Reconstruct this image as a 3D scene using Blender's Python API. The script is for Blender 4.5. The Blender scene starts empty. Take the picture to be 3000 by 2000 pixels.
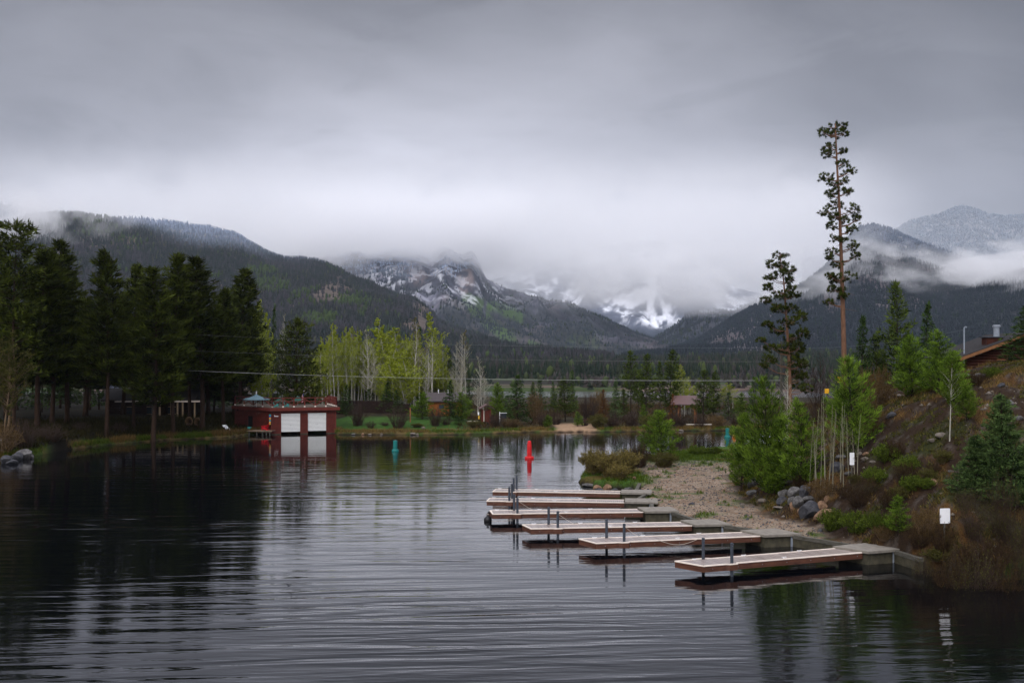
import bpy, math, random
import numpy as np
from mathutils import Vector, Matrix

# ------------------------------------------------------------------ basics
SC = bpy.context.scene
COL = SC.collection
F, HZ, CAMH = 2917.0, 1060.0, 10.5          # lens in photo pixels, horizon row, camera height over the water


def G(px, py, z=0.0):
    """point of the photo that lies at height z -> world"""
    Y = (CAMH - z) * F / (py - HZ)
    return np.array([(px - 1500) / F * Y, Y, z])


def P(px, py, Y):
    """point of the photo at distance Y -> world"""
    return np.array([(px - 1500) / F * Y, Y, CAMH - (py - HZ) / F * Y])


def XA(px, Y):
    return (px - 1500) / F * Y


def tag(o, label=None, cat=None, group=None, kind=None):
    if label: o['label'] = label
    if cat: o['category'] = cat
    if group: o['group'] = group
    if kind: o['kind'] = kind
    return o


def thing(name, label, cat, loc=(0, 0, 0), rz=0.0, group=None):
    o = bpy.data.objects.new(name, None)
    o.empty_display_size = 0.2
    COL.objects.link(o)
    o.location = [float(v) for v in loc]
    o.rotation_euler = (0, 0, rz)
    return tag(o, label, cat, group)


def link(name, me, parent=None):
    o = bpy.data.objects.new(name, me)
    COL.objects.link(o)
    if parent is not None: o.parent = parent
    return o


class MB:
    """collects shapes into one mesh"""
    def __init__(s):
        s.v = []; s.f = []; s.m = []; s.mi = 0

    def add(s, vs, fs):
        b = len(s.v)
        s.v.extend([tuple(float(c) for c in v) for v in vs])
        for f in fs:
            s.f.append(tuple(b + i for i in f)); s.m.append(s.mi)
        return s

    def box(s, c, d, rz=0.0, rx=0.0, ry=0.0):
        M = Matrix.Translation(Vector([float(q) for q in c])) @ Matrix.Rotation(rz, 4, 'Z') @ Matrix.Rotation(ry, 4, 'Y') @ Matrix.Rotation(rx, 4, 'X')
        x, y, z = d[0] / 2, d[1] / 2, d[2] / 2
        vs = [M @ Vector(p) for p in ((-x, -y, -z), (x, -y, -z), (x, y, -z), (-x, y, -z), (-x, -y, z), (x, -y, z), (x, y, z), (-x, y, z))]
        return s.add(vs, [(0, 3, 2, 1), (4, 5, 6, 7), (0, 1, 5, 4), (1, 2, 6, 5), (2, 3, 7, 6), (3, 0, 4, 7)])

    def beam(s, a, b, w, h=None):
        """square bar from a to b"""
        a = Vector([float(q) for q in a]); b = Vector([float(q) for q in b]); h = h or w
        d = (b - a); L = d.length; d.normalize()
        up = Vector((0, 0, 1)) if abs(d.z) < 0.95 else Vector((1, 0, 0))
        sd = d.cross(up).normalized(); up = sd.cross(d)
        vs = []
        for p in (a, b):
            for i, j in ((-1, -1), (1, -1), (1, 1), (-1, 1)):
                vs.append(p + sd * (i * w / 2) + up * (j * h / 2))
        return s.add(vs, [(0, 1, 2, 3), (7, 6, 5, 4), (0, 4, 5, 1), (1, 5, 6, 2), (2, 6, 7, 3), (3, 7, 4, 0)])

    def tube(s, pts, rad, n=8, cap=True):
        pts = [Vector([float(q) for q in p]) for p in pts]
        vs = []; fs = []
        for i, p in enumerate(pts):
            d = (pts[min(i + 1, len(pts) - 1)] - pts[max(i - 1, 0)]).normalized()
            up = Vector((0, 0, 1)) if abs(d.z) < 0.9 else Vector((1, 0, 0))
            a = d.cross(up).normalized(); b = a.cross(d)
            r = rad[i] if hasattr(rad, '__len__') else rad
            for k in range(n):
                t = 2 * math.pi * k / n
                vs.append(p + a * (r * math.cos(t)) + b * (r * math.sin(t)))
        for i in range(len(pts) - 1):
            for k in range(n):
                fs.append((i * n + k, (i + 1) * n + k, (i + 1) * n + (k + 1) % n, i * n + (k + 1) % n))
        if cap:
            fs.append(tuple(range(n))); fs.append(tuple((len(pts) - 1) * n + k for k in reversed(range(n))))
        return s.add(vs, fs)

    def lathe(s, prof, n=20, c=(0, 0, 0)):
        vs = []; fs = []
        for r, z in prof:
            for k in range(n):
                t = 2 * math.pi * k / n
                vs.append((c[0] + r * math.cos(t), c[1] + r * math.sin(t), c[2] + z))
        m = len(prof)
        for i in range(m - 1):
            for k in range(n):
                fs.append((i * n + k, i * n + (k + 1) % n, (i + 1) * n + (k + 1) % n, (i + 1) * n + k))
        fs.append(tuple(reversed(range(n)))); fs.append(tuple((m - 1) * n + k for k in range(n)))
        return s.add(vs, fs)

    def prism(s, poly, z0, z1):
        n = len(poly)
        vs = [(p[0], p[1], z0) for p in poly] + [(p[0], p[1], z1) for p in poly]
        fs = [tuple(reversed(range(n))), tuple(range(n, 2 * n))] + [(i, (i + 1) % n, n + (i + 1) % n, n + i) for i in range(n)]
        return s.add(vs, fs)

    def build(s, name, mats, parent=None, smooth=False):
        me = bpy.data.meshes.new(name)
        me.from_pydata(s.v, [], s.f)
        for m in (mats if isinstance(mats, (list, tuple)) else [mats]): me.materials.append(m)
        me.polygons.foreach_set('material_index', s.m)
        if smooth: me.polygons.foreach_set('use_smooth', [True] * len(me.polygons))
        me.update()
        return link(name, me, parent)


def np_mesh(name, V, T, mat, tint=None, col=None, smooth=False, quads=False):
    """fast mesh from arrays; tint: one float per face, col: one rgb per vertex"""
    k = 4 if quads else 3
    me = bpy.data.meshes.new(name)
    V = np.asarray(V, np.float32); T = np.asarray(T, np.int32)
    me.vertices.add(len(V)); me.vertices.foreach_set('co', V.ravel())
    me.loops.add(len(T) * k); me.loops.foreach_set('vertex_index', T.ravel())
    me.polygons.add(len(T)); me.polygons.foreach_set('loop_start', np.arange(0, len(T) * k, k, dtype=np.int32))
    if smooth: me.polygons.foreach_set('use_smooth', np.ones(len(T), bool))
    if tint is not None:
        a = me.attributes.new('tint', 'FLOAT', 'FACE'); a.data.foreach_set('value', np.asarray(tint, np.float32))
    if col is not None:
        a = me.attributes.new('col', 'FLOAT_COLOR', 'POINT')
        c = np.ones((len(V), 4), np.float32); c[:, :3] = col
        a.data.foreach_set('color', c.ravel())
    me.materials.append(mat)
    me.update(calc_edges=True); me.validate()
    return me


# ------------------------------------------------------------------ noise on arrays
def _hash(ix, iy, seed):
    h = (ix.astype(np.int64) * 374761393 + iy.astype(np.int64) * 668265263 + seed * 982451653) & 0xFFFFFFFF
    h = ((h ^ (h >> 13)) * 1274126177) & 0xFFFFFFFF
    h = (h ^ (h >> 16)) & 0xFFFFFFFF
    return h / 4294967295.0


def vnoise(x, y, seed=0):
    x = np.asarray(x, float); y = np.asarray(y, float)
    ix = np.floor(x); iy = np.floor(y); fx = x - ix; fy = y - iy
    ix = ix.astype(np.int64); iy = iy.astype(np.int64)
    u = fx * fx * fx * (fx * (fx * 6 - 15) + 10); v = fy * fy * fy * (fy * (fy * 6 - 15) + 10)
    a = _hash(ix, iy, seed); b = _hash(ix + 1, iy, seed); c = _hash(ix, iy + 1, seed); d = _hash(ix + 1, iy + 1, seed)
    return (a + (b - a) * u) * (1 - v) + (c + (d - c) * u) * v


def fbm(x, y, seed=0, o=5, g=0.5):
    s = 0; a = 1; n = 0
    for i in range(o):
        s = s + a * vnoise(x * 2 ** i + 17 * i, y * 2 ** i - 9 * i, seed + i); n += a; a *= g
    return s / n


def ridged(x, y, seed=0, o=5, g=0.5):
    s = 0; a = 1; n = 0
    for i in range(o):
        s = s + a * (1 - np.abs(2 * vnoise(x * 2 ** i + 31 * i, y * 2 ** i + 7 * i, seed + i) - 1)); n += a; a *= g
    return s / n


def sstep(a, b, x):
    t = np.clip((np.asarray(x, float) - a) / (b - a), 0, 1)
    return t * t * (3 - 2 * t)


# ------------------------------------------------------------------ materials
def nodes(m):
    m.use_nodes = True
    nt = m.node_tree
    return nt, nt.nodes, nt.links


def mat(name, c, rough=0.6, var=0.25, vs=4.0, bump=0.0, bs=20.0, spec=0.3, metal=0.0, c2=None, stretch=(1, 1, 1), coat=0.0, coords='Object'):
    """principled surface with noise mottling between c and c2 and an optional bump"""
    m = bpy.data.materials.new(name)
    nt, N, L = nodes(m)
    b = N['Principled BSDF']
    b.inputs['Roughness'].default_value = rough
    b.inputs['Specular IOR Level'].default_value = spec
    b.inputs['Metallic'].default_value = metal
    b.inputs['Coat Weight'].default_value = coat
    tc = N.new('ShaderNodeTexCoord'); mp = N.new('ShaderNodeMapping'); mp.inputs['Scale'].default_value = stretch
    L.new(tc.outputs[coords], mp.inputs[0])
    nz = N.new('ShaderNodeTexNoise'); nz.inputs['Scale'].default_value = vs; nz.inputs['Detail'].default_value = 6; nz.inputs['Roughness'].default_value = 0.65
    L.new(mp.outputs[0], nz.inputs['Vector'])
    r = N.new('ShaderNodeValToRGB')
    c2 = c2 or tuple(x * (1 - var) for x in c)
    c1 = c if c2 is not None and var == 0 else tuple(min(1, x * (1 + var * 0.6)) for x in c)
    r.color_ramp.elements[0].position = 0.3; r.color_ramp.elements[0].color = (*c2, 1)
    r.color_ramp.elements[1].position = 0.7; r.color_ramp.elements[1].color = (*c1, 1)
    L.new(nz.outputs['Fac'], r.inputs[0]); L.new(r.outputs[0], b.inputs['Base Color'])
    if bump:
        n2 = N.new('ShaderNodeTexNoise'); n2.inputs['Scale'].default_value = bs; n2.inputs['Detail'].default_value = 5
        L.new(mp.outputs[0], n2.inputs['Vector'])
        bp = N.new('ShaderNodeBump'); bp.inputs['Strength'].default_value = 1; bp.inputs['Distance'].default_value = bump
        L.new(n2.outputs['Fac'], bp.inputs['Height']); L.new(bp.outputs[0], b.inputs['Normal'])
    return m


def foliage(name, dark, light, rough=0.55, hv=0.25, trans=0.25):
    """needles or leaves: colour varies per leaf (tint) and per plant"""
    m = bpy.data.materials.new(name)
    nt, N, L = nodes(m)
    b = N['Principled BSDF']; b.inputs['Roughness'].default_value = .75; b.inputs['Specular IOR Level'].default_value = 0.04
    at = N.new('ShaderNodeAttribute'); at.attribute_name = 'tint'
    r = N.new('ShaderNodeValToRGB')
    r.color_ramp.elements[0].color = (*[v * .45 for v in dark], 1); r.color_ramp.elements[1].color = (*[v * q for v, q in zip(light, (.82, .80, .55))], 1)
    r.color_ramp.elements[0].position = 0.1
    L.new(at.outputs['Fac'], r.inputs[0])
    oi = N.new('ShaderNodeObjectInfo')
    mr = N.new('ShaderNodeMapRange'); mr.inputs['To Min'].default_value = 1 - hv; mr.inputs['To Max'].default_value = 1 + hv
    L.new(oi.outputs['Random'], mr.inputs['Value'])
    hs = N.new('ShaderNodeHueSaturation'); L.new(r.outputs[0], hs.inputs['Color']); L.new(mr.outputs[0], hs.inputs['Value'])
    L.new(hs.outputs[0], b.inputs['Base Color'])
    if trans:
        tr = N.new('ShaderNodeBsdfTranslucent'); L.new(hs.outputs[0], tr.inputs['Color'])
        mx = N.new('ShaderNodeMixShader'); mx.inputs[0].default_value = trans
        L.new(b.outputs[0], mx.inputs[1]); L.new(tr.outputs[0], mx.inputs[2])
        L.new(mx.outputs[0], N['Material Output'].inputs['Surface'])
    return m


def vcol(name, rough=0.9, noise=0.25, vs=0.03, bump=0.0, bs=0.05, fine=0.0):
    """surface whose own colour comes from the mesh attribute 'col', broken up by noise"""
    m = bpy.data.materials.new(name)
    nt, N, L = nodes(m)
    b = N['Principled BSDF']; b.inputs['Roughness'].default_value = rough; b.inputs['Specular IOR Level'].default_value = 0.1
    at = N.new('ShaderNodeAttribute'); at.attribute_name = 'col'
    tc = N.new('ShaderNodeTexCoord')
    nz = N.new('ShaderNodeTexNoise'); nz.inputs['Scale'].default_value = vs; nz.inputs['Detail'].default_value = 8; nz.inputs['Roughness'].default_value = 0.7
    L.new(tc.outputs['Object'], nz.inputs['Vector'])
    mr = N.new('ShaderNodeMapRange'); mr.inputs['From Min'].default_value = 0.3; mr.inputs['From Max'].default_value = 0.7
    mr.inputs['To Min'].default_value = 1 - noise; mr.inputs['To Max'].default_value = 1 + noise
    L.new(nz.outputs['Fac'], mr.inputs['Value'])
    mx = N.new('ShaderNodeMix'); mx.data_type = 'RGBA'; mx.blend_type = 'MULTIPLY'; mx.inputs['Factor'].default_value = 1
    L.new(at.outputs['Color'], mx.inputs[6]); L.new(mr.outputs[0], mx.inputs[7])
    L.new(mx.outputs[2], b.inputs['Base Color'])
    if bump:
        n2 = N.new('ShaderNodeTexNoise'); n2.inputs['Scale'].default_value = bs; n2.inputs['Detail'].default_value = 6
        L.new(tc.outputs['Object'], n2.inputs['Vector'])
        bp = N.new('ShaderNodeBump'); bp.inputs['Strength'].default_value = 1; bp.inputs['Distance'].default_value = bump
        L.new(n2.outputs['Fac'], bp.inputs['Height']); L.new(bp.outputs[0], b.inputs['Normal'])
    return m


# ------------------------------------------------------------------ camera, render settings
cam_d = bpy.data.cameras.new('camera'); cam = bpy.data.objects.new('camera', cam_d); COL.objects.link(cam)
cam.location = (0, 0, CAMH); cam.rotation_euler = (math.radians(90), 0, 0)
cam_d.sensor_width = 36; cam_d.lens = 36 * F / 3000; cam_d.shift_y = (HZ - 1000) / 3000
cam_d.clip_start = 0.5; cam_d.clip_end = 30000
SC.camera = cam
SC.view_settings.view_transform = 'Standard'; SC.view_settings.look = 'None'
SC.view_settings.exposure = 0.0; SC.view_settings.gamma = 1.0; SC.view_settings.use_curve_mapping = False
SC.render.engine = 'CYCLES'
cy = SC.cycles
cy.use_denoising = True
cy.max_bounces = 14; cy.diffuse_bounces = 2; cy.glossy_bounces = 3; cy.transmission_bounces = 2; cy.transparent_max_bounces = 6
cy.volume_bounces = 12; cy.volume_max_steps = 160; cy.volume_step_rate = 1.0
cy.sample_clamp_indirect = 4.0

# ------------------------------------------------------------------ sky and sun
SUN_EL, SUN_AZ = math.radians(38), math.radians(212)      # behind the camera and to the left, through thick cloud
W = bpy.data.worlds.new('World'); SC.world = W; W.use_nodes = True
nt = W.node_tree; N = nt.nodes; L = nt.links
bg = N['Background']
sky = N.new('ShaderNodeTexSky'); sky.sky_type = 'NISHITA'; sky.sun_disc = False
sky.sun_elevation = SUN_EL; sky.sun_rotation = SUN_AZ
tc = N.new('ShaderNodeTexCoord'); sp = N.new('ShaderNodeSeparateXYZ'); L.new(tc.outputs['Generated'], sp.inputs[0])


def M2(op, a, b=None, c=None, nt=nt):
    n = nt.nodes.new('ShaderNodeMath'); n.operation = op
    for i, q in enumerate((a, b, c)):
        if q is None: continue
        if isinstance(q, (int, float)): n.inputs[i].default_value = q
        else: nt.links.new(q, n.inputs[i])
    return n.outputs[0]


# overcast: brightness by height over the horizon (sin elevation), then cloud structure on a plane overhead
rmp = N.new('ShaderNodeValToRGB'); rmp.color_ramp.interpolation = 'B_SPLINE'
el = rmp.color_ramp.elements
stops = [(0.0, .78), (.06, .80), (.12, .76), (.17, .63), (.22, .54), (.27, .46), (.33, .33), (.40, .22), (.50, .30), (.66, 1.05), (1.0, 1.05)]
while len(el) < len(stops): el.new(0.5)
for e, (p, v) in zip(el, stops): e.position = p; e.color = (v, v, v, 1)
zc = M2('MAXIMUM', sp.outputs['Z'], 0.0)
L.new(zc, rmp.inputs[0])
# plane-projected clouds
den = M2('ADD', zc, 0.42)
cb = N.new('ShaderNodeCombineXYZ'); L.new(M2('DIVIDE', sp.outputs['X'], den), cb.inputs[0]); L.new(M2('DIVIDE', sp.outputs['Y'], den), cb.inputs[1])
mp = N.new('ShaderNodeMapping'); mp.inputs['Scale'].default_value = (1.0, 1.9, 1); mp.inputs['Location'].default_value = (3.1, 0.4, 0); mp.inputs['Rotation'].default_value = (0, 0, math.radians(18))
L.new(cb.outputs[0], mp.inputs[0])
nz = N.new('ShaderNodeTexNoise'); nz.inputs['Scale'].default_value = 1.5; nz.inputs['Detail'].default_value = 7; nz.inputs['Roughness'].default_value = 0.52; nz.inputs['Distortion'].default_value = 0.5
L.new(mp.outputs[0], nz.inputs['Vector'])
mr = N.new('ShaderNodeMapRange'); mr.inputs['From Min'].default_value = .3; mr.inputs['From Max'].default_value = .7
mr.inputs['To Min'].default_value = .86; mr.inputs['To Max'].default_value = 1.13
L.new(nz.outputs['Fac'], mr.inputs['Value'])
mp2 = N.new('ShaderNodeMapping'); mp2.inputs['Scale'].default_value = (1.5, .6, 3.6); mp2.inputs['Rotation'].default_value = (0, math.radians(-22), 0); mp2.inputs['Location'].default_value = (.75, 0, .35)
L.new(tc.outputs['Generated'], mp2.inputs[0])
nz2 = N.new('ShaderNodeTexNoise'); nz2.inputs['Scale'].default_value = 1.7; nz2.inputs['Detail'].default_value = 5; nz2.inputs['Roughness'].default_value = .48; nz2.inputs['Distortion'].default_value = .35
L.new(mp2.outputs[0], nz2.inputs['Vector'])
mr2 = N.new('ShaderNodeMapRange'); mr2.inputs['From Min'].default_value = .32; mr2.inputs['From Max'].default_value = .68
mr2.inputs['To Min'].default_value = .78; mr2.inputs['To Max'].default_value = 1.2
L.new(nz2.outputs['Fac'], mr2.inputs['Value'])
mp3 = N.new('ShaderNodeMapping'); mp3.inputs['Scale'].default_value = (2.6, 1.0, 7.5); mp3.inputs['Rotation'].default_value = (0, math.radians(-12), 0); mp3.inputs['Location'].default_value = (.3, 0, .9)
L.new(tc.outputs['Generated'], mp3.inputs[0])
nz3 = N.new('ShaderNodeTexNoise'); nz3.inputs['Scale'].default_value = 2.2; nz3.inputs['Detail'].default_value = 6; nz3.inputs['Roughness'].default_value = .55; nz3.inputs['Distortion'].default_value = .8
L.new(mp3.outputs[0], nz3.inputs['Vector'])
mr3 = N.new('ShaderNodeMapRange'); mr3.interpolation_type = 'SMOOTHSTEP'; mr3.inputs['From Min'].default_value = .50; mr3.inputs['From Max'].default_value = .68
mr3.inputs['To Min'].default_value = 1.01; mr3.inputs['To Max'].default_value = .90
L.new(nz3.outputs['Fac'], mr3.inputs['Value'])
# cloud structure fades out towards the even, bright band over the hills
fade = N.new('ShaderNodeMapRange'); fade.interpolation_type = 'SMOOTHSTEP'
fade.inputs['From Min'].default_value = .06; fade.inputs['From Max'].default_value = .24
L.new(zc, fade.inputs['Value'])
cl = M2('ADD', M2('MULTIPLY', M2('SUBTRACT', M2('MULTIPLY', M2('MULTIPLY', mr.outputs[0], mr2.outputs[0]), mr3.outputs[0]), 1.0), fade.outputs[0]), 1.0)
# brightest over the gap in the hills (a little east of north), duller to the sides
dx = M2('ADD', sp.outputs['X'], 0.06)
side = M2('MAXIMUM', M2('SUBTRACT', 1.0, M2('MULTIPLY', M2('MULTIPLY', dx, dx), 1.9)), 0.5)
lowmix = N.new('ShaderNodeMapRange'); lowmix.inputs['From Min'].default_value = .55; lowmix.inputs['From Max'].default_value = .35
L.new(zc, lowmix.inputs['Value'])
side2 = M2('ADD', M2('MULTIPLY', M2('SUBTRACT', side, 1.0), lowmix.outputs[0]), 1.0)
tot = M2('MULTIPLY', M2('MULTIPLY', rmp.outputs[0], cl), side2)
zb = N.new('ShaderNodeMapRange'); zb.inputs['From Min'].default_value = .42; zb.inputs['From Max'].default_value = .75; zb.inputs['To Min'].default_value = 1.0; zb.inputs['To Max'].default_value = 1.5
L.new(zc, zb.inputs['Value'])
tot = M2('MULTIPLY', tot, zb.outputs[0])
# unseen sky behind the camera, brightened to light the doors and the fog
sg = N.new('ShaderNodeMapRange'); sg.interpolation_type = 'SMOOTHSTEP'; sg.inputs['From Min'].default_value = .1; sg.inputs['From Max'].default_value = -.8; sg.inputs['To Min'].default_value = 1.0; sg.inputs['To Max'].default_value = 2.1
L.new(sp.outputs['Y'], sg.inputs['Value'])
tot = M2('MULTIPLY', tot, sg.outputs[0])
cc = N.new('ShaderNodeCombineXYZ')
L.new(M2('MULTIPLY', tot, .95), cc.inputs[0]); L.new(M2('MULTIPLY', tot, .952), cc.inputs[1]); L.new(M2('MULTIPLY', tot, 1.075), cc.inputs[2])
bg.inputs['Strength'].default_value = 0.1
cm = N.new('ShaderNodeVectorMath'); cm.operation = 'SCALE'; cm.inputs['Scale'].default_value = 10.0
L.new(cc.outputs[0], cm.inputs[0])
mixc = N.new('ShaderNodeMix'); mixc.data_type = 'RGBA'; mixc.inputs['Factor'].default_value = 0.97
L.new(sky.outputs[0], mixc.inputs[6]); L.new(cm.outputs[0], mixc.inputs[7])
L.new(mixc.outputs[2], bg.inputs['Color'])
sd = bpy.data.lights.new('sun', 'SUN'); sd.energy = 1.4; sd.angle = math.radians(35); sd.color = (1.0, .96, .9)
sun = bpy.data.objects.new('sun', sd); COL.objects.link(sun)
sun.rotation_euler = (math.radians(90) - SUN_EL, 0, math.pi - SUN_AZ)
# ------------------------------------------------------------------ land heights
# far bank: shoreline as Y over X
_sh = np.array([(-400, 60), (-120, 84), (-64, 97), (-57, 103), (-54.3, 107), (-53.2, 111), (-53.6, 118), (-51, 126), (-46, 134), (-43, 136), (-39.5, 138.2), (-38.2, 143), (-35.5, 146.3), (-30, 147.8), (-26.3, 148.4),
                (-25.7, 144.6), (-25, 143.6), (-20, 143.6), (-12, 143.8), (-8, 143.6), (0, 147.4), (3, 149), (7, 148.5), (10.5, 149.5), (12, 148.4), (21, 151), (31, 152), (45, 153), (80, 156), (400, 160)])


def shoreY(X):
    return np.interp(X, _sh[:, 0], _sh[:, 1])


def far_h(X, Y):
    s = Y - shoreY(X) + 0.5 * (fbm(X * .5, Y * .5, 3) - .5)
    h = np.where(s < 0, np.maximum(-1.4, s * 1.0), 0.36 * sstep(0, .55, s) + 0.022 * np.clip(s, 0, 40))
    lawn = sstep(-31, -26, X) * sstep(-4, -10, X)
    h = h + lawn * 0.8 * sstep(2, 14, s)
    h = h + 0.9 * sstep(-44, -60, X) * sstep(1, 10, s)
    h = h + .12 * (fbm(X * .9, Y * .9, 5) - .5) * sstep(.4, 2, s)
    # the open lake behind the spit
    lake = sstep(262, 274, Y + 8 * (fbm(X * .05, 0 * X, 8) - .5))
    return h * (1 - lake) - 1.5 * lake


# near right bank: outline of the land at the waterline
_pads_px = []
dock_px = [  # front outer corner, front inner corner (photo pixels on the deck edge, z = 0.64), nearest first
    ((2061, 1657), (2530, 1618)), ((1747, 1590.5), (2230, 1570)), ((1556, 1548), (2028.5, 1539.5)),
    ((1444, 1505), (1884, 1500)), ((1426.5, 1467), (1828, 1472)), ((1444, 1439), (1816, 1445))]
DZ = 0.62
docks = []
for a, b in dock_px:
    A = G(*a, DZ); B = G(*b, DZ)
    d = (B - A); Ln = float(np.hypot(d[0], d[1])); d = d / Ln; n = np.array([-d[1], d[0], 0])
    docks.append(dict(A=A, B=B, d=d, n=n, L=Ln))
# wall line: a point ~1.85 m inland of every dock's inner end
wall_pts = []
for k in docks:
    wall_pts.append(k['B'] + k['d'] * 2.0 - k['n'] * 0.2)
    wall_pts.append(k['B'] + k['d'] * 1.05 + k['n'] * 1.6)
wall_pts = [np.array([w[0], w[1]]) for w in wall_pts]
w_near = G(2700, 1634, .66)[:2]
w_far = G(1874, 1414, .66)[:2]
shore_right = [G(2760, 1668)[:2], G(2830, 1690)[:2], G(2900, 1700)[:2], G(2990, 1696)[:2], (28, 48.2), (40, 45), (120, 36)]
back = [(120, 124), (60, 122), (40, 119), G(2200, 1314)[:2], G(2080, 1322)[:2], G(1960, 1338)[:2], G(1850, 1352)[:2], G(1760, 1376)[:2], G(1704, 1398)[:2], G(1692, 1413)[:2], G(1735, 1427)[:2], G(1795, 1433)[:2], G(1850, 1431)[:2]]
bank_poly = np.array(back + [w_far] + wall_pts[::-1] + [w_near] + shore_right, float)
foot = [G(2180, 1462, .9)[:2], G(2270, 1497, .9)[:2], G(2400, 1545, .9)[:2], G(2540, 1592, .9)[:2], G(2660, 1618, .9)[:2], G(2830, 1650, .7)[:2], (26.5, 50.2), (120, 38)]
hill_poly = np.array([(120, 112), (48, 110), (34, 103), (25, 95), (18.6, 86)] + foot, float)


def sdist(poly, X, Y):
    """signed distance to a polygon, positive inside"""
    sh = np.shape(X); x = np.ravel(X); y = np.ravel(Y)
    best = np.full(x.shape, 1e9); ins = np.zeros(x.shape, bool)
    n = len(poly)
    for i in range(n):
        x0, y0 = poly[i]; x1, y1 = poly[(i + 1) % n]
        dx, dy = x1 - x0, y1 - y0
        t = np.clip(((x - x0) * dx + (y - y0) * dy) / (dx * dx + dy * dy), 0, 1)
        best = np.minimum(best, (x - x0 - t * dx) ** 2 + (y - y0 - t * dy) ** 2)
        c = ((y0 > y) != (y1 > y))
        with np.errstate(divide='ignore', invalid='ignore'):
            ins ^= c & (x < (x1 - x0) * (y - y0) / ((y1 - y0) if y1 != y0 else 1e-9) + x0)
    d = np.sqrt(best)
    return np.where(ins, d, -d).reshape(sh)


def near_parts(X, Y):
    X = np.asarray(X, float); Y = np.asarray(Y, float)
    s = sdist(bank_poly, X, Y)
    d = sdist(hill_poly, X, Y) + 2.2 * (fbm(X * .25, Y * .25, 12) - .5)
    return s, d


def near_h(X, Y):
    s, d = near_parts(X, Y)
    h = np.where(s < 0, np.maximum(-1.4, s * 2.2), 0.56 * sstep(0, .45, s) + 0.016 * np.clip(s, 0, 20))
    dd = np.clip(d, 0, 60)
    ramp = np.where(dd < 11, .60 * dd, 6.6 + (dd - 11) * .30)
    ramp = np.where(dd > 20, 9.3 + .02 * (dd - 20), ramp)
    ramp = ramp * sstep(-.6, 2.2, d)
    rough = (ridged(X * .32, Y * .32, 21, 4) - .5) * .75 + (fbm(X * 1.6, Y * 1.6, 22, 3) - .5) * .30
    h = h + ramp + rough * sstep(0, 4, d)
    h = h + (fbm(X * .7, Y * .7, 31, 4) - .5) * .13 * sstep(.4, 1.8, s)
    return h


def hz(x, y):
    """ground height of whichever land lies here"""
    x = np.array([float(x)]); y = np.array([float(y)])
    if sdist(bank_poly, x, y)[0] > 0: return float(near_h(x, y)[0])
    if y[0] > 345: return float(plain_h(x, y)[0])
    return float(far_h(x, y)[0])


def ray(px, py, near=40.0, far=118.0):
    """distance at which the line of sight through (px, py) meets the right bank"""
    Y = np.arange(near, far, .15)
    X = (px - 1500) / F * Y; z = CAMH - (py - HZ) / F * Y
    k = np.nonzero((near_h(X, Y) >= z) & (sdist(bank_poly, X, Y) > 0))[0]
    return float(Y[k[0]]) if len(k) else far


def plain_h(X, Y):
    u = X / Y
    h = 0.9 + 12.5 * sstep(620, 1350, Y) + 3.0 * (fbm(X * .004, Y * .004, 41) - .5) * sstep(500, 1200, Y)
    h = h + 26 * sstep(1000, 1700, Y) * sstep(.02, -.22, u) + 10 * sstep(.16, .30, u) * sstep(700, 1600, Y)
    return h - 2.5 * sstep(362, 346, Y)


def grid_mesh(name, xs, ys, fn, mat, colfn=None, smooth=True, cull=None):
    X, Y = np.meshgrid(xs, ys)
    Z = fn(X, Y)
    V = np.stack([X, Y, Z], -1).reshape(-1, 3)
    nx, ny = len(xs), len(ys)
    i = np.arange(nx - 1)[None, :] + nx * np.arange(ny - 1)[:, None]
    T = np.stack([i, i + 1, i + nx + 1, i + nx], -1).reshape(-1, 4)
    if cull is not None:
        keep = cull(Z.reshape(-1))[T].any(1); T = T[keep]
    me = np_mesh(name, V, T, mat, col=None if colfn is None else colfn(X, Y, Z).reshape(-1, 3), smooth=smooth, quads=True)
    return link(name, me)


def mixc3(a, b, t):
    return a * (1 - t[..., None]) + b * t[..., None]


C = lambda *v: np.array(v, float)
SOIL, MOSS, STRAW, GRASS, GRAVEL, MUD = C(.022, .0130, .0075), C(.024, .029, .008), C(.095, .048, .014), C(.034, .072, .010), C(.205, .158, .116), C(.012, .009, .006)


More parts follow.
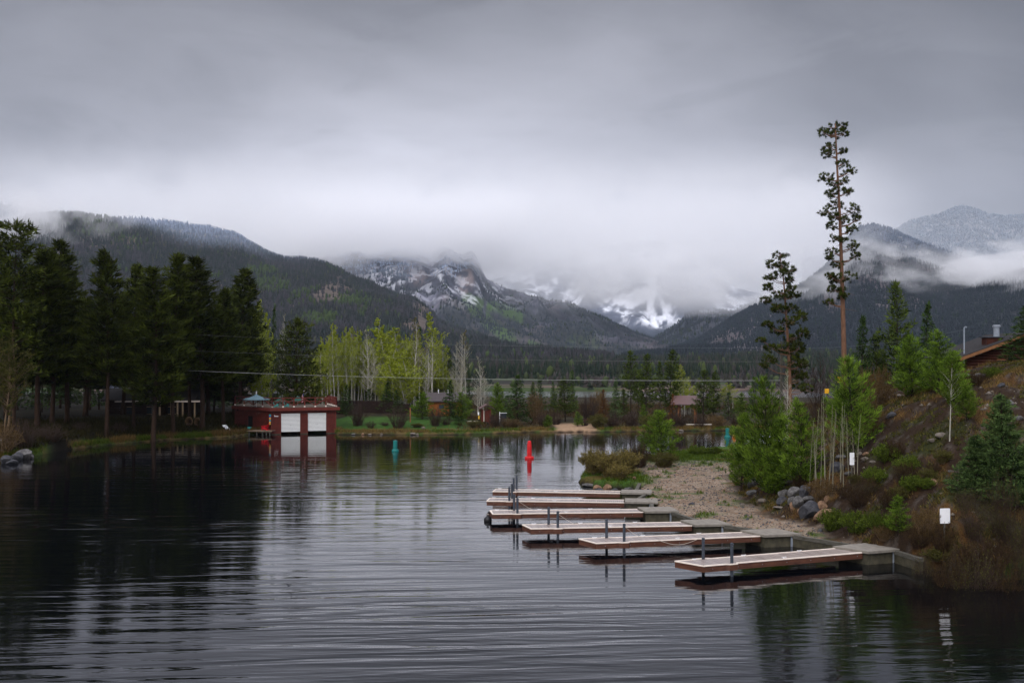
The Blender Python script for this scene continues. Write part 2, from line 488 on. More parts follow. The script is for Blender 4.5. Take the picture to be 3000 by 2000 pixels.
def near_col(X, Y, Z):
    s, d = near_parts(X, Y)
    n1 = fbm(X * .35, Y * .35, 51); n2 = fbm(X * 1.3, Y * 1.3, 52); n3 = fbm(X * 5, Y * 5, 53, 3)
    c = np.zeros(X.shape + (3,)) + SOIL
    c = mixc3(c, STRAW * .75, sstep(.50, .68, n1 * .55 + n2 * .45))
    c = mixc3(c, MOSS, sstep(.56, .68, fbm(X * .6, Y * .6, 54)) * .8)
    c = mixc3(c, C(.06, .05, .042), sstep(.62, .7, n3) * .7)
    # gravel landing between the wall and the foot of the hill
    g = sstep(.6, -.8, d + (n2 - .5) * 1.5)
    tipx = sstep(11.0, 12.6, X + (n2 - .5) * 1.6 + .0 * Y) + sstep(84, 78, Y) * sstep(9.6, 10.3, X + (n2 - .5))
    gv = np.clip(tipx, 0, 1) * sstep(102, 92, Y + (n1 - .5) * 8) * sstep(24, 19, X - (Y < 50) * 0)
    grav = GRAVEL * (0.72 + .55 * n3[..., None]) * (0.8 + .4 * n1[..., None])
    grav = mixc3(grav, C(.13, .085, .055), sstep(.52, .66, n2) * .55)
    gg = GRASS * (0.6 + .9 * n2[..., None])
    flat = mixc3(gg, grav, gv)
    flat = mixc3(flat, gg, gv * sstep(.62, .70, fbm(X * .8, Y * .8, 57)) * .7)
    flat = mixc3(flat, STRAW * .8, (1 - gv) * sstep(.5, .62, n1) * .7)
    c = mixc3(c, flat, g)
    c = mixc3(c, MUD, sstep(.42, .1, Z) * 1.0)
    return c


def far_col(X, Y, Z):
    s = Y - shoreY(X)
    n1 = fbm(X * .12, Y * .12, 61); n2 = fbm(X * .8, Y * .8, 62)
    c = np.zeros(X.shape + (3,)) + C(.018, .0145, .009)
    c = mixc3(c, C(.050, .042, .016), sstep(.45, .65, n2) * .6)
    lawn = sstep(-31, -29, X) * sstep(-5, -9, X) + sstep(-47, -50, X) * sstep(7, 3, s) * .8
    c = mixc3(c, C(.026, .062, .009) * (.65 + .7 * n2[..., None]), np.clip(lawn, 0, 1) * sstep(22, 16, s))
    c = mixc3(c, c * .35, sstep(-37, -40, X) * sstep(4, 8, s))  # ground under the left pines darkened, forest shade put into its colour
    bank = sstep(5.5, 2.0, s + 3 * (n1 - .5))
    c = mixc3(c, mixc3(c * 0 + C(.045, .07, .014), c * 0 + C(.105, .075, .028), sstep(.42, .58, n2)), bank)
    beach = sstep(6.3, 7.1, X + (n2 - .5)) * sstep(13.2, 12.2, X + (n2 - .5)) * sstep(14, 8, s)
    c = mixc3(c, c * 0 + C(.25, .165, .10), beach)
    c = mixc3(c, c * 0 + MUD, sstep(.16, .05, Z))
    return c


def plain_col(X, Y, Z):
    n1 = fbm(X * .01, Y * .02, 71); n2 = fbm(X * .06, Y * .06, 72)
    c = np.zeros(X.shape + (3,)) + C(.020, .019, .014)
    c = mixc3(c, C(.035, .055, .016), sstep(.50, .56, n1) * sstep(620, 540, Y) * .8)
    c = mixc3(c, C(.10, .07, .058), sstep(.50, .58, n2) * sstep(480, 390, Y) * .9)
    return c


def shelf(a, b, n, p=1.0):
    return a + (b - a) * np.linspace(0, 1, n) ** p


m_near = vcol('bank_soil', .9, .62, 8.0, .04, 16.0)
m_far = vcol('shore_soil', .95, .3, 2.0, .05, 3.0)
m_plain = vcol('plain_soil', .95, .3, .05)
near_xs = np.concatenate([np.arange(4, 40, .3), np.arange(40, 62, 1.0), np.arange(62, 122, 6.0)])
near_ys = np.concatenate([np.arange(36, 46, 1.0), np.arange(46, 104, .34), np.arange(104, 126, 1.0)])
tag(grid_mesh('bank_terrain', near_xs, near_ys, near_h, m_near, near_col, cull=lambda z: z > -1.3), kind='structure')
far_xs = np.concatenate([np.arange(-260, -70, 4.0), np.arange(-70, 60, .5), np.arange(60, 300, 6.0)])
far_ys = np.concatenate([np.arange(60, 100, 4.0), np.arange(100, 170, .45), np.arange(170, 300, 4.0)])
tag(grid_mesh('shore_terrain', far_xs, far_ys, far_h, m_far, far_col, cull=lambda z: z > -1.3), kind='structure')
# the ground beyond the lake, one sheet to the foot of the mountains
us = np.linspace(-1.3, 1.3, 200); vs = shelf(340, 9000, 150, 2.2)
U, YY = np.meshgrid(us, vs); XX = U * YY; ZZ = plain_h(XX, YY)
i_ = np.arange(199)[None, :] + 200 * np.arange(149)[:, None]
gm = np_mesh('ground', np.stack([XX, YY, ZZ], -1).reshape(-1, 3), np.stack([i_, i_ + 1, i_ + 201, i_ + 200], -1).reshape(-1, 4), m_plain, col=plain_col(XX, YY, ZZ).reshape(-1, 3), smooth=True, quads=True)
tag(link('ground', gm), kind='structure')

# ------------------------------------------------------------------ water
mw = bpy.data.materials.new('lake_water')
nt, N, L = nodes(mw)
b = N['Principled BSDF']
b.inputs['Base Color'].default_value = (.0016, .0020, .0030, 1); b.inputs['Roughness'].default_value = .035; b.inputs['IOR'].default_value = 1.58
b.inputs['Specular IOR Level'].default_value = .5
geo = N.new('ShaderNodeNewGeometry')
sp = N.new('ShaderNodeSeparateXYZ'); L.new(geo.outputs['Position'], sp.inputs[0])
m2 = lambda op, a, b=None, c=None: M2(op, a, b, c, nt=nt)


def wave(sx, sy, rot, scale, detail, rough, dist=0.0):
    mp = N.new('ShaderNodeMapping'); mp.inputs['Scale'].default_value = (sx, sy, 1); mp.inputs['Rotation'].default_value = (0, 0, rot)
    vr = N.new('ShaderNodeVectorRotate'); vr.rotation_type = 'Z_AXIS'; vr.inputs['Angle'].default_value = rot
    L.new(geo.outputs['Position'], vr.inputs['Vector']); mp.inputs['Rotation'].default_value = (0, 0, 0)
    L.new(vr.outputs[0], mp.inputs[0])
    nz = N.new('ShaderNodeTexNoise'); nz.inputs['Scale'].default_value = scale; nz.inputs['Detail'].default_value = detail; nz.inputs['Roughness'].default_value = rough; nz.inputs['Distortion'].default_value = dist
    L.new(mp.outputs[0], nz.inputs['Vector'])
    return nz.outputs['Fac']


def sm(v, a, b_):
    r = N.new('ShaderNodeMapRange'); r.interpolation_type = 'SMOOTHSTEP'; r.inputs['From Min'].default_value = a; r.inputs['From Max'].default_value = b_
    L.new(v, r.inputs['Value']); return r.outputs[0]


swell = wave(.11, 1.0, math.radians(-4), .95, 2.0, .5, .4)
chop = wave(.20, 1.0, math.radians(3), 2.7, 2.5, .55, .3)
fine = wave(.40, 1.0, math.radians(-6), 6.5, 2.0, .5, 0)
patch = wave(.35, 1.0, math.radians(8), .045, 2.0, .5, 0)
# sheltered water under the tree-lined left bank is nearly flat; the open middle is ruffled
calm = m2('ADD', m2('MULTIPLY', sm(sp.outputs['Y'], 78, 118), m2('SUBTRACT', 1.0, m2('MULTIPLY', sm(sp.outputs['X'], -26, -4), .55))), 0.0)
act = m2('SUBTRACT', 1.0, m2('MULTIPLY', calm, .86))
lft = m2('SUBTRACT', 1.0, m2('MULTIPLY', sm(sp.outputs['X'], -6, 10), .55))
pt = m2('ADD', .38, m2('MULTIPLY', sm(patch, .38, .62), .98))
h = m2('ADD', m2('MULTIPLY', m2('MULTIPLY', swell, lft), .080), m2('ADD', m2('MULTIPLY', chop, .0105), m2('MULTIPLY', fine, .0014)))
h = m2('MULTIPLY', h, m2('MULTIPLY', act, pt))
h = m2('MULTIPLY', h, m2('ADD', 1.0, m2('MULTIPLY', sm(sp.outputs['Y'], 200, 260), 30.0)))
bp = N.new('ShaderNodeBump'); bp.inputs['Strength'].default_value = 1; bp.inputs['Distance'].default_value = 1.0
L.new(h, bp.inputs['Height']); L.new(bp.outputs[0], b.inputs['Normal'])
wm = MB(); wm.add([(-500, -60, 0), (500, -60, 0), (500, 365, 0), (-500, 365, 0)], [(0, 1, 2, 3)])
tag(wm.build('water', mw), kind='structure')

# ------------------------------------------------------------------ mountains
ROCK, ROCK2, SNOW, MEAD, WOOD, DEADW = C(.074, .073, .095), C(.105, .086, .090), C(.72, .74, .78), C(.040, .072, .015), C(.028, .033, .028), C(.07, .058, .055)
m_mtn = vcol('mountain_ground', .95, .30, .02, 6.0, .03)
m_mtn2 = vcol('rock_mountain_ground', .95, .35, .012, 14.0, .012)
ridges = {}


def ridge(name, crest, Yc, Yb, zb, cols, rows, amp, ns, colfn, mat, pw=1.0, seed=0, back=0.35, sil=.0, px0=None, px1=None):
    cr = np.array(crest, float)
    u = np.linspace(px0 if px0 is not None else cr[0, 0], px1 if px1 is not None else cr[-1, 0], cols)
    cy_ = np.interp(u, cr[:, 0], cr[:, 1])
    k = np.array([1, 2, 3, 2, 1.]) / 9
    cy_ = np.convolve(np.pad(cy_, 2, mode='edge'), k, mode='valid')
    t = np.concatenate([np.linspace(0, 1, rows), 1 + np.linspace(0, back, rows // 4 + 1)[1:]])
    U, T = np.meshgrid(u, t)
    Y = Yb + (Yc - Yb) * T
    X = (U - 1500) / F * Y
    zc = CAMH - (cy_ - HZ) / F * Yc
    zc = zc + sil * (fbm(u * .02, u * 0, seed + 90, 5) - .5)
    ZC = np.broadcast_to(zc, U.shape)
    rise = np.where(T <= 1, np.clip(T, 0, 1) ** pw, 1 - ((T - 1) / back) ** 1.5 * .8)
    Z = zb + (ZC - zb) * rise
    env = np.clip(4 * T * (1 - T), 0, 1) ** .7
    rel = ridged(X / ns, Y / (ns * 1.2), seed, 6, .52) - .55
    Z = Z + amp * rel * env + amp * .12 * (fbm(X / ns * 6, Y / ns * 6, seed + 5, 4) - .5) * np.clip(T * 5, 0, 1)
    lim = CAMH + (ZC - CAMH) / Yc * Y
    Z = np.where(T < .98, np.minimum(Z, lim - 1.5), Z)
    # colour
    gy, gx = np.gradient(Z)
    PY = HZ - (Z - CAMH) / Y * F
    slope = np.abs(np.gradient(Z, axis=0)) / np.maximum(np.gradient(Y, axis=0), 1e-6)
    col = colfn(U, T, X, Y, Z, PY, slope, rel)
    V = np.stack([X, Y, Z], -1).reshape(-1, 3); nu, nv = len(u), len(t)
    i = np.arange(nu - 1)[None, :] + nu * np.arange(nv - 1)[:, None]
    Q = np.stack([i, i + 1, i + nu + 1, i + nu], -1).reshape(-1, 4)
    o = link(name, np_mesh(name, V, Q, mat, col=col.reshape(-1, 3), smooth=True, quads=True))
    tag(o, kind='structure')
    ridges[name + str(len(ridges))] = dict(u=u, t=t, X=X, Y=Y, Z=Z, col=col, rows=rows)
    return ridges[name + str(len(ridges) - 1)]


def line_mask(U, PY, pts, w):
    """1 near a polyline drawn on the slope"""
    best = np.full(U.shape, 1e9)
    for (x0, y0), (x1, y1) in zip(pts[:-1], pts[1:]):
        dx, dy = x1 - x0, y1 - y0
        t = np.clip(((U - x0) * dx + (PY - y0) * dy) / (dx * dx + dy * dy), 0, 1)
        best = np.minimum(best, np.hypot(U - x0 - t * dx, PY - y0 - t * dy))
    return sstep(w, w * .45, best)


def blob(U, PY, x, y, rx, ry):
    return sstep(1, .6, np.hypot((U - x) / rx, (PY - y) / ry))


def col_wood(U, T, X, Y, Z, PY, slope, rel):
    n = fbm(X * .006, Y * .006, 81); n2 = fbm(X * .03, Y * .03, 82)
    c = np.zeros(X.shape + (3,)) + C(.020, .020, .018)
    c = mixc3(c, C(.036, .030, .027) + 0 * c, sstep(.45, .62, n))
    rk = sstep(.58, .66, n * .6 + n2 * .4)
    for x, y, rx, ry in ((975, 860, 75, 42), (1240, 905, 45, 30), (1230, 955, 60, 35), (700, 700, 0.1, .1)):
        rk = np.maximum(rk, blob(U, PY + 14 * (n2 - .5), x, y, rx, ry))
    c = mixc3(c, C(.095, .072, .058) * (0.6 + .8 * n2[..., None]), rk * .85)
    return mixc3(c, SNOW * .6 + 0 * c, sstep(0, 85, Z + 60 * (n - .5) - 312 + 68 * sstep(330, 620, U)) * .6 * sstep(300, 380, U))


A_crest = [(-900, 720), (-500, 760), (-200, 745), (-60, 705), (40, 655), (90, 634), (140, 625), (204, 626), (262, 634), (315, 643), (360, 646), (425, 647), (500, 655), (560, 664), (600, 670), (680, 683), (730, 712), (780, 740), (830, 758), (860, 759), (900, 760), (940, 771), (989, 788), (1025, 811), (1067, 826), (1108, 844), (1168, 868), (1227, 884), (1257, 907), (1287, 948), (1346, 968), (1406, 984), (1465, 1003), (1525, 1021), (1600, 1032), (1700, 1042), (1800, 1052)]
rA = ridge('mountain_slope', A_crest, 2500, 1150, 10, 330, 90, 60, 420, col_wood, m_mtn, .95, 1, sil=8)


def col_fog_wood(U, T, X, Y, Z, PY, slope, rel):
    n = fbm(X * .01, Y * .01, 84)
    c = np.zeros(X.shape + (3,)) + C(.225, .235, .255)  # pale ground tone with the haze painted in, some snow over it
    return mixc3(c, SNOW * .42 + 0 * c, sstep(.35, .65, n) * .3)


rA0 = ridge('mountain_slope', [(-1400, 640), (-600, 600), (-300, 585), (-100, 592), (0, 597), (60, 606), (130, 620), (220, 660), (320, 700), (420, 760)], 3600, 2600, 60, 160, 40, 60, 500, col_fog_wood, m_mtn, 1.0, 2, sil=10)


def col_B(U, T, X, Y, Z, PY, slope, rel):
    n = fbm(X * .004, Y * .004, 91); n2 = fbm(X * .018, Y * .018, 92); n3 = fbm(U * .05, PY * .012, 93)
    c = ROCK * (0.55 + .9 * n2[..., None])
    c = mixc3(c, ROCK2 * (0.6 + .8 * n2[..., None]), sstep(.52, .64, n) * .8)
    dome = ridged(X * .006, Y * .008, 191, 3)
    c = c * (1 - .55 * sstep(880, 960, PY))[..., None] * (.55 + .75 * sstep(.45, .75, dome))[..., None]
    tan = np.maximum(blob(U, PY, 1365, 825, 30, 55), blob(U, PY, 1225, 800, 40, 45) * .7)
    c = mixc3(c, C(.135, .105, .098) * (0.5 + 1.0 * n2[..., None]), tan * .7 * sstep(.38, .55, fbm(X * .03, Y * .03, 99)))
    wd = sstep(.46, .56, fbm(X * .007, Y * .007, 94)) * sstep(800, 900, PY)
    c = mixc3(c, WOOD * .8 + 0 * c, wd * .6)
    md = np.maximum(line_mask(U, PY + 24 * (n2 - .5), [(1370, 880), (1440, 955), (1500, 1000), (1590, 1035)], 26), line_mask(U, PY + 24 * (n2 - .5), [(1395, 885), (1470, 905), (1520, 930)], 22))
    md = np.maximum(md, blob(U, PY + 20 * (n2 - .5), 1720, 1005, 70, 40) * .4)
    c = mixc3(c, MEAD * (0.7 + .6 * n2[..., None]), md * .85 * sstep(.36, .5, n3 + .1))
    line = 815 + 45 * (n - .5) * 2 + .07 * (U - 1300)
    sn = sstep(0, 70, line - PY) * sstep(.46, .60, n2 * .45 + n3 * .25 + fbm(X * .05, Y * .05, 96) * .30 + .06 * sstep(0, 120, line - PY)) * .85
    sn = np.maximum(sn, line_mask(U + 22 * (fbm(X * .06, Y * .06, 97) - .5), PY + 40 * (n2 - .5), [(1265, 770), (1292, 815), (1325, 845), (1370, 875), (1390, 888)], 8) * sstep(.40, .5, fbm(X * .05, Y * .05, 98)))
    sn = np.maximum(sn, sstep(.55, .60, n2 * .5 + .5 * fbm(X * .05, Y * .05, 96)) * blob(U, PY, 1450, 850, 70, 45))
    sn = np.maximum(sn, sstep(.52, .58, n3 * .4 + .6 * fbm(X * .05, Y * .05, 96)) * blob(U, PY, 1130, 820, 70, 70) * .8)
    sn = np.maximum(sn, sstep(930, 850, PY) * sstep(.56, .62, n2 * .5 + .5 * fbm(X * .06, Y * .06, 96)) * .5)
    return mixc3(c, SNOW + 0 * c, np.clip(sn, 0, 1) * .46)


B_crest = [(850, 800), (900, 770), (960, 745), (1019, 735), (1090, 738), (1168, 722), (1230, 735), (1262, 748), (1287, 732), (1305, 722), (1330, 736), (1355, 745), (1385, 738), (1402, 762), (1415, 800), (1424, 816), (1465, 836), (1500, 846), (1525, 851), (1600, 878), (1640, 886), (1660, 885), (1690, 897), (1723, 913), (1774, 935), (1819, 960), (1867, 978), (1915, 992), (1980, 1015), (2060, 1042)]
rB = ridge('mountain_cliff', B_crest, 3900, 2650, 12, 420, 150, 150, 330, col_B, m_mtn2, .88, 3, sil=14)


def col_P(U, T, X, Y, Z, PY, slope, rel):
    n = fbm(X * .004, Y * .004, 101); n2 = fbm(X * .012, Y * .012, 102)
    n5 = fbm(X * .04, Y * .04, 103)
    c = C(.085, .095, .125) * (0.6 + .8 * n2[..., None])
    c = mixc3(c, SNOW + 0 * c, sstep(.50, .60, n2 * .5 + .2 * n + .3 * n5) * sstep(985, 930, PY) * .9)
    c = mixc3(c, SNOW + 0 * c, line_mask(U, PY + 16 * (n2 - .5), [(1918, 760), (1912, 830), (1905, 900), (1920, 950)], 14))
    c = mixc3(c, SNOW + 0 * c, blob(U, PY + 30 * (n2 - .5), 1925, 930, 60, 34) * sstep(.42, .52, n5) * .9)
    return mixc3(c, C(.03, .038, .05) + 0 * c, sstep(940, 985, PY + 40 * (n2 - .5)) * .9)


P_crest = [(1300, 850), (1500, 800), (1640, 765), (1720, 735), (1800, 715), (1880, 705), (1950, 712), (2020, 745), (2090, 800), (2160, 850), (2300, 880), (2500, 900)]
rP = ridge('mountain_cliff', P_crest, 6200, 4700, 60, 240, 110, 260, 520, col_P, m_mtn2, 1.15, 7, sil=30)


def col_C(U, T, X, Y, Z, PY, slope, rel):
    n = fbm(X * .005, Y * .005, 111); n2 = fbm(X * .02, Y * .02, 112)
    c = np.zeros(X.shape + (3,)) + C(.030, .033, .042)
    st = sstep(.5, .58, fbm(X * .004 + Y * .012, PY * .05, 113))
    c = mixc3(c, C(.085, .08, .092) * (0.6 + .8 * n2[..., None]), st * .7)
    return mixc3(c, SNOW * .75 + 0 * c, sstep(945, 900, PY + 40 * (n2 - .5)) * sstep(.45, .6, n2) * .8)


rC = ridge('mountain_slope', [(1780, 1035), (1850, 1018), (1915, 992), (1950, 975), (1985, 948), (2012, 918), (2045, 905), (2080, 906), (2140, 912), (2200, 890), (2300, 860), (2420, 870)], 4200, 2900, 14, 180, 70, 110, 380, col_C, m_mtn, 1.0, 9, sil=12)


def col_D(U, T, X, Y, Z, PY, slope, rel):
    n = fbm(X * .006, Y * .006, 121); n2 = fbm(X * .025, Y * .025, 122)
    c = np.zeros(X.shape + (3,)) + C(.017, .020, .026)
    rk = sstep(.55, .64, n * .5 + n2 * .5)
    for x, y, rx, ry in ((2130, 1000, 70, 38), (2210, 1010, 45, 28), (2440, 880, 40, 60), (2120, 960, 30, 14), (2600, 800, 110, 60)):
        rk = np.maximum(rk, blob(U, PY + 20 * (n2 - .5), x, y, rx, ry))
    c = mixc3(c, C(.088, .072, .073) * (0.55 + .9 * n2[..., None]), rk * .75)
    return mixc3(c, SNOW * .5 + 0 * c, sstep(225, 350, Z + 60 * (n - .5)) * sstep(.35, .6, n2) * .7)


D_crest = [(1820, 1050), (1900, 1040), (1980, 1020), (2058, 988), (2106, 960), (2154, 928), (2202, 903), (2250, 886), (2300, 862), (2360, 828), (2410, 790), (2450, 745), (2485, 695), (2519, 666), (2558, 660), (2590, 667), (2617, 676), (2670, 700), (2720, 722), (2770, 738), (2821, 753), (2880, 790), (2960, 840), (3100, 880), (3400, 900), (3800, 930)]
rD = ridge('mountain_slope', D_crest, 2800, 1500, 14, 300, 100, 80, 400, col_D, m_mtn, .92, 11, sil=9)
rE = ridge('mountain_slope', [(2350, 760), (2500, 720), (2624, 674), (2663, 648), (2700, 638), (2751, 627), (2793, 606), (2821, 604), (2850, 610), (2891, 627), (2944, 636), (2996, 630), (3100, 600), (3400, 620), (3900, 600)], 5000, 3600, 60, 160, 60, 130, 520, col_fog_wood, m_mtn, 1.0, 13, sil=10)


def col_F(U, T, X, Y, Z, PY, slope, rel):
    n = fbm(X * .01, Y * .01, 131)
    return mixc3(np.zeros(X.shape + (3,)) + C(.012, .016, .018), C(.022, .023, .026) + np.zeros(X.shape + (3,)), sstep(.4, .6, n))


rF = ridge('mountain_slope', [(2380, 1010), (2520, 960), (2640, 915), (2740, 875), (2838, 841), (2891, 818), (2960, 800), (3050, 780), (3200, 770), (3500, 760), (4000, 790)], 2300, 1250, 12, 170, 60, 45, 300, col_F, m_mtn, 1.0, 15, sil=6)

# ------------------------------------------------------------------ forest on the slopes (uncountable, one mesh per slope)
_ring = [(math.cos(2 * math.pi * k / 5), math.sin(2 * math.pi * k / 5)) for k in range(5)]
CONE_V = np.array([(x, y, .04) for x, y in _ring] + [(0, 0, .62)] + [(x * .62, y * .62, .42) for x, y in _ring] + [(0, 0, 1.0)], float)
CONE_F = np.array([(k, (k + 1) % 5, 5) for k in range(5)] + [(6 + k, 6 + (k + 1) % 5, 11) for k in range(5)])
_o = 6
BALL_V = np.array([(math.cos(2 * math.pi * k / 6) * r, math.sin(2 * math.pi * k / 6) * r, z) for r, z in ((.5, .15), (1, .5), (.65, .85)) for k in range(6)] + [(0, 0, 1.02)], float)
BALL_F = np.array([q for j in (0, 1) for k in range(6) for q in ((j * 6 + k, j * 6 + (k + 1) % 6, j * 6 + 6 + k), (j * 6 + (k + 1) % 6, j * 6 + 6 + (k + 1) % 6, j * 6 + 6 + k))] + [(12 + k, 12 + (k + 1) % 6, 18) for k in range(6)])
m_wood = vcol('slope_forest', .9, .12, .2)


def bil(A, fu, ft):
    iu = np.clip(fu.astype(int), 0, A.shape[1] - 2); it = np.clip(ft.astype(int), 0, A.shape[0] - 2)
    a = fu - iu; b = ft - it
    if A.ndim == 3: a = a[:, None]; b = b[:, None]
    return (A[it, iu] * (1 - a) + A[it, iu + 1] * a) * (1 - b) + (A[it + 1, iu] * (1 - a) + A[it + 1, iu + 1] * a) * b


def forest(name, R, n, hgt, wid, density, colour, seed, pxr=None, tr=(0, 1.08), fog_tint=np.array((.84, .95, 1.15))):
    rng = np.random.default_rng(seed)
    u0, u1 = R['u'][0], R['u'][-1]
    pu = rng.uniform(max(u0, pxr[0]) if pxr else u0, min(u1, pxr[1]) if pxr else u1, n)
    pt = tr[0] + (tr[1] - tr[0]) * rng.uniform(0, 1, n)
    fu = (pu - u0) / (u1 - u0) * (len(R['u']) - 1)
    ft = np.interp(pt, R['t'], np.arange(len(R['t'])))
    X, Y, Z = bil(R['X'], fu, ft), bil(R['Y'], fu, ft), bil(R['Z'], fu, ft)
    PY = HZ - (Z - CAMH) / Y * F
    keep = rng.uniform(0, 1, n) < density(pu, PY, X, Y, Z)
    X, Y, Z, PU, PY = X[keep], Y[keep], Z[keep], pu[keep], PY[keep]
    m = len(X)
    H = hgt * rng.uniform(.55, 1.25, m); Wd = wid * rng.uniform(.7, 1.3, m)
    col = colour(PU, PY, X, Y, Z, rng)
    V, Fc, Cc, base = [], [], [], 0
    isl = (col[:, 1] > .03) & (col[:, 1] > col[:, 0] * 1.15) & (col[:, 2] < col[:, 1] * .45)
    for sel, TV, TF in ((~isl, CONE_V, CONE_F), (isl, BALL_V, BALL_F)):
        k = int(sel.sum())
        if not k: continue
        j = rng.normal(0, .14, (k, len(TV), 3)) * np.array([1, 1, .25])
        v = (TV[None] + j) * np.stack([Wd[sel], Wd[sel], H[sel]], -1)[:, None, :] + np.stack([X[sel], Y[sel], Z[sel] - .3], -1)[:, None, :]
        V.append(v.reshape(-1, 3)); Fc.append((TF[None] + (np.arange(k) * len(TV))[:, None, None]).reshape(-1, 3) + base); base += k * len(TV)
        Cc.append(np.repeat(col[sel] * fog_tint, len(TV), 0))  # bluish fog light multiplied into the tree colours
    me = np_mesh(name, np.concatenate(V), np.concatenate(Fc), m_wood, col=np.concatenate(Cc))
    return tag(link(name, me), kind='stuff')


def pick(rng, m, choices, probs):
    return np.array(choices)[rng.choice(len(choices), m, p=np.array(probs) / sum(probs))]


def cA(PU, PY, X, Y, Z, rng):
    m = len(PU); n = fbm(X * .008, Y * .008, 141)
    c = pick(rng, m, [(.008, .0125, .008), (.012, .016, .010), (.028, .023, .021), (.019, .018, .014), (.045, .045, .012)], [4, 3, 2.4, 3, .3])
    dead = (rng.uniform(0, 1, m) < sstep(.48, .62, n) * .6)
    c[dead] = np.array((.034, .027, .026)) * rng.uniform(.7, 1.2, (dead.sum(), 1))
    asp = rng.uniform(0, 1, m) < sstep(.66, .71, fbm(X * .012, Y * .012, 142)) * .35
    for x, y, rx, ry in ((800, 840, 70, 28), (1010, 890, 60, 16), (1060, 910, 20, 30), (940, 945, 70, 20), (760, 800, 60, 14)):
        asp |= (rng.uniform(0, 1, m) < blob(PU, PY, x, y, rx, ry) * .6)
    c[asp] = np.array((.040, .055, .012)) * rng.uniform(.75, 1.2, (asp.sum(), 1))
    f = sstep(-15, 75, Z + 50 * (n - .5) - 312 + 68 * sstep(330, 620, PU)) * rng.uniform(.45, 1, m) * sstep(300, 390, PU)
    return c * (1 - f[:, None] * .72) + np.array((.40, .42, .45)) * f[:, None] * .72


def dA(PU, PY, X, Y, Z):
    d = .95 + 0 * PU
    for x, y, rx, ry in ((975, 860, 75, 42), (1240, 905, 45, 30), (1230, 955, 60, 35)): d = d * (1 - .85 * blob(PU, PY, x, y, rx, ry))
    return d


forest('hillside_forest', rA, 44000, 11.5, 2.2, dA, cA, 5, (-120, 1800))


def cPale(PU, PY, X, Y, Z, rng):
    m = len(PU); return np.array((.22, .245, .28)) * rng.uniform(.8, 1.2, (m, 1))  # frosty trees, paled further by haze mixed into their colour


forest('hazy_frost_forest', rA0, 2600, 15, 3.4, lambda a, b_, c_, d_, e_: .9 + 0 * a, cPale, 6, (-100, 420), (.3, 1.06), np.ones(3))
forest('hazy_frost_forest', rE, 16000, 13, 3.2, lambda a, b_, c_, d_, e_: .9 + 0 * a, cPale, 7, (2450, 3100), (.3, 1.05), np.ones(3))


def cB(PU, PY, X, Y, Z, rng):
    m = len(PU); c = pick(rng, m, [(.014, .018, .019), (.020, .022, .023), (.03, .038, .014)], [5, 3, .8])
    n = fbm(X * .004, Y * .004, 91)
    f = sstep(830, 760, PY + 60 * (n - .5)) * rng.uniform(.3, 1, m)
    return c * (1 - f[:, None] * .8) + np.array((.5, .53, .58)) * f[:, None] * .8


forest('hillside_forest', rB, 15000, 11, 2.5, lambda PU, PY, X, Y, Z: np.clip(sstep(.50, .58, fbm(X * .007, Y * .007, 94)) * .75 + .06 + .30 * sstep(900, 970, PY) + .5 * blob(PU, PY, 1060, 800, 100, 60), 0, 1), cB, 8, (980, 2000))
forest('hillside_forest', rC, 6500, 16, 3.6, lambda PU, PY, X, Y, Z: .35 + .6 * sstep(.42, .56, fbm(X * .006, Y * .006, 95)), cB, 9, (1780, 2300))


def cD(PU, PY, X, Y, Z, rng):
    m = len(PU); c = pick(rng, m, [(.007, .011, .012), (.011, .014, .015), (.020, .019, .022), (.013, .022, .009)], [5, 3, 1.2, .5])
    n = fbm(X * .006, Y * .006, 121)
    f = sstep(215, 330, Z + 60 * (n - .5)) * rng.uniform(.4, 1, m)
    return c * (1 - f[:, None] * .55) + np.array((.27, .285, .31)) * f[:, None] * .55


def dD(PU, PY, X, Y, Z):
    d = .92 + 0 * PU
    for x, y, rx, ry in ((2130, 1000, 70, 38), (2210, 1010, 45, 28), (2440, 880, 40, 60)): d = d * (1 - .7 * blob(PU, PY, x, y, rx, ry))
    return d


forest('hillside_forest', rD, 42000, 11, 2.2, dD, cD, 10, (1820, 3400))
forest('hillside_forest', rF, 18000, 10, 2.1, lambda a, b_, c_, d_, e_: .92 + 0 * a, cD, 11, (2380, 3500))
# the wooded plain beyond the lake
Rp = dict(u=us * F + 1500, t=np.linspace(0, 1, 150), X=XX, Y=YY, Z=ZZ)


def cL(PU, PY, X, Y, Z, rng):
    m = len(PU); n = fbm(X * .012, Y * .02, 151)
    c = pick(rng, m, [(.008, .013, .006), (.013, .019, .008), (.026, .021, .014), (.019, .022, .009), (.055, .065, .016)], [4, 3, 2, 2, .35])
    dead = rng.uniform(0, 1, m) < sstep(.5, .62, n) * .5
    c[dead] = np.array((.032, .025, .019)) * rng.uniform(.7, 1.2, (dead.sum(), 1))
    return c


def tY(y): return ((y - 340) / (9000 - 340)) ** (1 / 2.2)


forest('lakeside_forest', Rp, 15000, 8.2, 1.7, lambda PU, PY, X, Y, Z: sstep(520, 660, Y) * (.3 + .7 * sstep(.3, .5, fbm(X * .02, Y * .02, 153))), cL, 12, (560, 2900), (tY(500), tY(1750)))


def cBr(PU, PY, X, Y, Z, rng):
    m = len(PU); return pick(rng, m, [(.045, .034, .026), (.025, .022, .013), (.014, .018, .009), (.05, .058, .02)], [3, 3, 3, 1]) * rng.uniform(.7, 1.2, (m, 1))


forest('lakeside_forest', Rp, 1400, 4.2, 1.5, lambda PU, PY, X, Y, Z: .15 + .85 * sstep(.45, .6, fbm(X * .03, Y * .03, 154)), cBr, 13, (560, 2900), (tY(358), tY(600)))

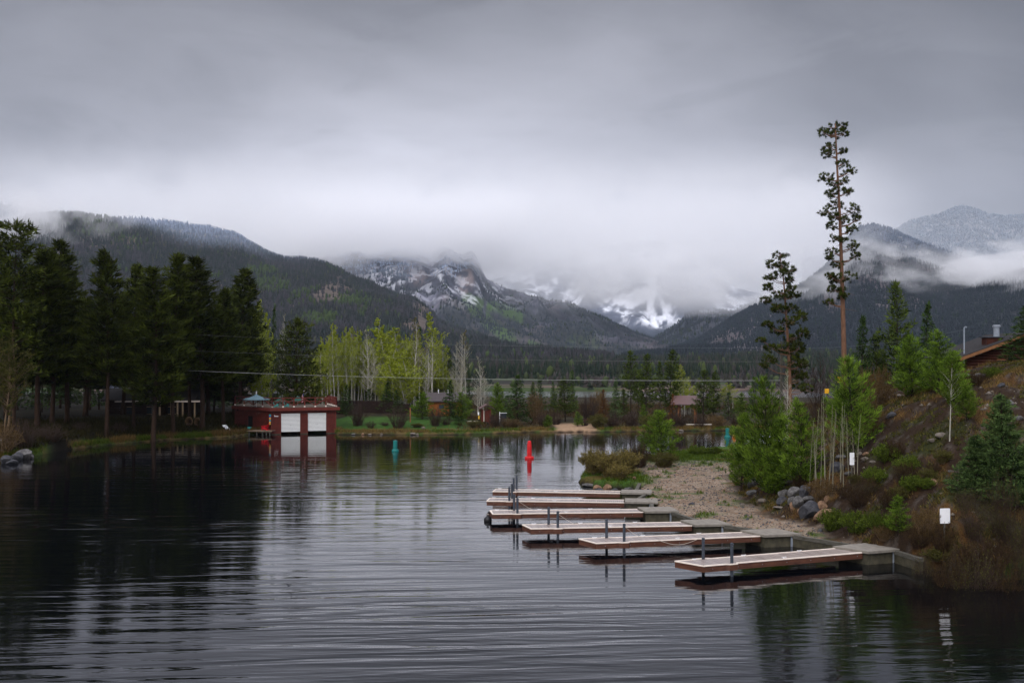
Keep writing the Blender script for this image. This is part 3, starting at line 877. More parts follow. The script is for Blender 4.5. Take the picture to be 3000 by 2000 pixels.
# ------------------------------------------------------------------ air and low cloud
def fog_box(name, lo, hi, build_density, colour=(.994, .995, .998), step=1.0, aniso=0.0):
    m = bpy.data.materials.new(name + '_vapour'); m.use_nodes = True
    nt = m.node_tree; N = nt.nodes; L = nt.links
    N.remove(N['Principled BSDF'])
    v = N.new('ShaderNodeVolumePrincipled'); v.inputs['Color'].default_value = (*colour, 1); v.inputs['Anisotropy'].default_value = aniso
    L.new(v.outputs[0], N['Material Output'].inputs['Volume'])
    d = build_density(nt)
    if isinstance(d, float): v.inputs['Density'].default_value = d
    else: L.new(d, v.inputs['Density'])
    try: m.cycles.volume_step_rate = step
    except Exception: m.volume_step_rate = step if hasattr(m, 'volume_step_rate') else None
    c = [(a + b) / 2 for a, b in zip(lo, hi)]
    mb = MB(); mb.box((0, 0, 0), [b - a for a, b in zip(lo, hi)])
    o = mb.build(name, m); o.location = c
    return tag(o, kind='stuff')


def low_cloud(lo, hi, D, size, thr, soft, zb, zt, zk, seed, stretch=(1, 1, 1.6), edge=(.35, .35, .35), step=1.0, name='low_cloud'):
    edge = edge if isinstance(edge, tuple) else (edge,) * 3
    h = [(b - a) / 2 for a, b in zip(lo, hi)]
    c = [(a + b) / 2 for a, b in zip(lo, hi)]

    def dens(nt):
        N = nt.nodes; L = nt.links; m = lambda op, a, b=None, c=None: M2(op, a, b, c, nt=nt)
        tc = N.new('ShaderNodeTexCoord'); s = N.new('ShaderNodeSeparateXYZ'); L.new(tc.outputs['Object'], s.inputs[0])
        mp = N.new('ShaderNodeMapping'); mp.inputs['Location'].default_value = (seed * 7.3, seed * 3.1, seed); mp.inputs['Scale'].default_value = tuple(k / size for k in stretch)
        L.new(tc.outputs['Object'], mp.inputs[0])
        nz = N.new('ShaderNodeTexNoise'); nz.inputs['Scale'].default_value = 1; nz.inputs['Detail'].default_value = 4; nz.inputs['Roughness'].default_value = .55
        L.new(mp.outputs[0], nz.inputs['Vector'])

        def ss(v, a, b):
            r = N.new('ShaderNodeMapRange'); r.interpolation_type = 'SMOOTHSTEP'; r.inputs['From Min'].default_value = a; r.inputs['From Max'].default_value = b
            L.new(v, r.inputs['Value']); return r.outputs[0]
        # more of the noise turns to cloud with height
        hh = ss(s.outputs['Z'], zb - c[2], zt - c[2])
        val = ss(m('ADD', m('MULTIPLY_ADD', nz.outputs['Fac'], 2.3, -.65), m('MULTIPLY', hh, zk)), thr, thr + soft)
        e = val
        for ax, hx, ed in zip('XYZ', h, edge):
            e = m('MULTIPLY', e, ss(m('ABSOLUTE', s.outputs[ax]), hx * .99, hx * (1 - ed)))
        return m('MULTIPLY', e, D)
    return fog_box(name, lo, hi, dens, step=step)


fog_box('haze', (-6500, -80, -4), (6500, 7400, 1250), lambda nt: 3.4e-5, (.70, .83, 1.0))
# deck of cloud lying on the high peak and the tops of the cliffs
low_cloud((-2100, 3180, 150), (1500, 4700, 800), .0022, 330, .60, .30, 190, 450, .46, 1, edge=(.25, .15, .8), step=.5)
# cloud rolling in the mouth of the valley, in front of the peak
low_cloud((60, 3050, 160), (1050, 3900, 410), .0046, 180, .48, .2, 150, 300, .06, 5, stretch=(.8, .6, 1.3), edge=(.5, .4, .6), step=.5)
# torn strips in front of the right-hand mountain
low_cloud((560, 1800, 125), (1500, 2480, 290), .0075, 120, .56, .15, 100, 150, .04, 2, stretch=(.75, .6, 1.6), edge=(.4, .35, .6), step=.5)
# cloud between the two right-hand mountains
low_cloud((1350, 2950, 120), (2600, 3600, 400), .0020, 200, .50, .2, 100, 160, .0, 3, edge=.7, step=.8)
# wisps on the shoulder of the left-hand mountain
low_cloud((-1420, 1980, 170), (-820, 2420, 400), .007, 120, .53, .16, 100, 200, .0, 4, stretch=(1.3, .6, .8), edge=.5, step=.5)
# cap of cloud clinging to the top of the rock massif
low_cloud((-900, 3300, 325), (120, 4150, 620), .0048, 170, .50, .28, 330, 440, .34, 6, edge=(.35, .2, .5), step=.5)
# ------------------------------------------------------------------ plants: prototypes
def unit(v):
    return v / np.maximum(np.linalg.norm(v, axis=-1, keepdims=True), 1e-9)


def needles(C0, D, n, ln, wd, spread, up, rng, tint0=None, tspread=.35):
    """n slim leaves round each of the points C0, growing roughly along D"""
    k = len(C0)
    c = np.repeat(C0, n, 0); d = np.repeat(D, n, 0)
    r = rng.normal(0, 1, (k * n, 3))
    dd = unit(unit(d) + spread * unit(r) + np.array([0, 0, up]))
    side = unit(np.cross(dd, rng.normal(0, 1, (k * n, 3))))
    l = ln * rng.uniform(.6, 1.2, (k * n, 1)); w = wd * rng.uniform(.6, 1.2, (k * n, 1))
    c = c + rng.normal(0, ln * .22, (k * n, 3))
    a = c - side * w / 2; b = c + side * w / 2; t = c + dd * l
    V = np.stack([a, b, t], 1).reshape(-1, 3)
    base = np.zeros(k) + .5 if tint0 is None else tint0
    tint = np.clip(np.repeat(base, n) + rng.uniform(-tspread, tspread, k * n), 0, 1)
    return V, tint


def leaf_mesh(name, Vs, tints, m):
    V = np.concatenate(Vs); t = np.concatenate(tints)
    return np_mesh(name, V, np.arange(len(V)).reshape(-1, 3), m, tint=t)


def conifer(name, seed, H, R, cb, nb, prof, rise, curve, per, ln, wd, m_leaf, m_bark, r0=.16, lean=.0, bend=.25, spread=.9, up=.25, spacing=.30, gap=0.0, lens=(.55, 1.15), wig=.12, whorl=0, dead=0, side=.30):
    """trunk with limbs (one mesh) and crown of needle sprays (another mesh)"""
    rng = np.random.default_rng(seed)
    ph = rng.uniform(0, 6.28, 4)

    def axis(z):
        f = z / H
        return np.array([lean * H * f + bend * math.sin(f * 3.1 + ph[0]) * f, bend * math.sin(f * 2.3 + ph[1]) * f, z])
    tb = MB()
    zz = np.linspace(-.6, H, 12)
    tb.tube([axis(z) for z in zz], [max(.012, r0 * (1 - .93 * max(z, 0) / H)) * (1.25 if z < .2 else 1) for z in zz], 8)
    Cs, Ds, Ts = [], [], []
    az = rng.uniform(0, 6.28)
    z0 = cb * H
    for i in range(nb):
        if whorl:
            f = (int(i / whorl) + .15 * rng.uniform(-1, 1)) / max(1, nb / whorl)
        else:
            f = (i + rng.uniform(0, 1)) / nb
        f = min(max(f, 0), .985)
        if gap and vnoise(np.array([f * 9 + seed]), np.array([az * .8]), seed)[0] < gap:
            az += 2.4; continue
        z = z0 + (H - z0) * f
        az += 2.4 + rng.normal(0, .35)
        Lb = R * prof(f) * rng.uniform(*lens)
        if Lb < .15: Lb = .15
        ri, cu = rise + rng.normal(0, .10), curve
        bp = axis(z); dv = np.array([math.cos(az), math.sin(az), 0]); sv = np.array([-math.sin(az), math.cos(az), 0])
        w = rng.normal(0, wig)

        def bpos(s): return bp + dv * (Lb * s) + sv * (Lb * w * s * s) + np.array([0, 0, Lb * (ri * s + cu * s * s)])
        if Lb > .5: tb.tube([bpos(0), bpos(.5), bpos(.95)], [r0 * .22 * (1 - .6 * f) + .008, r0 * .14 * (1 - .6 * f) + .006, .006], 4, cap=False)
        k = max(2, int(Lb / spacing))
        s0 = .22 if Lb > 1 else .05
        bt = rng.uniform(.25, .7)
        for j in range(k):
            s = s0 + (1 - s0) * (j + rng.uniform(0, 1)) / k
            p = bpos(s); dr = unit(bpos(min(1, s + .05)) - bpos(s - .05))
            lat = rng.normal(0, side) * Lb * (.35 + .5 * (1 - abs(2 * s - 1.1)))
            p = p + sv * lat + np.array([0, 0, rng.normal(0, .04) * Lb])
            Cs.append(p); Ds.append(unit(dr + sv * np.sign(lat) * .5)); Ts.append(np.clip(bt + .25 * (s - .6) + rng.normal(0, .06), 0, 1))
    for i in range(dead):
        z = H * rng.uniform(.12, cb + .05); a = rng.uniform(0, 6.28); l = R * rng.uniform(.2, .55); p = axis(z)
        tb.tube([p, p + np.array([math.cos(a) * l, math.sin(a) * l, -.15 * l])], [.02, .006], 3, cap=False)
    # leader
    for j in range(5):
        Cs.append(axis(H * (.965 + .008 * j))); Ds.append(np.array([0, 0, 1.])); Ts.append(.6)
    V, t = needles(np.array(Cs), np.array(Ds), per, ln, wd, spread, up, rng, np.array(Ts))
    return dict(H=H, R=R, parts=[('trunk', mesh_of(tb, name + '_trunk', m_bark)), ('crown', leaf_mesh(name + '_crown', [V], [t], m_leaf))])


def mesh_of(mb, name, m, smooth=True):
    me = bpy.data.meshes.new(name); me.from_pydata(mb.v, [], mb.f)
    for q in (m if isinstance(m, (list, tuple)) else [m]): me.materials.append(q)
    me.polygons.foreach_set('material_index', mb.m)
    if smooth: me.polygons.foreach_set('use_smooth', [True] * len(me.polygons))
    me.update(); return me


def broadleaf(name, seed, H, R, cb, nst, m_leaf, m_bark, nbr=34, leaves=3, lw=.16, r0=.09, twigs=5, stem_spread=.6, rise=1.1, lean=.04, rtw=.012, prof=None):
    """pale-stemmed aspen: one or more stems, rising branches with twigs, thin leaf cover"""
    rng = np.random.default_rng(seed)
    tb = MB(); Cs, Ds, Ts = [], [], []
    prof = prof or (lambda f: (.35 + .65 * math.sin(min(1, f * 1.25) * 3.0)) * (1.02 - f) ** .5 + .08)
    for q in range(nst):
        hx = H * (1 if q == 0 else rng.uniform(.62, .97))
        ox, oy = (0, 0) if nst == 1 else rng.uniform(-stem_spread, stem_spread, 2)
        lx, ly = rng.normal(0, lean, 2)
        if nst > 1: lx += ox * .06; ly += oy * .06
        ph = rng.uniform(0, 6.28, 2)

        def axis(z, ox=ox, oy=oy, lx=lx, ly=ly, ph=ph): return np.array([ox + lx * z + .02 * z * math.sin(z * .5 + ph[0]), oy + ly * z + .02 * z * math.sin(z * .45 + ph[1]), z])
        zz = np.linspace(-.5, hx, 9)
        tb.tube([axis(z) for z in zz], [max(.012, r0 * (hx / H) * (1 - .88 * max(z, 0) / hx)) for z in zz], 6, cap=False)
        for i in range(nbr):
            f = (i + rng.uniform(0, 1)) / nbr
            z = hx * (cb + (1 - cb) * f * .97); a = rng.uniform(0, 6.28)
            l = R * prof(f) * rng.uniform(.5, 1.1)
            p = axis(z); dv = np.array([math.cos(a), math.sin(a), 0])
            e = p + dv * l + np.array([0, 0, l * rise * rng.uniform(.6, 1.3)])
            mid = p * .5 + e * .5 + np.array([0, 0, -.08 * l])
            tb.tube([p, mid, e], [r0 * .25 * (1 - .6 * f) + rtw * .4, r0 * .13 * (1 - .6 * f) + rtw * .4, rtw * .6], 3, cap=False)
            for j in range(twigs):
                s = rng.uniform(.25, 1); b_ = p * (1 - s) + e * s + np.array([0, 0, -.06 * l * (1 - s)])
                tl = l * rng.uniform(.2, .5); a2 = a + rng.normal(0, 1.0)
                t_ = b_ + np.array([math.cos(a2), math.sin(a2), rng.uniform(.3, 1.4)]) * tl
                tb.tube([b_, t_], [rtw * .6, rtw * .35], 3, cap=False)
                for g in range(leaves):
                    s2 = rng.uniform(.2, 1.1)
                    Cs.append(b_ * (1 - s2) + t_ * s2 + rng.normal(0, .12, 3) * l * .5); Ds.append(unit(rng.normal(0, 1, 3))); Ts.append(rng.uniform(.2, .8))
    parts = [('trunk', mesh_of(tb, name + '_trunk', m_bark))]
    if Cs:
        V, t = needles(np.array(Cs), np.array(Ds), 2, lw, lw * .8, 1.0, 0, rng, np.array(Ts))
        parts.append(('crown', leaf_mesh(name + '_crown', [V], [t], m_leaf)))
    return dict(H=H, R=R, parts=parts)


def shrub(name, seed, H, R, nst, m_leaf, m_twig, leaves=0, lw=.10, twigs=6, rt=.012, flat=.5, spread=1.0):
    rng = np.random.default_rng(seed)
    tb = MB(); Cs, Ds, Ts = [], [], []
    for i in range(nst):
        a = rng.uniform(0, 6.28); o = rng.uniform(0, .35) * R
        h = H * rng.uniform(.55, 1.05); out = R * rng.uniform(.1, 1.0) ** .7 * spread
        p = np.array([math.cos(a) * o, math.sin(a) * o, -.15])
        e = np.array([math.cos(a) * out, math.sin(a) * out, h * (1 - flat * (out / R) ** 2)])
        m_ = p * .45 + e * .55 + np.array([0, 0, .14 * h]) + rng.normal(0, .05 * R, 3)
        tb.tube([p, m_, e], [rt * 1.6, rt, rt * .45], 3, cap=False)
        for j in range(twigs):
            s = rng.uniform(.3, 1); b_ = (p * (1 - s) + m_ * s) if s < .55 else (m_ * (1 - (s - .55) / .45) + e * (s - .55) / .45)
            t_ = b_ + unit(rng.normal(0, 1, 3) + np.array([0, 0, 1.1]) + unit(e - p) * .8) * H * rng.uniform(.10, .28)
            tb.tube([b_, t_], [rt * .6, rt * .35], 3, cap=False)
            for g in range(leaves):
                Cs.append(t_ * rng.uniform(.2, 1.05) + b_ * 0 + (b_ - t_) * rng.uniform(0, .6) if False else b_ + (t_ - b_) * rng.uniform(.1, 1.1)); Ds.append(unit(rng.normal(0, 1, 3) + np.array([0, 0, .6]))); Ts.append(rng.uniform(.2, .8))
    parts = [('stems', mesh_of(tb, name + '_stems', m_twig))]
    if Cs:
        V, t = needles(np.array(Cs), np.array(Ds), 2, lw, lw * .55, .9, .1, rng, np.array(Ts))
        parts.append(('foliage', leaf_mesh(name + '_foliage', [V], [t], m_leaf)))
    return dict(H=H, R=R, parts=parts)


# materials of the plants
bark = mat('pine_bark', (.040, .024, .016), .9, .45, 3.0, .02, 12, .1, stretch=(3, 3, .6))
bark_red = mat('red_pine_bark', (.16, .085, .052), .9, .4, 3.0, .02, 10, .1, stretch=(3, 3, .6))
bark_dark = mat('dark_bark', (.03, .021, .016), .9, .4, 3.0, .02, 12, .1)
bark_pale = mat('aspen_bark', (.40, .38, .32), .8, .35, 2.5, .005, 12, .1, stretch=(3, 3, 1))
bark_grn = mat('young_aspen_bark', (.22, .205, .145), .8, .3, 2.5, .005, 12, .1, stretch=(3, 3, 1))
twig_tan = mat('tan_twigs', (.17, .115, .07), .85, .3, 2, spec=.1)
twig_brn = mat('brown_twigs', (.050, .033, .025), .85, .3, 2, spec=.1)
twig_red = mat('red_brown_twigs', (.042, .024, .018), .85, .3, 2, spec=.1)
n_dark = foliage('dark_pine_needles', (.012, .018, .004), (.082, .106, .019), trans=.12)
n_tall = foliage('tall_pine_needles', (.015, .025, .007), (.135, .172, .032), trans=.12)
n_young = foliage('young_pine_needles', (.032, .074, .008), (.215, .345, .05), trans=.25, hv=.18)
n_mid = foliage('pine_needles', (.022, .040, .009), (.115, .165, .034), trans=.15)
n_spruce = foliage('spruce_needles', (.018, .040, .014), (.085, .15, .045), trans=.12)
n_blue = foliage('blue_spruce_needles', (.022, .052, .016), (.14, .225, .095), trans=.12, hv=.12)
n_rust = foliage('rusty_needles', (.09, .035, .012), (.24, .105, .035), trans=.1)
l_asp = foliage('aspen_leaves', (.30, .37, .022), (.52, .60, .09), trans=.35, hv=.12)
l_aspb = foliage('aspen_buds', (.15, .13, .05), (.28, .26, .10), trans=.3)
l_olive = foliage('olive_leaves', (.055, .062, .018), (.15, .145, .045), trans=.25)
l_green = foliage('green_leaves', (.05, .09, .012), (.17, .235, .04), trans=.25)
l_tan = foliage('dry_leaves', (.09, .056, .024), (.20, .13, .055), trans=.2)
l_brown = foliage('brown_leaves', (.045, .030, .016), (.10, .066, .034), trans=.2)
l_pale = foliage('straw_leaves', (.22, .15, .075), (.38, .28, .14), trans=.2)

PR = {}
col_prof = lambda f: (.70 + .30 * math.sin(min(1, f * 2.2) * 1.57)) * (1 - f) ** .62 + .05
cone_prof = lambda f: (1 - f) ** .8 + .03
bush_prof = lambda f: (.75 + .25 * math.sin(f * 3.1)) * (1 - f) ** .6 + .04
for i in range(4):
    PR['lodge%d' % i] = conifer('lodgepole', 100 + i, 18, 2.6, (.28, .31, .25, .33)[i], 150, col_prof, .06, .20, 13, .52, .14, n_dark, bark, .19, bend=.4, spacing=.26, gap=.13, dead=14, up=.45, lens=(.55, 1.25), side=.24, spread=.8)
PR['snagpine'] = conifer('layered_pine', 121, 19, 3.3, .26, 130, lambda f: (.80 - .30 * f) + .30 * math.sin(f * 12) ** 2 * (1 - .5 * f) + .02, -.02, .16, 10, .6, .16, n_dark, bark, .2, spacing=.30, gap=.26, dead=10)
PR['roundpine'] = conifer('round_pine', 131, 12, 3.7, .10, 140, lambda f: math.sqrt(max(0, 1 - (f * 1.02) ** 2.2)) * .95 + .05, .12, .12, 7, .55, .14, n_dark, bark, .2, spacing=.33, gap=.12)
PR['midpine0'] = conifer('pine', 141, 10, 2.3, .18, 85, col_prof, .12, .18, 8, .45, .13, n_mid, bark_dark, .13, spacing=.28, gap=.18, dead=8)
PR['midpine1'] = conifer('pine', 142, 10, 2.1, .30, 75, col_prof, .12, .18, 8, .45, .13, n_mid, bark_dark, .12, spacing=.28, gap=.28, dead=10)
PR['spruce0'] = conifer('spruce', 151, 7, 2.0, .05, 95, cone_prof, -.12, .22, 8, .30, .10, n_spruce, bark_dark, .10, spacing=.22, gap=.05, up=.1)
PR['spruce1'] = conifer('spruce', 152, 7, 1.7, .04, 80, cone_prof, -.05, .2, 8, .32, .10, n_spruce, bark_dark, .10, spacing=.24, gap=.14, up=.1)
PR['youngpine0'] = conifer('young_pine', 161, 5, 1.55, .03, 85, bush_prof, .32, .28, 11, .26, .045, n_young, bark_dark, .07, spacing=.11, spread=.75, up=.45, lens=(.6, 1.2), whorl=6)
PR['youngpine1'] = conifer('young_pine', 162, 5, 1.35, .05, 72, lambda f: (1 - f) ** .7 + .05, .30, .25, 11, .26, .045, n_young, bark_dark, .07, spacing=.11, spread=.75, up=.45, lens=(.55, 1.2), whorl=6)
PR['youngpine2'] = conifer('young_pine', 163, 5, 1.7, .08, 80, lambda f: (.5 + .5 * math.sin(f * 2.6 + .5)) * (1 - f) ** .4 + .05, .28, .25, 11, .28, .045, n_young, bark_dark, .07, spacing=.12, spread=.8, up=.4, gap=.15, lens=(.5, 1.2))
PR['nearspruce'] = conifer('near_spruce', 171, 6, 1.9, .02, 150, lambda f: (1 - f) ** .62 + .04, .10, .16, 12, .22, .06, n_blue, bark_dark, .09, spacing=.11, up=.15, lens=(.65, 1.15))
PR['tallpine'] = conifer('tall_pine', 181, 24, 1.85, .40, 96, lambda f: .60 + .40 * math.sin(f * 17 + 1) ** 2 - .12 * f * f, .06, .10, 26, .30, .075, n_tall, bark_red, .23, bend=.5, lean=-.012, spacing=.15, gap=.33, dead=10, lens=(.4, 1.15), side=.42, up=.2)
PR['oldpine'] = conifer('old_pine', 183, 17, 2.7, .16, 124, lambda f: (.55 + .45 * math.sin(f * 13) ** 2) * (1 - f) ** .35 + .08,   .02, .14, 18, .36, .10, n_tall, bark_red, .2, bend=.5, spacing=.19, gap=.33, dead=8, lens=(.4, 1.15), side=.4, up=.25)
PR['aspen_leafy'] = broadleaf('aspen', 201, 12, 2.0, .16, 8, l_asp, bark_pale, 38, 8, .15, .10, 7, 1.5, rise=1.7)
PR['aspen_thin'] = broadleaf('aspen', 202, 12, 1.5, .26, 3, l_asp, bark_pale, 44, 9, .12, .09, 6, .6, rise=1.7)
PR['aspen_bud'] = broadleaf('aspen', 203, 12, 1.7, .35, 1, l_aspb, bark_pale, 40, 3, .13, .12, 6, .4)
PR['aspen_bare'] = broadleaf('aspen', 204, 12, 2.0, .22, 2, l_aspb, bark_pale, 40, 1, .10, .12, 7, .35, rtw=.022)
PR['aspen_tall'] = broadleaf('aspen', 206, 14, 1.7, .30, 1, l_asp, bark_pale, 60, 4, .18, .12, 7, .4)
PR['sapling0'] = broadleaf('aspen_sapling', 211, 5, .45, .35, 1, l_green, bark_grn, 18, 1, .06, .035, 3, .3, rise=1.8, rtw=.006)
PR['sapling1'] = broadleaf('aspen_sapling', 212, 5, .55, .45, 1, l_green, bark_grn, 20, 2, .06, .032, 3, .3, rise=1.6, rtw=.006, lean=.06)
PR['younga'] = broadleaf('young_aspen', 213, 5, .75, .40, 1, l_green, bark_pale, 30, 7, .09, .045, 5, .3, rise=1.2, rtw=.007)
PR['bareshrub'] = shrub('willow', 221, 3.2, 1.9, 75, l_tan, twig_brn, 0, twigs=7, rt=.022)
PR['tanshrub'] = shrub('willow', 222, 3.0, 1.9, 80, l_tan, twig_tan, 4, .14, 7, rt=.02)
PR['oliveshrub'] = shrub('willow', 223, 2.0, 1.7, 120, l_olive, twig_tan, 7, .12, 8, rt=.010, flat=.3)
l_tanol = foliage('tan_olive_leaves', (.12, .105, .035), (.30, .24, .10), trans=.25)
PR['tipwillow'] = shrub('willow', 231, 2.0, 1.6, 150, l_tanol, twig_tan, 6, .13, 8, rt=.010, flat=.25)
PR['greenshrub'] = shrub('shrub', 224, 1.3, 1.5, 90, l_green, twig_brn, 8, .11, 8, rt=.009)
PR['brownshrub'] = shrub('shrub', 225, 1.8, 1.5, 90, l_brown, twig_red, 3, .08, 8, rt=.009)
PR['dryshrub'] = shrub('shrub', 226, 1.8, 1.4, 90, l_tan, twig_tan, 5, .08, 7, rt=.008)
PR['deadtree'] = broadleaf('dead_tree', 227, 7, 2.2, .15, 2, l_tan, twig_red, 50, 0, .1, .10, 8, .5, rtw=.016, rise=.9)
PR['brushy'] = shrub('brush', 228, 2.4, 1.4, 80, l_olive, twig_brn, 1, .07, 9, rt=.007, flat=.3)


def plant(kind, name, label, cat, px, top, Y, halfpx=None, group=None, base=None, mats=None, rz=None, X=None, sink=0.0):
    """stands one copy of a prototype on the ground at distance Y, its top on photo row `top`"""
    global _seed
    _seed += 1
    rr = random.Random(_seed)
    pr = PR[kind]
    x = XA(px, Y) if X is None else X
    zb = (hz(x, Y) if base is None else base) - sink
    zt = CAMH - (top - HZ) / F * Y
    Hh = max(.25, zt - zb)
    sh = Hh / pr['H']
    sw = (halfpx / F * Y) / pr['R'] if halfpx else sh
    r = thing(name, label, cat, (x, Y, zb), rr.uniform(0, 6.28) if rz is None else rz, group)
    r.scale = (sw, sw, sh)
    for pn, me in pr['parts']:
        o = link(pn, me, r)
        if mats and pn in mats:
            o.material_slots[0].link = 'OBJECT'; o.material_slots[0].material = mats[pn]
    return r


_seed = 0
TL = []
GL = 'dark pines on the left bank'
for kind, px, top, Y, hw, lab in (
    ('snagpine', 42, 655, 121, 88, 'tall layered pine with flat spreading top, leftmost on the bank'),
    ('lodge0', -30, 740, 130, 80, 'dense pine cut by the left edge of the photo behind the layered pine'),
    ('lodge1', 110, 735, 127, 70, 'bushy dark pine right beside the layered pine'),
    ('lodge2', 152, 748, 131, 62, 'shorter dark pine touching the broad flat-headed pine'),
    ('lodge0', 196, 712, 134, 66, 'broad flat-headed dark pine above the rounded grass point'),
    ('lodge3', 312, 738, 128, 56, 'slim pointed dark pine standing clear with gaps on both sides'),
    ('lodge1', 392, 778, 138, 44, 'narrow dark pine just right of the slim pointed pine'),
    ('lodge2', 448, 790, 131, 66, 'broad yellowish dark pine in front of the cabin'),
    ('lodge3', 508, 748, 136, 54, 'tall open-topped dark pine above the wicker chairs'),
    ('lodge0', 592, 760, 143, 68, 'tall double-headed dark pine left of the boathouse'),
    ('lodge1', 556, 785, 150, 50, 'dark pine filling the gap behind the double-headed pine'),
    ('lodge2', 706, 792, 161, 56, 'tapering dark pine with thin spire over the boathouse deck'),
    ('lodge3', 655, 850, 149, 50, 'shorter dark pine behind the boathouse deck umbrella'),
    ('lodge2', 250, 880, 152, 70, 'low dark pine in the shade behind the slim pointed pine'),
    ('lodge1', 20, 900, 150, 80, 'low dark pine deep in the shade at the left edge'),
    ('lodge0', 360, 930, 158, 60, 'low dark pine behind the left cabin'),
    ('lodge3', 480, 940, 160, 60, 'low dark pine behind the porch of the cabin'),
    ('lodge1', 110, 930, 155, 75, 'low dark pine filling the shade behind the broad flat-headed pine'),
    ('lodge0', 610, 960, 165, 60, 'low dark pine between cabin and boathouse')):
    plant(kind, 'pine_tree', lab, 'tree', px, top, Y, hw * (1.62 if kind != 'snagpine' else 1.15), GL)
_r = random.Random(5)
for q in range(26):
    px = -60 + q * 30 + _r.uniform(-10, 10)
    plant('lodge2' if q % 3 else 'spruce0', 'pine_tree', 'dark pine in the deep shade at the back of the left forest', 'tree', px, _r.uniform(905, 1010) if q < 23 else 1040, _r.uniform(166, 192), _r.uniform(40, 58), 'shaded pines at the back of the left forest')
plant('roundpine', 'pine_tree', 'wide rounded dark pine directly behind the boathouse', 'tree', 872, 937, 158, 86, GL)
plant('aspen_leafy', 'aspen_tree', 'bright yellow-green aspen glowing between the dark pines behind the boathouse', 'tree', 772, 880, 168, 36)
plant('spruce1', 'spruce_tree', 'small dark spruce peeking out above the rounded pine', 'tree', 800, 905, 172, 22)
plant('aspen_bare', 'aspen_tree', 'bare grey aspen rising just left of the rounded pine', 'tree', 826, 915, 175, 20)
for q, (px, top, Y, hw, lab) in enumerate(((12, 965, 116, 60, 'pale leafing willow at the left edge under the pines'), (70, 1225, 112, 62, 'rounded brown willow shrub above the shore boulders'), (150, 1240, 117, 55, 'brown bare shrub at the start of the left grass bank'), (5, 1235, 108, 60, 'tan grassy shrub at the left edge above the boulders'))):
    plant(('aspen_thin', 'bareshrub', 'bareshrub', 'tanshrub')[q], ('aspen_tree' if q == 0 else 'willow_shrub'), lab, 'tree' if q == 0 else 'shrub', px, top, Y, hw, mats={'crown': l_olive, 'trunk': twig_tan} if q == 0 else None)

# aspens right of the boathouse
GA = 'spring aspens behind the lawn'
for kind, px, top, Y, hw, lab in (
    ('aspen_thin', 952, 985, 186, 26, 'thin yellow-green aspen leaning against the rounded dark pine'),
    ('aspen_thin', 984, 945, 180, 24, 'slender pale-stemmed aspen above the right corner of the boathouse railing'),
    ('aspen_leafy', 1002, 960, 194, 34, 'soft green leafy aspen at the back of the left aspen row'),
    ('aspen_thin', 1024, 955, 182, 22, 'slender aspen third along from the boathouse'),
    ('aspen_thin', 1046, 965, 186, 24, 'slender pale aspen immediately left of the bare grey aspen'),
    ('aspen_bare', 1084, 962, 176, 34, 'bare grey aspen with wide twiggy crown above the lawn'),
    ('aspen_bare', 1106, 1010, 180, 24, 'shorter bare aspen right against the wide twiggy one'),
    ('aspen_leafy', 1153, 934, 190, 50, 'tallest bright leafy aspen with rounded dome top'),
    ('aspen_leafy', 1128, 1035, 178, 40, 'low bright yellow-green aspen clump under the domed aspen'),
    ('aspen_leafy', 1188, 1025, 174, 46, 'bright yellow-green aspen clump just left of the orange cabin'),
    ('aspen_bud', 1212, 928, 184, 32, 'tall tan budding aspen right of the domed aspen'),
    ('aspen_tall', 1268, 914, 182, 34, 'tallest straight aspen with pale trunk above the orange cabin'),
    ('aspen_bare', 1250, 1005, 178, 24, 'bare aspen close to the left of the tallest straight aspen'),
    ('aspen_bare', 1348, 975, 184, 26, 'bare white aspen of the pair beyond the cabin roof, left one'),
    ('aspen_bud', 1364, 965, 186, 24, 'budding white aspen of the pair beyond the cabin roof, right one'),
    ('aspen_bare', 1334, 1000, 188, 20, 'thin bare aspen left of the white aspen pair'),
    ('aspen_bare', 1398, 1085, 178, 22, 'small leaning bare aspen beside the red kiosk'),
    ('aspen_bare', 1417, 1042, 180, 24, 'bare white-stemmed aspen directly behind the red kiosk'),
    ('aspen_thin', 1308, 1070, 192, 24, 'low green aspen behind the ridge of the cabin roof')):
    plant(kind, 'aspen_tree', lab, 'tree', px, top, Y, hw * 1.15, GA)
for q, (px, top) in enumerate(((968, 1015), (1012, 1010), (1060, 1040), (1100, 1060), (1140, 1000), (1170, 1070), (1225, 1040), (1262, 1060), (1295, 1090), (1035, 1080), (1120, 1100), (1200, 1110))):
    plant('aspen_leafy', 'aspen_tree', 'low leafy aspen in the green mass behind the pale trunks', 'tree', px, top, 196 + 3 * (q % 4), 44, 'leafy aspens behind the pale trunks')
for q, (px, top) in enumerate(((944, 1005), (970, 972), (992, 985), (1014, 968), (1036, 975), (1060, 992), (1072, 1010), (1096, 1000), (1118, 985), (1136, 965), (1170, 960), (1200, 975), (1228, 965), (1246, 985), (1285, 975))):
    plant(('aspen_thin', 'aspen_bud', 'aspen_thin')[q % 3], 'aspen_tree', 'upright feathery aspen in the back rows of the lime-green stand', 'tree', px, top, 188 + 4 * (q % 3), 24, 'feathery aspens in the back rows of the stand')
GS = 'small evergreens along the far shore'
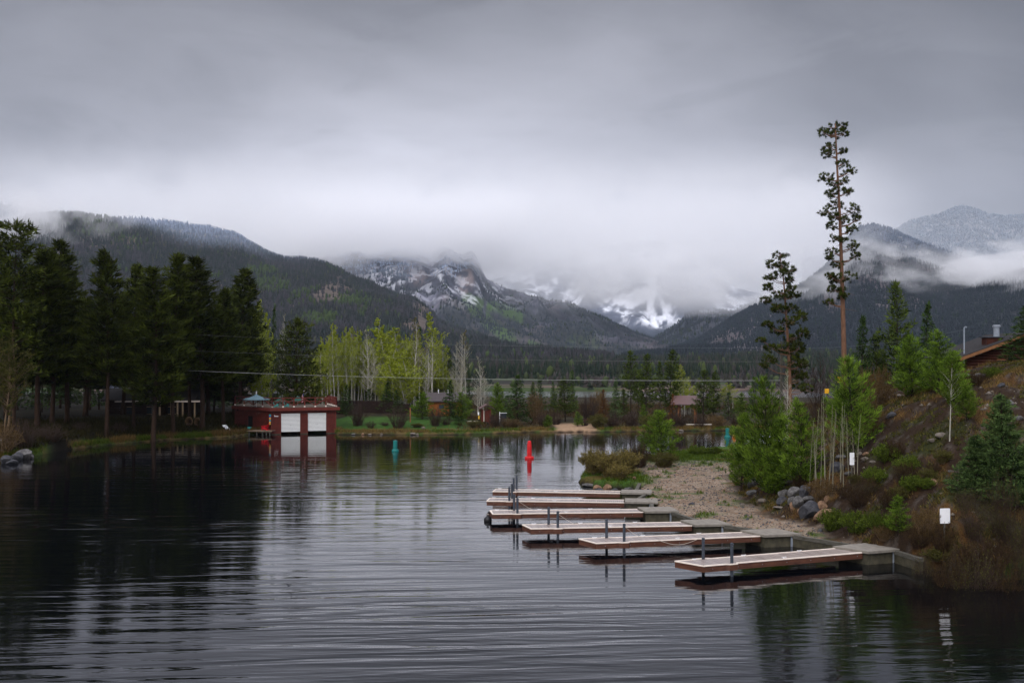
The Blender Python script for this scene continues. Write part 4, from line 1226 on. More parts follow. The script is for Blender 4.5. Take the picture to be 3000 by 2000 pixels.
for kind, px, top, Y, hw, lab in (
    ('spruce0', 1014, 1128, 170, 22, 'small dark spruce behind the lawn fence next to the boathouse'),
    ('spruce1', 1078, 1140, 172, 20, 'small spruce behind the fence under the bare grey aspen'),
    ('spruce0', 1134, 1120, 171, 26, 'bushy green spruce at the middle of the lawn fence'),
    ('spruce1', 1165, 1145, 168, 20, 'small pale-green spruce at the right half of the lawn fence'),
    ('midpine0', 1104, 1080, 192, 30, 'dark evergreen in the shade between the aspen clumps'),
    ('spruce1', 1234, 962, 198, 14, 'narrow dark spruce squeezed between two tall aspens'),
    ('midpine1', 1312, 1020, 200, 24, 'dark pine behind the orange cabin roof'),
    ('youngpine1', 1238, 1150, 158, 34, 'bushy young pine covering the left end of the orange cabin'),
    ('spruce0', 1318, 1115, 156, 26, 'layered spruce in front of the orange cabin'),
    ('youngpine0', 1352, 1150, 157, 30, 'round young pine at the right end of the orange cabin'),
    ('spruce1', 1374, 1068, 178, 12, 'very narrow dark spruce between bare aspens'),
    ('spruce1', 1342, 1215, 152, 16, 'knee-high green spruce at the shore below the cabin'),
    ('youngpine0', 1456, 1122, 172, 26, 'rounded dark pine right of the red kiosk'),
    ('spruce0', 1517, 1100, 160, 42, 'broad tall spruce left of the red channel buoy'),
    ('midpine1', 1562, 1120, 186, 14, 'thin spruce above the tan willow'),
    ('spruce1', 1584, 1112, 184, 22, 'green spruce standing before the bright strip of lake'),
    ('spruce0', 1622, 1118, 188, 14, 'slim dark spruce before the bright strip of lake'),
    ('midpine0', 1656, 1112, 164, 38, 'broad-crowned pine with dark bare trunk behind the sandy beach'),
    ('spruce1', 1678, 1085, 180, 16, 'pointed spruce rising behind the broad-crowned pine'),
    ('youngpine1', 1692, 1205, 155, 14, 'little bright green pine beside the red bench'),
    ('midpine0', 1828, 1140, 166, 17, 'green pine with bushy foot right of the blue spruce'),
    ('midpine1', 1848, 1030, 170, 32, 'open tall pine, leftmost of the tall pine trio'),
    ('midpine1', 1870, 1085, 176, 20, 'shorter pine between the first two of the tall pine trio'),
    ('midpine0', 1894, 1040, 168, 33, 'full tall pine in the middle of the tall pine trio'),
    ('midpine1', 1933, 1062, 172, 18, 'sparse thin pine with bare lower trunk right of the middle tall pine'),
    ('midpine0', 1964, 1028, 165, 38, 'densest and rightmost of the tall pine trio'),
    ('youngpine1', 1886, 1185, 158, 15, 'small bright pine under the middle tall pine'),
    ('midpine0', 2062, 1086, 160, 34, 'dark pine right beside the picnic shelter'),
    ('midpine0', 2090, 1090, 164, 28, 'second dark pine just right of the one by the shelter'),
    ('spruce1', 2134, 1150, 168, 22, 'low green spruce right of the dark pine pair'),
    ('youngpine1', 2172, 1150, 172, 22, 'low pine beyond the channel behind the leafy bank'),
    ('spruce0', 2205, 1105, 176, 18, 'pointed spruce beyond the channel near the old pine'),
    ('youngpine0', 1605, 1215, 154, 14, 'little green pine at the left edge of the sandy beach'),
    ('spruce1', 1480, 1160, 176, 20, 'small spruce behind the grey sign board')):
    plant(kind, 'pine_tree' if 'pine' in kind else 'spruce_tree', lab, 'tree', px, top, Y, hw * 1.2, GS)
plant('spruce0', 'spruce_tree', 'blue-grey spruce between rusty tree and tall pine trio', 'tree', 1803, 1110, 164, 24, GS, mats={'crown': n_blue})
plant('spruce1', 'spruce_tree', 'rust-coloured dead spruce on the far shore left of the blue spruce', 'tree', 1768, 1142, 162, 20, GS, mats={'crown': n_rust})
plant('spruce1', 'spruce_tree', 'small rusty spruce at the left post of the picnic shelter', 'tree', 1970, 1155, 158, 17, GS, mats={'crown': n_rust})
plant('aspen_thin', 'aspen_tree', 'yellow-green aspen right of the tall pine trio', 'tree', 2000, 1066, 174, 26)
plant('aspen_leafy', 'aspen_tree', 'low yellow-green aspen above the picnic shelter roof', 'tree', 2016, 1120, 180, 26)
plant('aspen_thin', 'aspen_tree', 'pale green aspen beyond the channel left of the old pine', 'tree', 2140, 1120, 190, 26)
GW = 'willow shrubs along the far shore'
for kind, px, top, Y, hw, lab in (
    ('bareshrub', 1047, 1176, 151, 36, 'large bare purple-brown willow on the lawn by the boathouse'),
    ('bareshrub', 1086, 1232, 149, 20, 'low brown shrub right of the large bare willow'),
    ('bareshrub', 1166, 1186, 149, 40, 'large bare tan-brown willow at the water by the wooden post'),
    ('bareshrub', 1128, 1235, 151, 22, 'low brown shrub at the left foot of the tan-brown willow'),
    ('bareshrub', 1275, 1188, 151, 30, 'bare brown willow under the orange cabin'),
    ('oliveshrub', 1222, 1240, 150, 22, 'low olive shrub between willow and young pine on the lawn edge'),
    ('bareshrub', 1308, 1222, 152, 24, 'low dark brush in front of the layered spruce'),
    ('oliveshrub', 1392, 1232, 152, 30, 'low olive-brown shrub on the bank below the kiosk'),
    ('bareshrub', 1450, 1205, 153, 34, 'dark brown brush right of the red kiosk'),
    ('tanshrub', 1500, 1225, 153, 34, 'low tan brush left of the foot of the broad spruce'),
    ('tanshrub', 1570, 1148, 160, 32, 'tall tan willow left of the sandy beach'),
    ('bareshrub', 1592, 1205, 155, 34, 'brown brush below the tall tan willow'),
    ('bareshrub', 1630, 1195, 158, 26, 'dark bare shrub in front of the slim dark spruce'),
    ('bareshrub', 1725, 1150, 168, 34, 'grey-brown bare willow above the red bench'),
    ('tanshrub', 1752, 1140, 172, 28, 'tan leafing willow behind the red bench'),
    ('bareshrub', 1712, 1222, 156, 22, 'low dark shrub beside the end of the red bench'),
    ('oliveshrub', 1752, 1215, 152, 34, 'olive shrub on the grass tongue right of the beach'),
    ('bareshrub', 1795, 1205, 154, 36, 'brown thicket below the blue spruce'),
    ('bareshrub', 1850, 1200, 154, 38, 'brown thicket under the first of the tall pine trio'),
    ('oliveshrub', 1905, 1215, 153, 34, 'olive-brown thicket behind the round bank pine'),
    ('bareshrub', 1990, 1195, 153, 36, 'dark brush in front of the picnic shelter'),
    ('bareshrub', 2046, 1210, 153, 30, 'low brown brush right of the shelter post'),
    ('tanshrub', 2100, 1215, 154, 34, 'tan brush on the far side of the channel'),
    ('bareshrub', 2160, 1205, 156, 34, 'brown brush across the channel behind the green buoy'),
    ('bareshrub', 1930, 1190, 158, 28, 'thin brown brush left of the picnic shelter'),
    ('bareshrub', 350, 1235, 133, 30, 'low dark shrub on the left bank by the cabin'),
    ('bareshrub', 235, 1235, 128, 34, 'dark leafless shrub on the left grass bank')):
    plant(kind, 'willow_shrub', lab, 'shrub', px, top, Y, hw, GW)

# ---- near right bank
GR = 'young pines on the right bank'
for kind, px, top, Y, hw, lab in (
    ('youngpine0', 2240, 1108, ray(2240, 1440), 74, 'largest bright young pine at the head of the gravel landing'),
    ('youngpine2', 2172, 1215, ray(2172, 1442), 58, 'bushy young pine leaning over the gravel path'),
    ('youngpine1', 2285, 1215, ray(2285, 1432), 50, 'young pine at the right flank of the largest one'),
    ('youngpine1', 2342, 1172, ray(2342, 1425), 66, 'open young pine with drooping side shoots above the boulders'),
    ('youngpine1', 2268, 1330, ray(2268, 1457), 34, 'small yellow-tipped pine low among the boulders'),
    ('youngpine2', 2500, 1050, ray(2500, 1335), 76, 'bright bushy young pine right behind the sapling clump'),
    ('spruce0', 2522, 930, 96, 46, 'pointed spruce just right of the tall pine trunk'),
    ('midpine1', 2622, 832, 98, 56, 'tall open pine on the hill crest right of the tall pine trunk'),
    ('midpine0', 2570, 985, 99, 46, 'darker pine below the left side of the tall open hill pine'),
    ('spruce0', 2716, 892, 100, 50, 'dark pointed spruce behind the bright hill pines'),
    ('youngpine0', 2672, 985, ray(2672, 1162), 66, 'broad bright young pine on the hill left of the log house'),
    ('youngpine1', 2748, 968, ray(2748, 1152), 58, 'taller bright young pine between broad pine and log house'),
    ('youngpine0', 2795, 1030, ray(2795, 1180), 52, 'young pine touching the low end of the log house roof'),
    ('youngpine2', 2832, 1128, ray(2832, 1232), 42, 'dark rounded young pine right of the slim white aspen on the slope'),
    ('youngpine1', 2632, 1452, ray(2632, 1562), 36, 'small bright pine in front of the slope near the lower white sign'),
    ('spruce0', 3006, 900, 78, 74, 'dark spruce cut by the right edge beside the log house'),
    ('youngpine1', 2462, 1140, 84, 34, 'slim green pine under the tall pine trunk')):
    plant(kind, 'pine_tree' if 'pine' in kind else 'spruce_tree', lab, 'tree', px, top, Y, hw * 1.2, GR)
plant('youngpine2', 'pine_tree', 'round bushy pine standing alone at the base of the gravel point', 'tree', 1940, 1205, 99, 70, GR, sink=.2)
plant('nearspruce', 'spruce_tree', 'blue-green spruce at the right edge, taller of the near pair', 'tree', 2935, 1160, ray(2940, 1480), 94)
plant('nearspruce', 'spruce_tree', 'blue-green spruce at the right edge, lower left of the near pair', 'tree', 2862, 1275, ray(2862, 1462), 76)
plant('nearspruce', 'spruce_tree', 'small blue-green spruce at the very right edge below the near pair', 'tree', 2985, 1335, ray(2985, 1490), 72)


def clump_pine(label, seed, Y, axis_px, clumps, r0, m_leaf, m_bark, tuft=.30, per=24, dens=1.0, snags=14):
    """old pine: a leaning trunk, single boughs that each carry a dense tuft of needles at their end"""
    rng = np.random.default_rng(seed)
    ax = np.array([P(x, y, Y) for x, y in axis_px])
    zb = hz(ax[0][0], Y); base = np.array([ax[0][0], Y, zb])
    ax[0][2] = min(ax[0][2], zb - .4); ax = ax - base
    t = thing('pine_tree', label, 'tree', base)

    def at(z):
        return np.array([np.interp(z, ax[:, 2], ax[:, 0]), np.interp(z, ax[:, 2], ax[:, 1]), z])
    H = ax[-1][2]
    zz = np.linspace(ax[0][2], H, 16)
    tb = MB(); tb.tube([at(z) for z in zz], [max(.03, r0 * (1 - .80 * (max(z, 0) / H) ** 1.2)) for z in zz], 9)
    Cs, Ds, Ts = [], [], []
    for cx, cy, rx, ry in clumps:
        c = P(cx, cy, Y) - base; rx_, rz_ = rx / F * Y, ry / F * Y
        for part in range(2):
            dep = rng.uniform(-1, 1) * max(rx_ * 1.1, .5) + (part * 2 - 1) * .3 * rx_
            cc = c + np.array([rng.normal(0, .12 * rx_), dep, rng.normal(0, .15 * rz_)])
            a0 = at(min(H * .985, max(.5, cc[2] - .35 * abs(cc[0] - at(cc[2])[0]) - .1)))
            mid = a0 * .5 + cc * .5 + np.array([0, 0, -.10 * np.linalg.norm(cc - a0)])
            tb.tube([a0, mid, cc], [r0 * .26, r0 * .15, .012], 5, cap=False)
            for k in range(5):
                e2 = cc + unit(rng.normal(0, 1, 3)) * np.array([rx_, rx_, rz_]) * .7
                tb.tube([mid * .3 + cc * .7, e2], [.016, .007], 3, cap=False)
            n = int(17 * dens * (rx_ * rz_ / .9) ** .8 + 6)
            d = unit(rng.normal(0, 1, (n, 3))) * rng.uniform(.25, 1, (n, 1)) ** .5
            pts = cc + d * np.array([rx_ * .82, rx_ * .8, rz_ * .8])
            # needles sit on twigs that point out and up
            for q in range(n):
                Cs.append(pts[q]); Ds.append(unit(d[q] + np.array([0, 0, .55]))); Ts.append(np.clip(.42 + .22 * d[q][2] + rng.normal(0, .12), 0, 1))  # tint rises towards the top of each tuft, overhead light put in colour
    for k in range(snags):
        z = H * rng.uniform(.35, .8); a = rng.uniform(0, 6.28); l = rng.uniform(.4, 1.3); p = at(z)
        tb.tube([p, p + np.array([math.cos(a) * l, math.sin(a) * l, -.2 * l])], [.02, .006], 3, cap=False)
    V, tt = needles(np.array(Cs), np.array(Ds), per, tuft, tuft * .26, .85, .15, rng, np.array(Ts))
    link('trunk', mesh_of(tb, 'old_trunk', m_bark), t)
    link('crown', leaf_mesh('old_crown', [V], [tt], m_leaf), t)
    return t


Q = lambda L_: [(2200 + .542 * x, 300 + .542 * y, rx * .542, ry * .542) for x, y, rx, ry in L_]
clump_pine('towering bare-trunked pine rising far above everything on the right', 501, 88, [(2474, 1200), (2474, 1085), (2468, 850), (2460, 620), (2452, 480), (2447, 362)],
           Q([(450, 122, 62, 34), (400, 160, 38, 26), (510, 152, 30, 36), (470, 165, 40, 30), (430, 245, 48, 36), (415, 275, 36, 26), (495, 262, 25, 22), (500, 330, 48, 34), (528, 378, 38, 30), (412, 398, 52, 32), (440, 430, 34, 24), (500, 425, 28, 22), (430, 500, 42, 32), (512, 488, 34, 20),
              (470, 475, 30, 20), (410, 590, 44, 36), (470, 556, 60, 30), (540, 585, 52, 40), (575, 630, 24, 30), (440, 620, 34, 28), (435, 668, 36, 32), (540, 690, 42, 36), (510, 640, 30, 26), (455, 735, 32, 24), (500, 742, 26, 20), (438, 810, 34, 30), (420, 840, 22, 22), (548, 780, 36, 36), (562, 825, 34, 26),
              (470, 880, 42, 30), (428, 938, 42, 24), (505, 958, 66, 40), (455, 955, 34, 26), (448, 1005, 36, 22), (432, 1076, 38, 16), (510, 1048, 30, 18), (490, 1010, 30, 20), (480, 1040, 26, 18)]), .25, n_tall, bark_red, .20, 30)
clump_pine('old rugged pine with reddish trunk left of the towering one', 502, 93, [(2318, 1235), (2314, 1100), (2306, 960), (2297, 830), (2284, 742)],
           Q([(155, 826, 40, 24), (112, 868, 34, 28), (172, 872, 36, 22), (208, 915, 40, 22), (108, 950, 38, 22), (160, 930, 44, 26), (212, 962, 34, 28), (98, 1000, 32, 28), (218, 1002, 30, 20), (150, 1042, 58, 30), (238, 1040, 48, 32), (88, 1068, 30, 22), (130, 1108, 46, 32), (200, 1108, 48, 30), (262, 1158, 44, 32), (212, 1190, 60, 40),
              (96, 1200, 38, 22), (272, 1248, 52, 36), (228, 1280, 58, 40), (150, 1232, 46, 28), (50, 1284, 34, 12), (106, 1330, 52, 26), (200, 1330, 52, 34), (90, 1384, 46, 30), (262, 1330, 46, 36), (284, 1412, 40, 32), (240, 1400, 50, 38), (70, 1418, 30, 18), (252, 1470, 46, 34), (292, 1484, 30, 26), (272, 1540, 48, 32), (232, 1350, 50, 36)]), .20, n_tall, bark_red, .24, 26, 1.05)
plant('deadtree', 'dead_tree', 'leafless reddish tree between the two big pines', 'tree', 2400, 1035, 99, 50)
GP = 'pale aspen saplings on the slope'
for k, (px, top, Y, lab) in enumerate((
    (2388, 1195, ray(2388, 1432), 'pale sapling, leftmost stem of the slope clump'), (2404, 1170, ray(2404, 1436), 'pale straight sapling second from the left in the slope clump'),
    (2417, 1150, ray(2417, 1440), 'tallest pale sapling of the slope clump'), (2428, 1185, ray(2428, 1438), 'pale sapling right of the tallest one in the clump'),
    (2440, 1200, ray(2440, 1430), 'pale thin sapling at the right of the slope clump'), (2395, 1230, ray(2395, 1445), 'short pale sapling at the front of the slope clump'),
    (2462, 1190, ray(2462, 1405), 'lone pale sapling just left of the sign post'), (2488, 1225, ray(2488, 1412), 'pale leaning sapling directly left of the upper white sign'),
    (2512, 1215, ray(2512, 1412), 'pale sapling directly right of the upper white sign'), (2306, 1240, ray(2306, 1412), 'pale sapling growing out of the boulders'),
    (2372, 1250, ray(2372, 1425), 'slight pale sapling right of the open young pine'))):
    plant('sapling%d' % (k % 2), 'aspen_sapling', lab, 'sapling', px, top, Y, 17, GP)
plant('younga', 'young_aspen', 'slim white-stemmed aspen with green crown alone on the dark slope', 'tree', 2782, 1060, ray(2782, 1292), 34)
plant('aspen_bare', 'aspen_tree', 'bare forked aspen in front of the old rugged pine', 'tree', 2305, 1085, 84, 30)
GB = 'shrubs on the right bank'
for kind, px, top, Y, hw, lab, nm in (
    ('tipwillow', 1740, 1322, 88, 46, 'tan-olive willow on the tip of the gravel point', 'willow_shrub'),
    ('tipwillow', 1785, 1330, 86, 44, 'olive willow second from the tip of the gravel point', 'willow_shrub'),
    ('tipwillow', 1835, 1322, 88, 46, 'dark olive willow behind the farthest concrete slab', 'willow_shrub'),
    ('brownshrub', 1872, 1300, 93, 44, 'brown shrub at the left foot of the round bushy pine', 'shrub'),
    ('oliveshrub', 1945, 1325, 93, 46, 'grey-olive shrub in front of the round bushy pine', 'shrub'),
    ('tipwillow', 1815, 1362, 84, 38, 'low tan willow at the rocks of the gravel point', 'willow_shrub'),
    ('greenshrub', 2042, 1305, 106, 34, 'low dark green shrub on the grass behind the gravel', 'shrub'),
    ('greenshrub', 2090, 1308, 106, 30, 'low dark green shrub nearer the channel buoy', 'shrub'),
    ('brownshrub', 2345, 1390, ray(2345, 1432), 40, 'brown shrub behind the boulder pile', 'shrub'),
    ('dryshrub', 2405, 1400, ray(2405, 1470), 50, 'tan dry shrub at the foot of the sapling clump', 'shrub'),
    ('brownshrub', 2475, 1420, ray(2475, 1455), 46, 'brown shrub at the foot of the sign post', 'shrub'),
    ('dryshrub', 2545, 1080, ray(2545, 1215), 44, 'tall tan leafless shrub below the bright bushy pine', 'shrub'),
    ('dryshrub', 2585, 1075, ray(2585, 1190), 38, 'tall pale leafless shrub on the hill crest', 'shrub'),
    ('dryshrub', 2560, 1190, ray(2560, 1262), 40, 'yellow-brown shrub on the slope edge under the pale shrubs', 'shrub'),
    ('greenshrub', 2440, 1492, ray(2440, 1553), 44, 'low spreading green juniper at the left of the landing edge', 'juniper_shrub'),
    ('greenshrub', 2510, 1500, ray(2510, 1562), 52, 'low spreading green juniper at the middle of the landing edge', 'juniper_shrub'),
    ('greenshrub', 2580, 1500, ray(2580, 1566), 40, 'low green juniper behind the small bright pine', 'juniper_shrub'),
    ('dryshrub', 2590, 1535, ray(2590, 1590), 38, 'straw-coloured grass shrub left of the small bright pine', 'shrub'),
    ('dryshrub', 2712, 1478, ray(2712, 1590), 46, 'orange-brown shrub left of the lower white sign', 'shrub'),
    ('brownshrub', 2690, 1530, ray(2690, 1612), 50, 'brown shrub above the end of the nearest retaining wall', 'shrub'),
    ('brownshrub', 2765, 1530, ray(2765, 1625), 52, 'brown shrub under the lower white sign', 'shrub'),
    ('oliveshrub', 2745, 1606, ray(2745, 1655), 48, 'low green shrub at the waterline beside the last wall', 'shrub'),
    ('brownshrub', 2840, 1580, ray(2840, 1676), 60, 'brown brush overhanging the dark water just past the lower sign', 'shrub'),
    ('brushy', 2850, 1435, ray(2850, 1590), 58, 'tall dark brush right of the lower white sign', 'shrub'),
    ('brushy', 2935, 1390, ray(2935, 1600), 64, 'tall grey twiggy brush at the right edge', 'shrub'),
    ('brushy', 2985, 1480, ray(2985, 1640), 60, 'dark twiggy brush in the lower right corner of the bank', 'shrub'),
    ('brownshrub', 2915, 1570, ray(2915, 1688), 60, 'brown brush hanging over the water at the right', 'shrub'),
    ('brushy', 2980, 1600, ray(2980, 1690), 60, 'tangled brush at the water at the right edge', 'shrub'),
    ('brushy', 2705, 1622, 49.2, 40, 'low twiggy tuft where the last wall meets the bushes', 'shrub'),
    ('brownshrub', 2790, 1610, 46.9, 60, 'dark brown brush at the waterline, second past the last wall', 'shrub'),
    ('brushy', 2868, 1612, 46.3, 70, 'twiggy olive brush trailing into the dark water', 'shrub'),
    ('brownshrub', 2945, 1630, 46.0, 56, 'dark brush trailing into the water nearest the right edge', 'shrub'),
    ('brushy', 2820, 1640, 46.5, 54, 'small twiggy waterside shrub under the dark brown brush', 'shrub'),
    ('brownshrub', 2620, 1290, ray(2620, 1345), 40, 'low brown shrub in the middle of the slope', 'shrub'),
    ('greenshrub', 2660, 1335, ray(2660, 1385), 42, 'low green ground shrub on the slope', 'shrub'),
    ('brownshrub', 2860, 1085, ray(2860, 1128), 40, 'dark brown shrub below the log house', 'shrub'),
    ('greenshrub', 2905, 1075, ray(2905, 1108), 30, 'green shrub at the log house wall', 'shrub'),
    ('brownshrub', 2545, 1395, ray(2545, 1450), 48, 'reddish brush on the slope right of the sign post', 'shrub'),
    ('brownshrub', 2610, 1430, ray(2610, 1490), 46, 'reddish brush above the junipers', 'shrub')):
    plant(kind, nm, lab, 'shrub', px, top, Y, hw, GB)

_r = random.Random(11)
for q in range(16):
    px, row = _r.uniform(2500, 2830), _r.uniform(1345, 1490)
    Yq = ray(px, row); tall = _r.uniform(30, 62)
    plant(('brushy', 'brownshrub', 'greenshrub', 'oliveshrub')[q % 4], 'brush', 'low tangled brush growing on the dark lower slope', 'shrub', px, row - tall, Yq, tall * .8, 'tangled brush on the lower slope')

for q in range(9):
    px = 2380 + 16 * q + _r.uniform(-6, 6)
    plant('sapling%d' % (q % 2), 'aspen_sapling', 'thin pale sapling in the thick of the slope clump', 'sapling', px, _r.uniform(1170, 1290), ray(px, _r.uniform(1405, 1440)), 16, 'thin saplings filling the slope clump')
# ------------------------------------------------------------------ docks, pilings, slabs, walls
ORD = ['nearest', 'second nearest', 'third nearest', 'third farthest', 'second farthest', 'farthest']
board = mat('deck_boards', (.32, .27, .245), .30, .45, 1.6, .003, 30, .5, stretch=(6.9, .3, 1), c2=(.13, .098, .085))
redwood = mat('redwood', (.098, .039, .021), .5, .5, 2.0, .003, 20, .35, stretch=(.7, .7, 6), c2=(.040, .014, .009))
trim = mat('cream_edging', (.80, .70, .60), .5, .12, 4, spec=.3)
steel = mat('dark_steel', (.040, .048, .062), .45, .3, 6, .002, 40, .4)
galv = mat('galvanised_steel', (.24, .27, .31), .45, .25, 5, spec=.4)
conc = mat('concrete', (.205, .185, .155), .8, .3, 3.0, .004, 40, .2)
conc_wet = mat('stained_concrete', (.062, .055, .036), .75, .5, 2.2, .006, 25, .2, c2=(.020, .019, .012))
timber = mat('weathered_timber', (.095, .088, .075), .85, .4, 2.5, .008, 15, .15, stretch=(1, 1, 4), c2=(.042, .04, .028))
white = mat('white_paint', (.80, .80, .80), .45, .06, 5)
rope_m = mat('rope', (.55, .48, .40), .9, .2, 10)
black = mat('black_rubber', (.012, .012, .013), .5, .2, 6)


def loc_pt(k, x, y, z=0.0):
    p = k['A'] + k['d'] * x + k['n'] * y
    return np.array([p[0], p[1], z])


DOCKW = 1.52
SKEW = [-.68, -.51, -.33, -.10, .05, .04]     # the ends are cut parallel to the shore, not square to the dock
for i, k in enumerate(docks):
    L_ = k['L']; o_ = ORD[i]
    rz = math.atan2(k['d'][1], k['d'][0])
    t = thing('dock', f'wooden finger dock with cream edging, {o_} of the six', 'dock', (k['A'][0], k['A'][1], 0), rz, 'finger docks at the gravel landing')
    cut = 0.0; sk = SKEW[i] / DOCKW
    mb = MB(); rng = random.Random(i)
    nbd = int(L_ / .143)
    for q in range(nbd):
        x = .04 + (q + .5) * (L_ - .06) / nbd
        y1 = DOCKW - .05
        y0 = .05 if x < 1.35 else .11
        y1 = min(y1, DOCKW - (.05 if x < 1.35 else .11))
        dz = rng.uniform(-.003, .003)
        hw_ = ((L_ - .06) / nbd - .02) / 2
        mb.prism([(x - hw_ + sk * y0, y0), (x + hw_ + sk * y0, y0), (x + hw_ + sk * y1, y1), (x - hw_ + sk * y1, y1)], DZ - .04 + dz, DZ + dz)
    mb.build('deck', board, t)

    def outline(x0, sgn):
        base = 0 if sgn > 0 else DOCKW
        return [(x + sk * (base + sgn * y), base + sgn * y) for x, y in ((0, 0), (1.28, 0), (1.40, -.10), (1.80, -.10), (1.98, .07), (x0, .07))]
    fr = outline(L_, 1); bk = outline(L_ - cut, -1)
    full = bk[::-1] + fr
    for nm, mtl, h0, h1, th in (('fascia', redwood, DZ - .315, DZ - .035, .045), ('edging', trim, DZ - .032, DZ + .022, .085)):
        mb = MB()
        for (xa, ya), (xb, yb) in zip(full[:-1], full[1:]):
            mb.beam((xa, ya, (h0 + h1) / 2), (xb, yb, (h0 + h1) / 2), th, h1 - h0)
            mb.tube([(xb, yb, h0 + .001), (xb, yb, h1 - .001)], th * .499, 8)
        mb.build(nm, mtl, t)
    mb = MB()
    for y in (.25, .75, 1.3): mb.box((L_ / 2 + sk * y, y, DZ - .15), (L_ - .3, .05, .2))
    for x in np.arange(.8, L_ - .8, 1.3): mb.box((x + sk * DOCKW / 2, DOCKW / 2, DZ - .17), (.05, DOCKW - .35, .16), -math.atan(sk))
    mb.build('joists', bark_dark, t)
    for x, y in ((.35, 1.40), (3.2, 1.38), (6.6, 1.38), (4.8, .2)):
        mb = MB(); mb.box((x - .04, y, DZ + .03), (.02, .03, .06)); mb.box((x + .04, y, DZ + .03), (.02, .03, .06)); mb.tube([(x - .14, y, DZ + .07), (x - .05, y, DZ + .062), (x + .05, y, DZ + .062), (x + .14, y, DZ + .07)], .016, 6)
        mb.build('cleat', white, t)
    mb = MB()
    for x in np.arange(.5, L_ - .3, 1.45): mb.tube([(x, .045 if x > 2 else -.025, DZ - .17), (x, .02 if x > 2 else -.04, DZ - .17)], .018, 6)
    mb.build('bolt', galv, t)
    # pilings driven into the lake bed at both edges
    for sd_, y, top in (('near', 0.0, 1.02), ('far', DOCKW, 1.06)):
        p = loc_pt(k, 1.6 + sk * y, y)
        pt = thing('piling', f'dark steel piling at the {sd_} edge of the {o_} dock', 'piling', (p[0], p[1], 0), rz, 'steel dock pilings')
        mb = MB(); mb.lathe([(.078, -1.6), (.078, DZ + top - .01), (.06, DZ + top)], 14); mb.build('pole', steel, pt, smooth=False)
        mb = MB(); mb.box((0.085, 0, DZ + top - .08), (.03, .03, .05)); mb.tube([(0, -.1, DZ + top - .14), (0, .1, DZ + top - .14)], .012, 6); mb.build('bolt', galv, pt)

    # concrete landing slab at the inner end
    B0 = k['A'] + k['d'] * k['L']
    s = thing('landing_slab', f'flat concrete landing slab at the inner end of the {o_} dock', 'concrete slab', (B0[0], B0[1], 0), rz, 'concrete slabs between docks and gravel')
    mb = MB(); mb.prism([(.06, -.30), (2.35, -.32), (2.35 + 1.15 * SKEW[i], 1.74), (.06 + SKEW[i] * 1.1, 1.60)], DZ - .02, DZ + .11)
    mb.build('slab', galv if i == 3 and False else conc, s)
    mb = MB(); mb.prism([(.16, -.16), (1.72, -.18), (1.72 + SKEW[i] * .9, 1.5), (.18 + SKEW[i] * .9, 1.42)], -.9, DZ - .022); mb.build('block', conc_wet, s)
    mb = MB(); mb.box((1.80, -.16, .25), (.11, .11, .73)); mb.box((1.80, -.16, .60), (.16, .03, .06)); mb.build('bracket', galv, s)


def wall_beam(a, b, label, top=.66):
    a = np.array(a); b = np.array(b)
    t = thing('retaining_wall', label, 'retaining wall', (a[0], a[1], 0), 0, 'timber retaining walls along the gravel')
    c = b - a
    mb = MB(); mb.beam((0, 0, top - .10), (c[0], c[1], top - .10), .26, .20); mb.build('cap', timber, t)
    mb = MB(); mb.beam((0, 0, -.2), (c[0], c[1], -.2), .19, 1.32); mb.build('wall', conc_wet, t)
    return t


def pad_pt(k, x, y): return (k['A'] + k['d'] * (k['L'] + x) + k['n'] * y)[:2]


for i in range(5):
    wall_beam(pad_pt(docks[i], .95, 1.56), pad_pt(docks[i + 1], 1.92, -.14), f'low timber-capped retaining wall between the {ORD[i]} and {ORD[i + 1]} docks')
wall_beam(pad_pt(docks[0], 1.9, -.14), w_near, 'last low retaining wall running from the nearest slab into the bushes')
wall_beam(pad_pt(docks[5], 1.2, 1.56), w_far, 'short plank retaining wall beyond the farthest slab')


def cord(name, label, cat, pts, r, m, group=None, n=5, nm='line'):
    t = thing(name, label, cat, pts[0], 0, group)
    o = np.array(pts[0]); mb = MB(); mb.tube([np.array(p) - o for p in pts], r, n); mb.build(nm, m, t)
    return t


for i, j in ((1, 4.9), (2, 3.2), (3, 2.3)):
    k = docks[i]; a = loc_pt(k, 1.68, 0.02, DZ + .80); b = loc_pt(k, 2.9, .75, DZ + .03)
    cord('mooring_line', f'pale mooring line from piling to the deck of the {ORD[i]} dock', 'rope', [a, a * .5 + b * .5 + np.array([0, 0, -.05]), b], .012, rope_m, 'mooring lines')
k = docks[1]
cord('mooring_line', 'slack rope loop hanging along the front of the second nearest dock', 'rope', [loc_pt(k, 3.6 + 2.4 * s, -.02, DZ + .03 - .30 * math.sin(math.pi * s)) for s in np.linspace(0, 1, 9)], .012, rope_m, 'mooring lines')
p = loc_pt(docks[3], -.28, .95)
t = thing('fender', 'round black fender floating off the end of the third farthest dock', 'fender', (p[0], p[1], 0))
mb = MB(); mb.lathe([(.08, -.2), (.22, -.1), (.27, .06), (.24, .22), (.12, .32), (.06, .36), (.05, .42)], 16); mb.build('ball', black, t, True)
mb = MB(); mb.tube([(-.05, 0, .42), (-.04, 0, .48), (.04, 0, .48), (.05, 0, .42)], .014, 6); mb.build('eye', rope_m, t)
tag(t, 'round black fender floating off the end of the third farthest dock')

# ------------------------------------------------------------------ channel markers
green_p = mat('green_marker_paint', (.004, .15, .135), .45, .15, 3, spec=.4)
red_p = mat('red_marker_paint', (.56, .012, .014), .55, .30, 2.5, spec=.3)
org_p = mat('orange_plastic', (.70, .16, .02), .5, .1, 3)


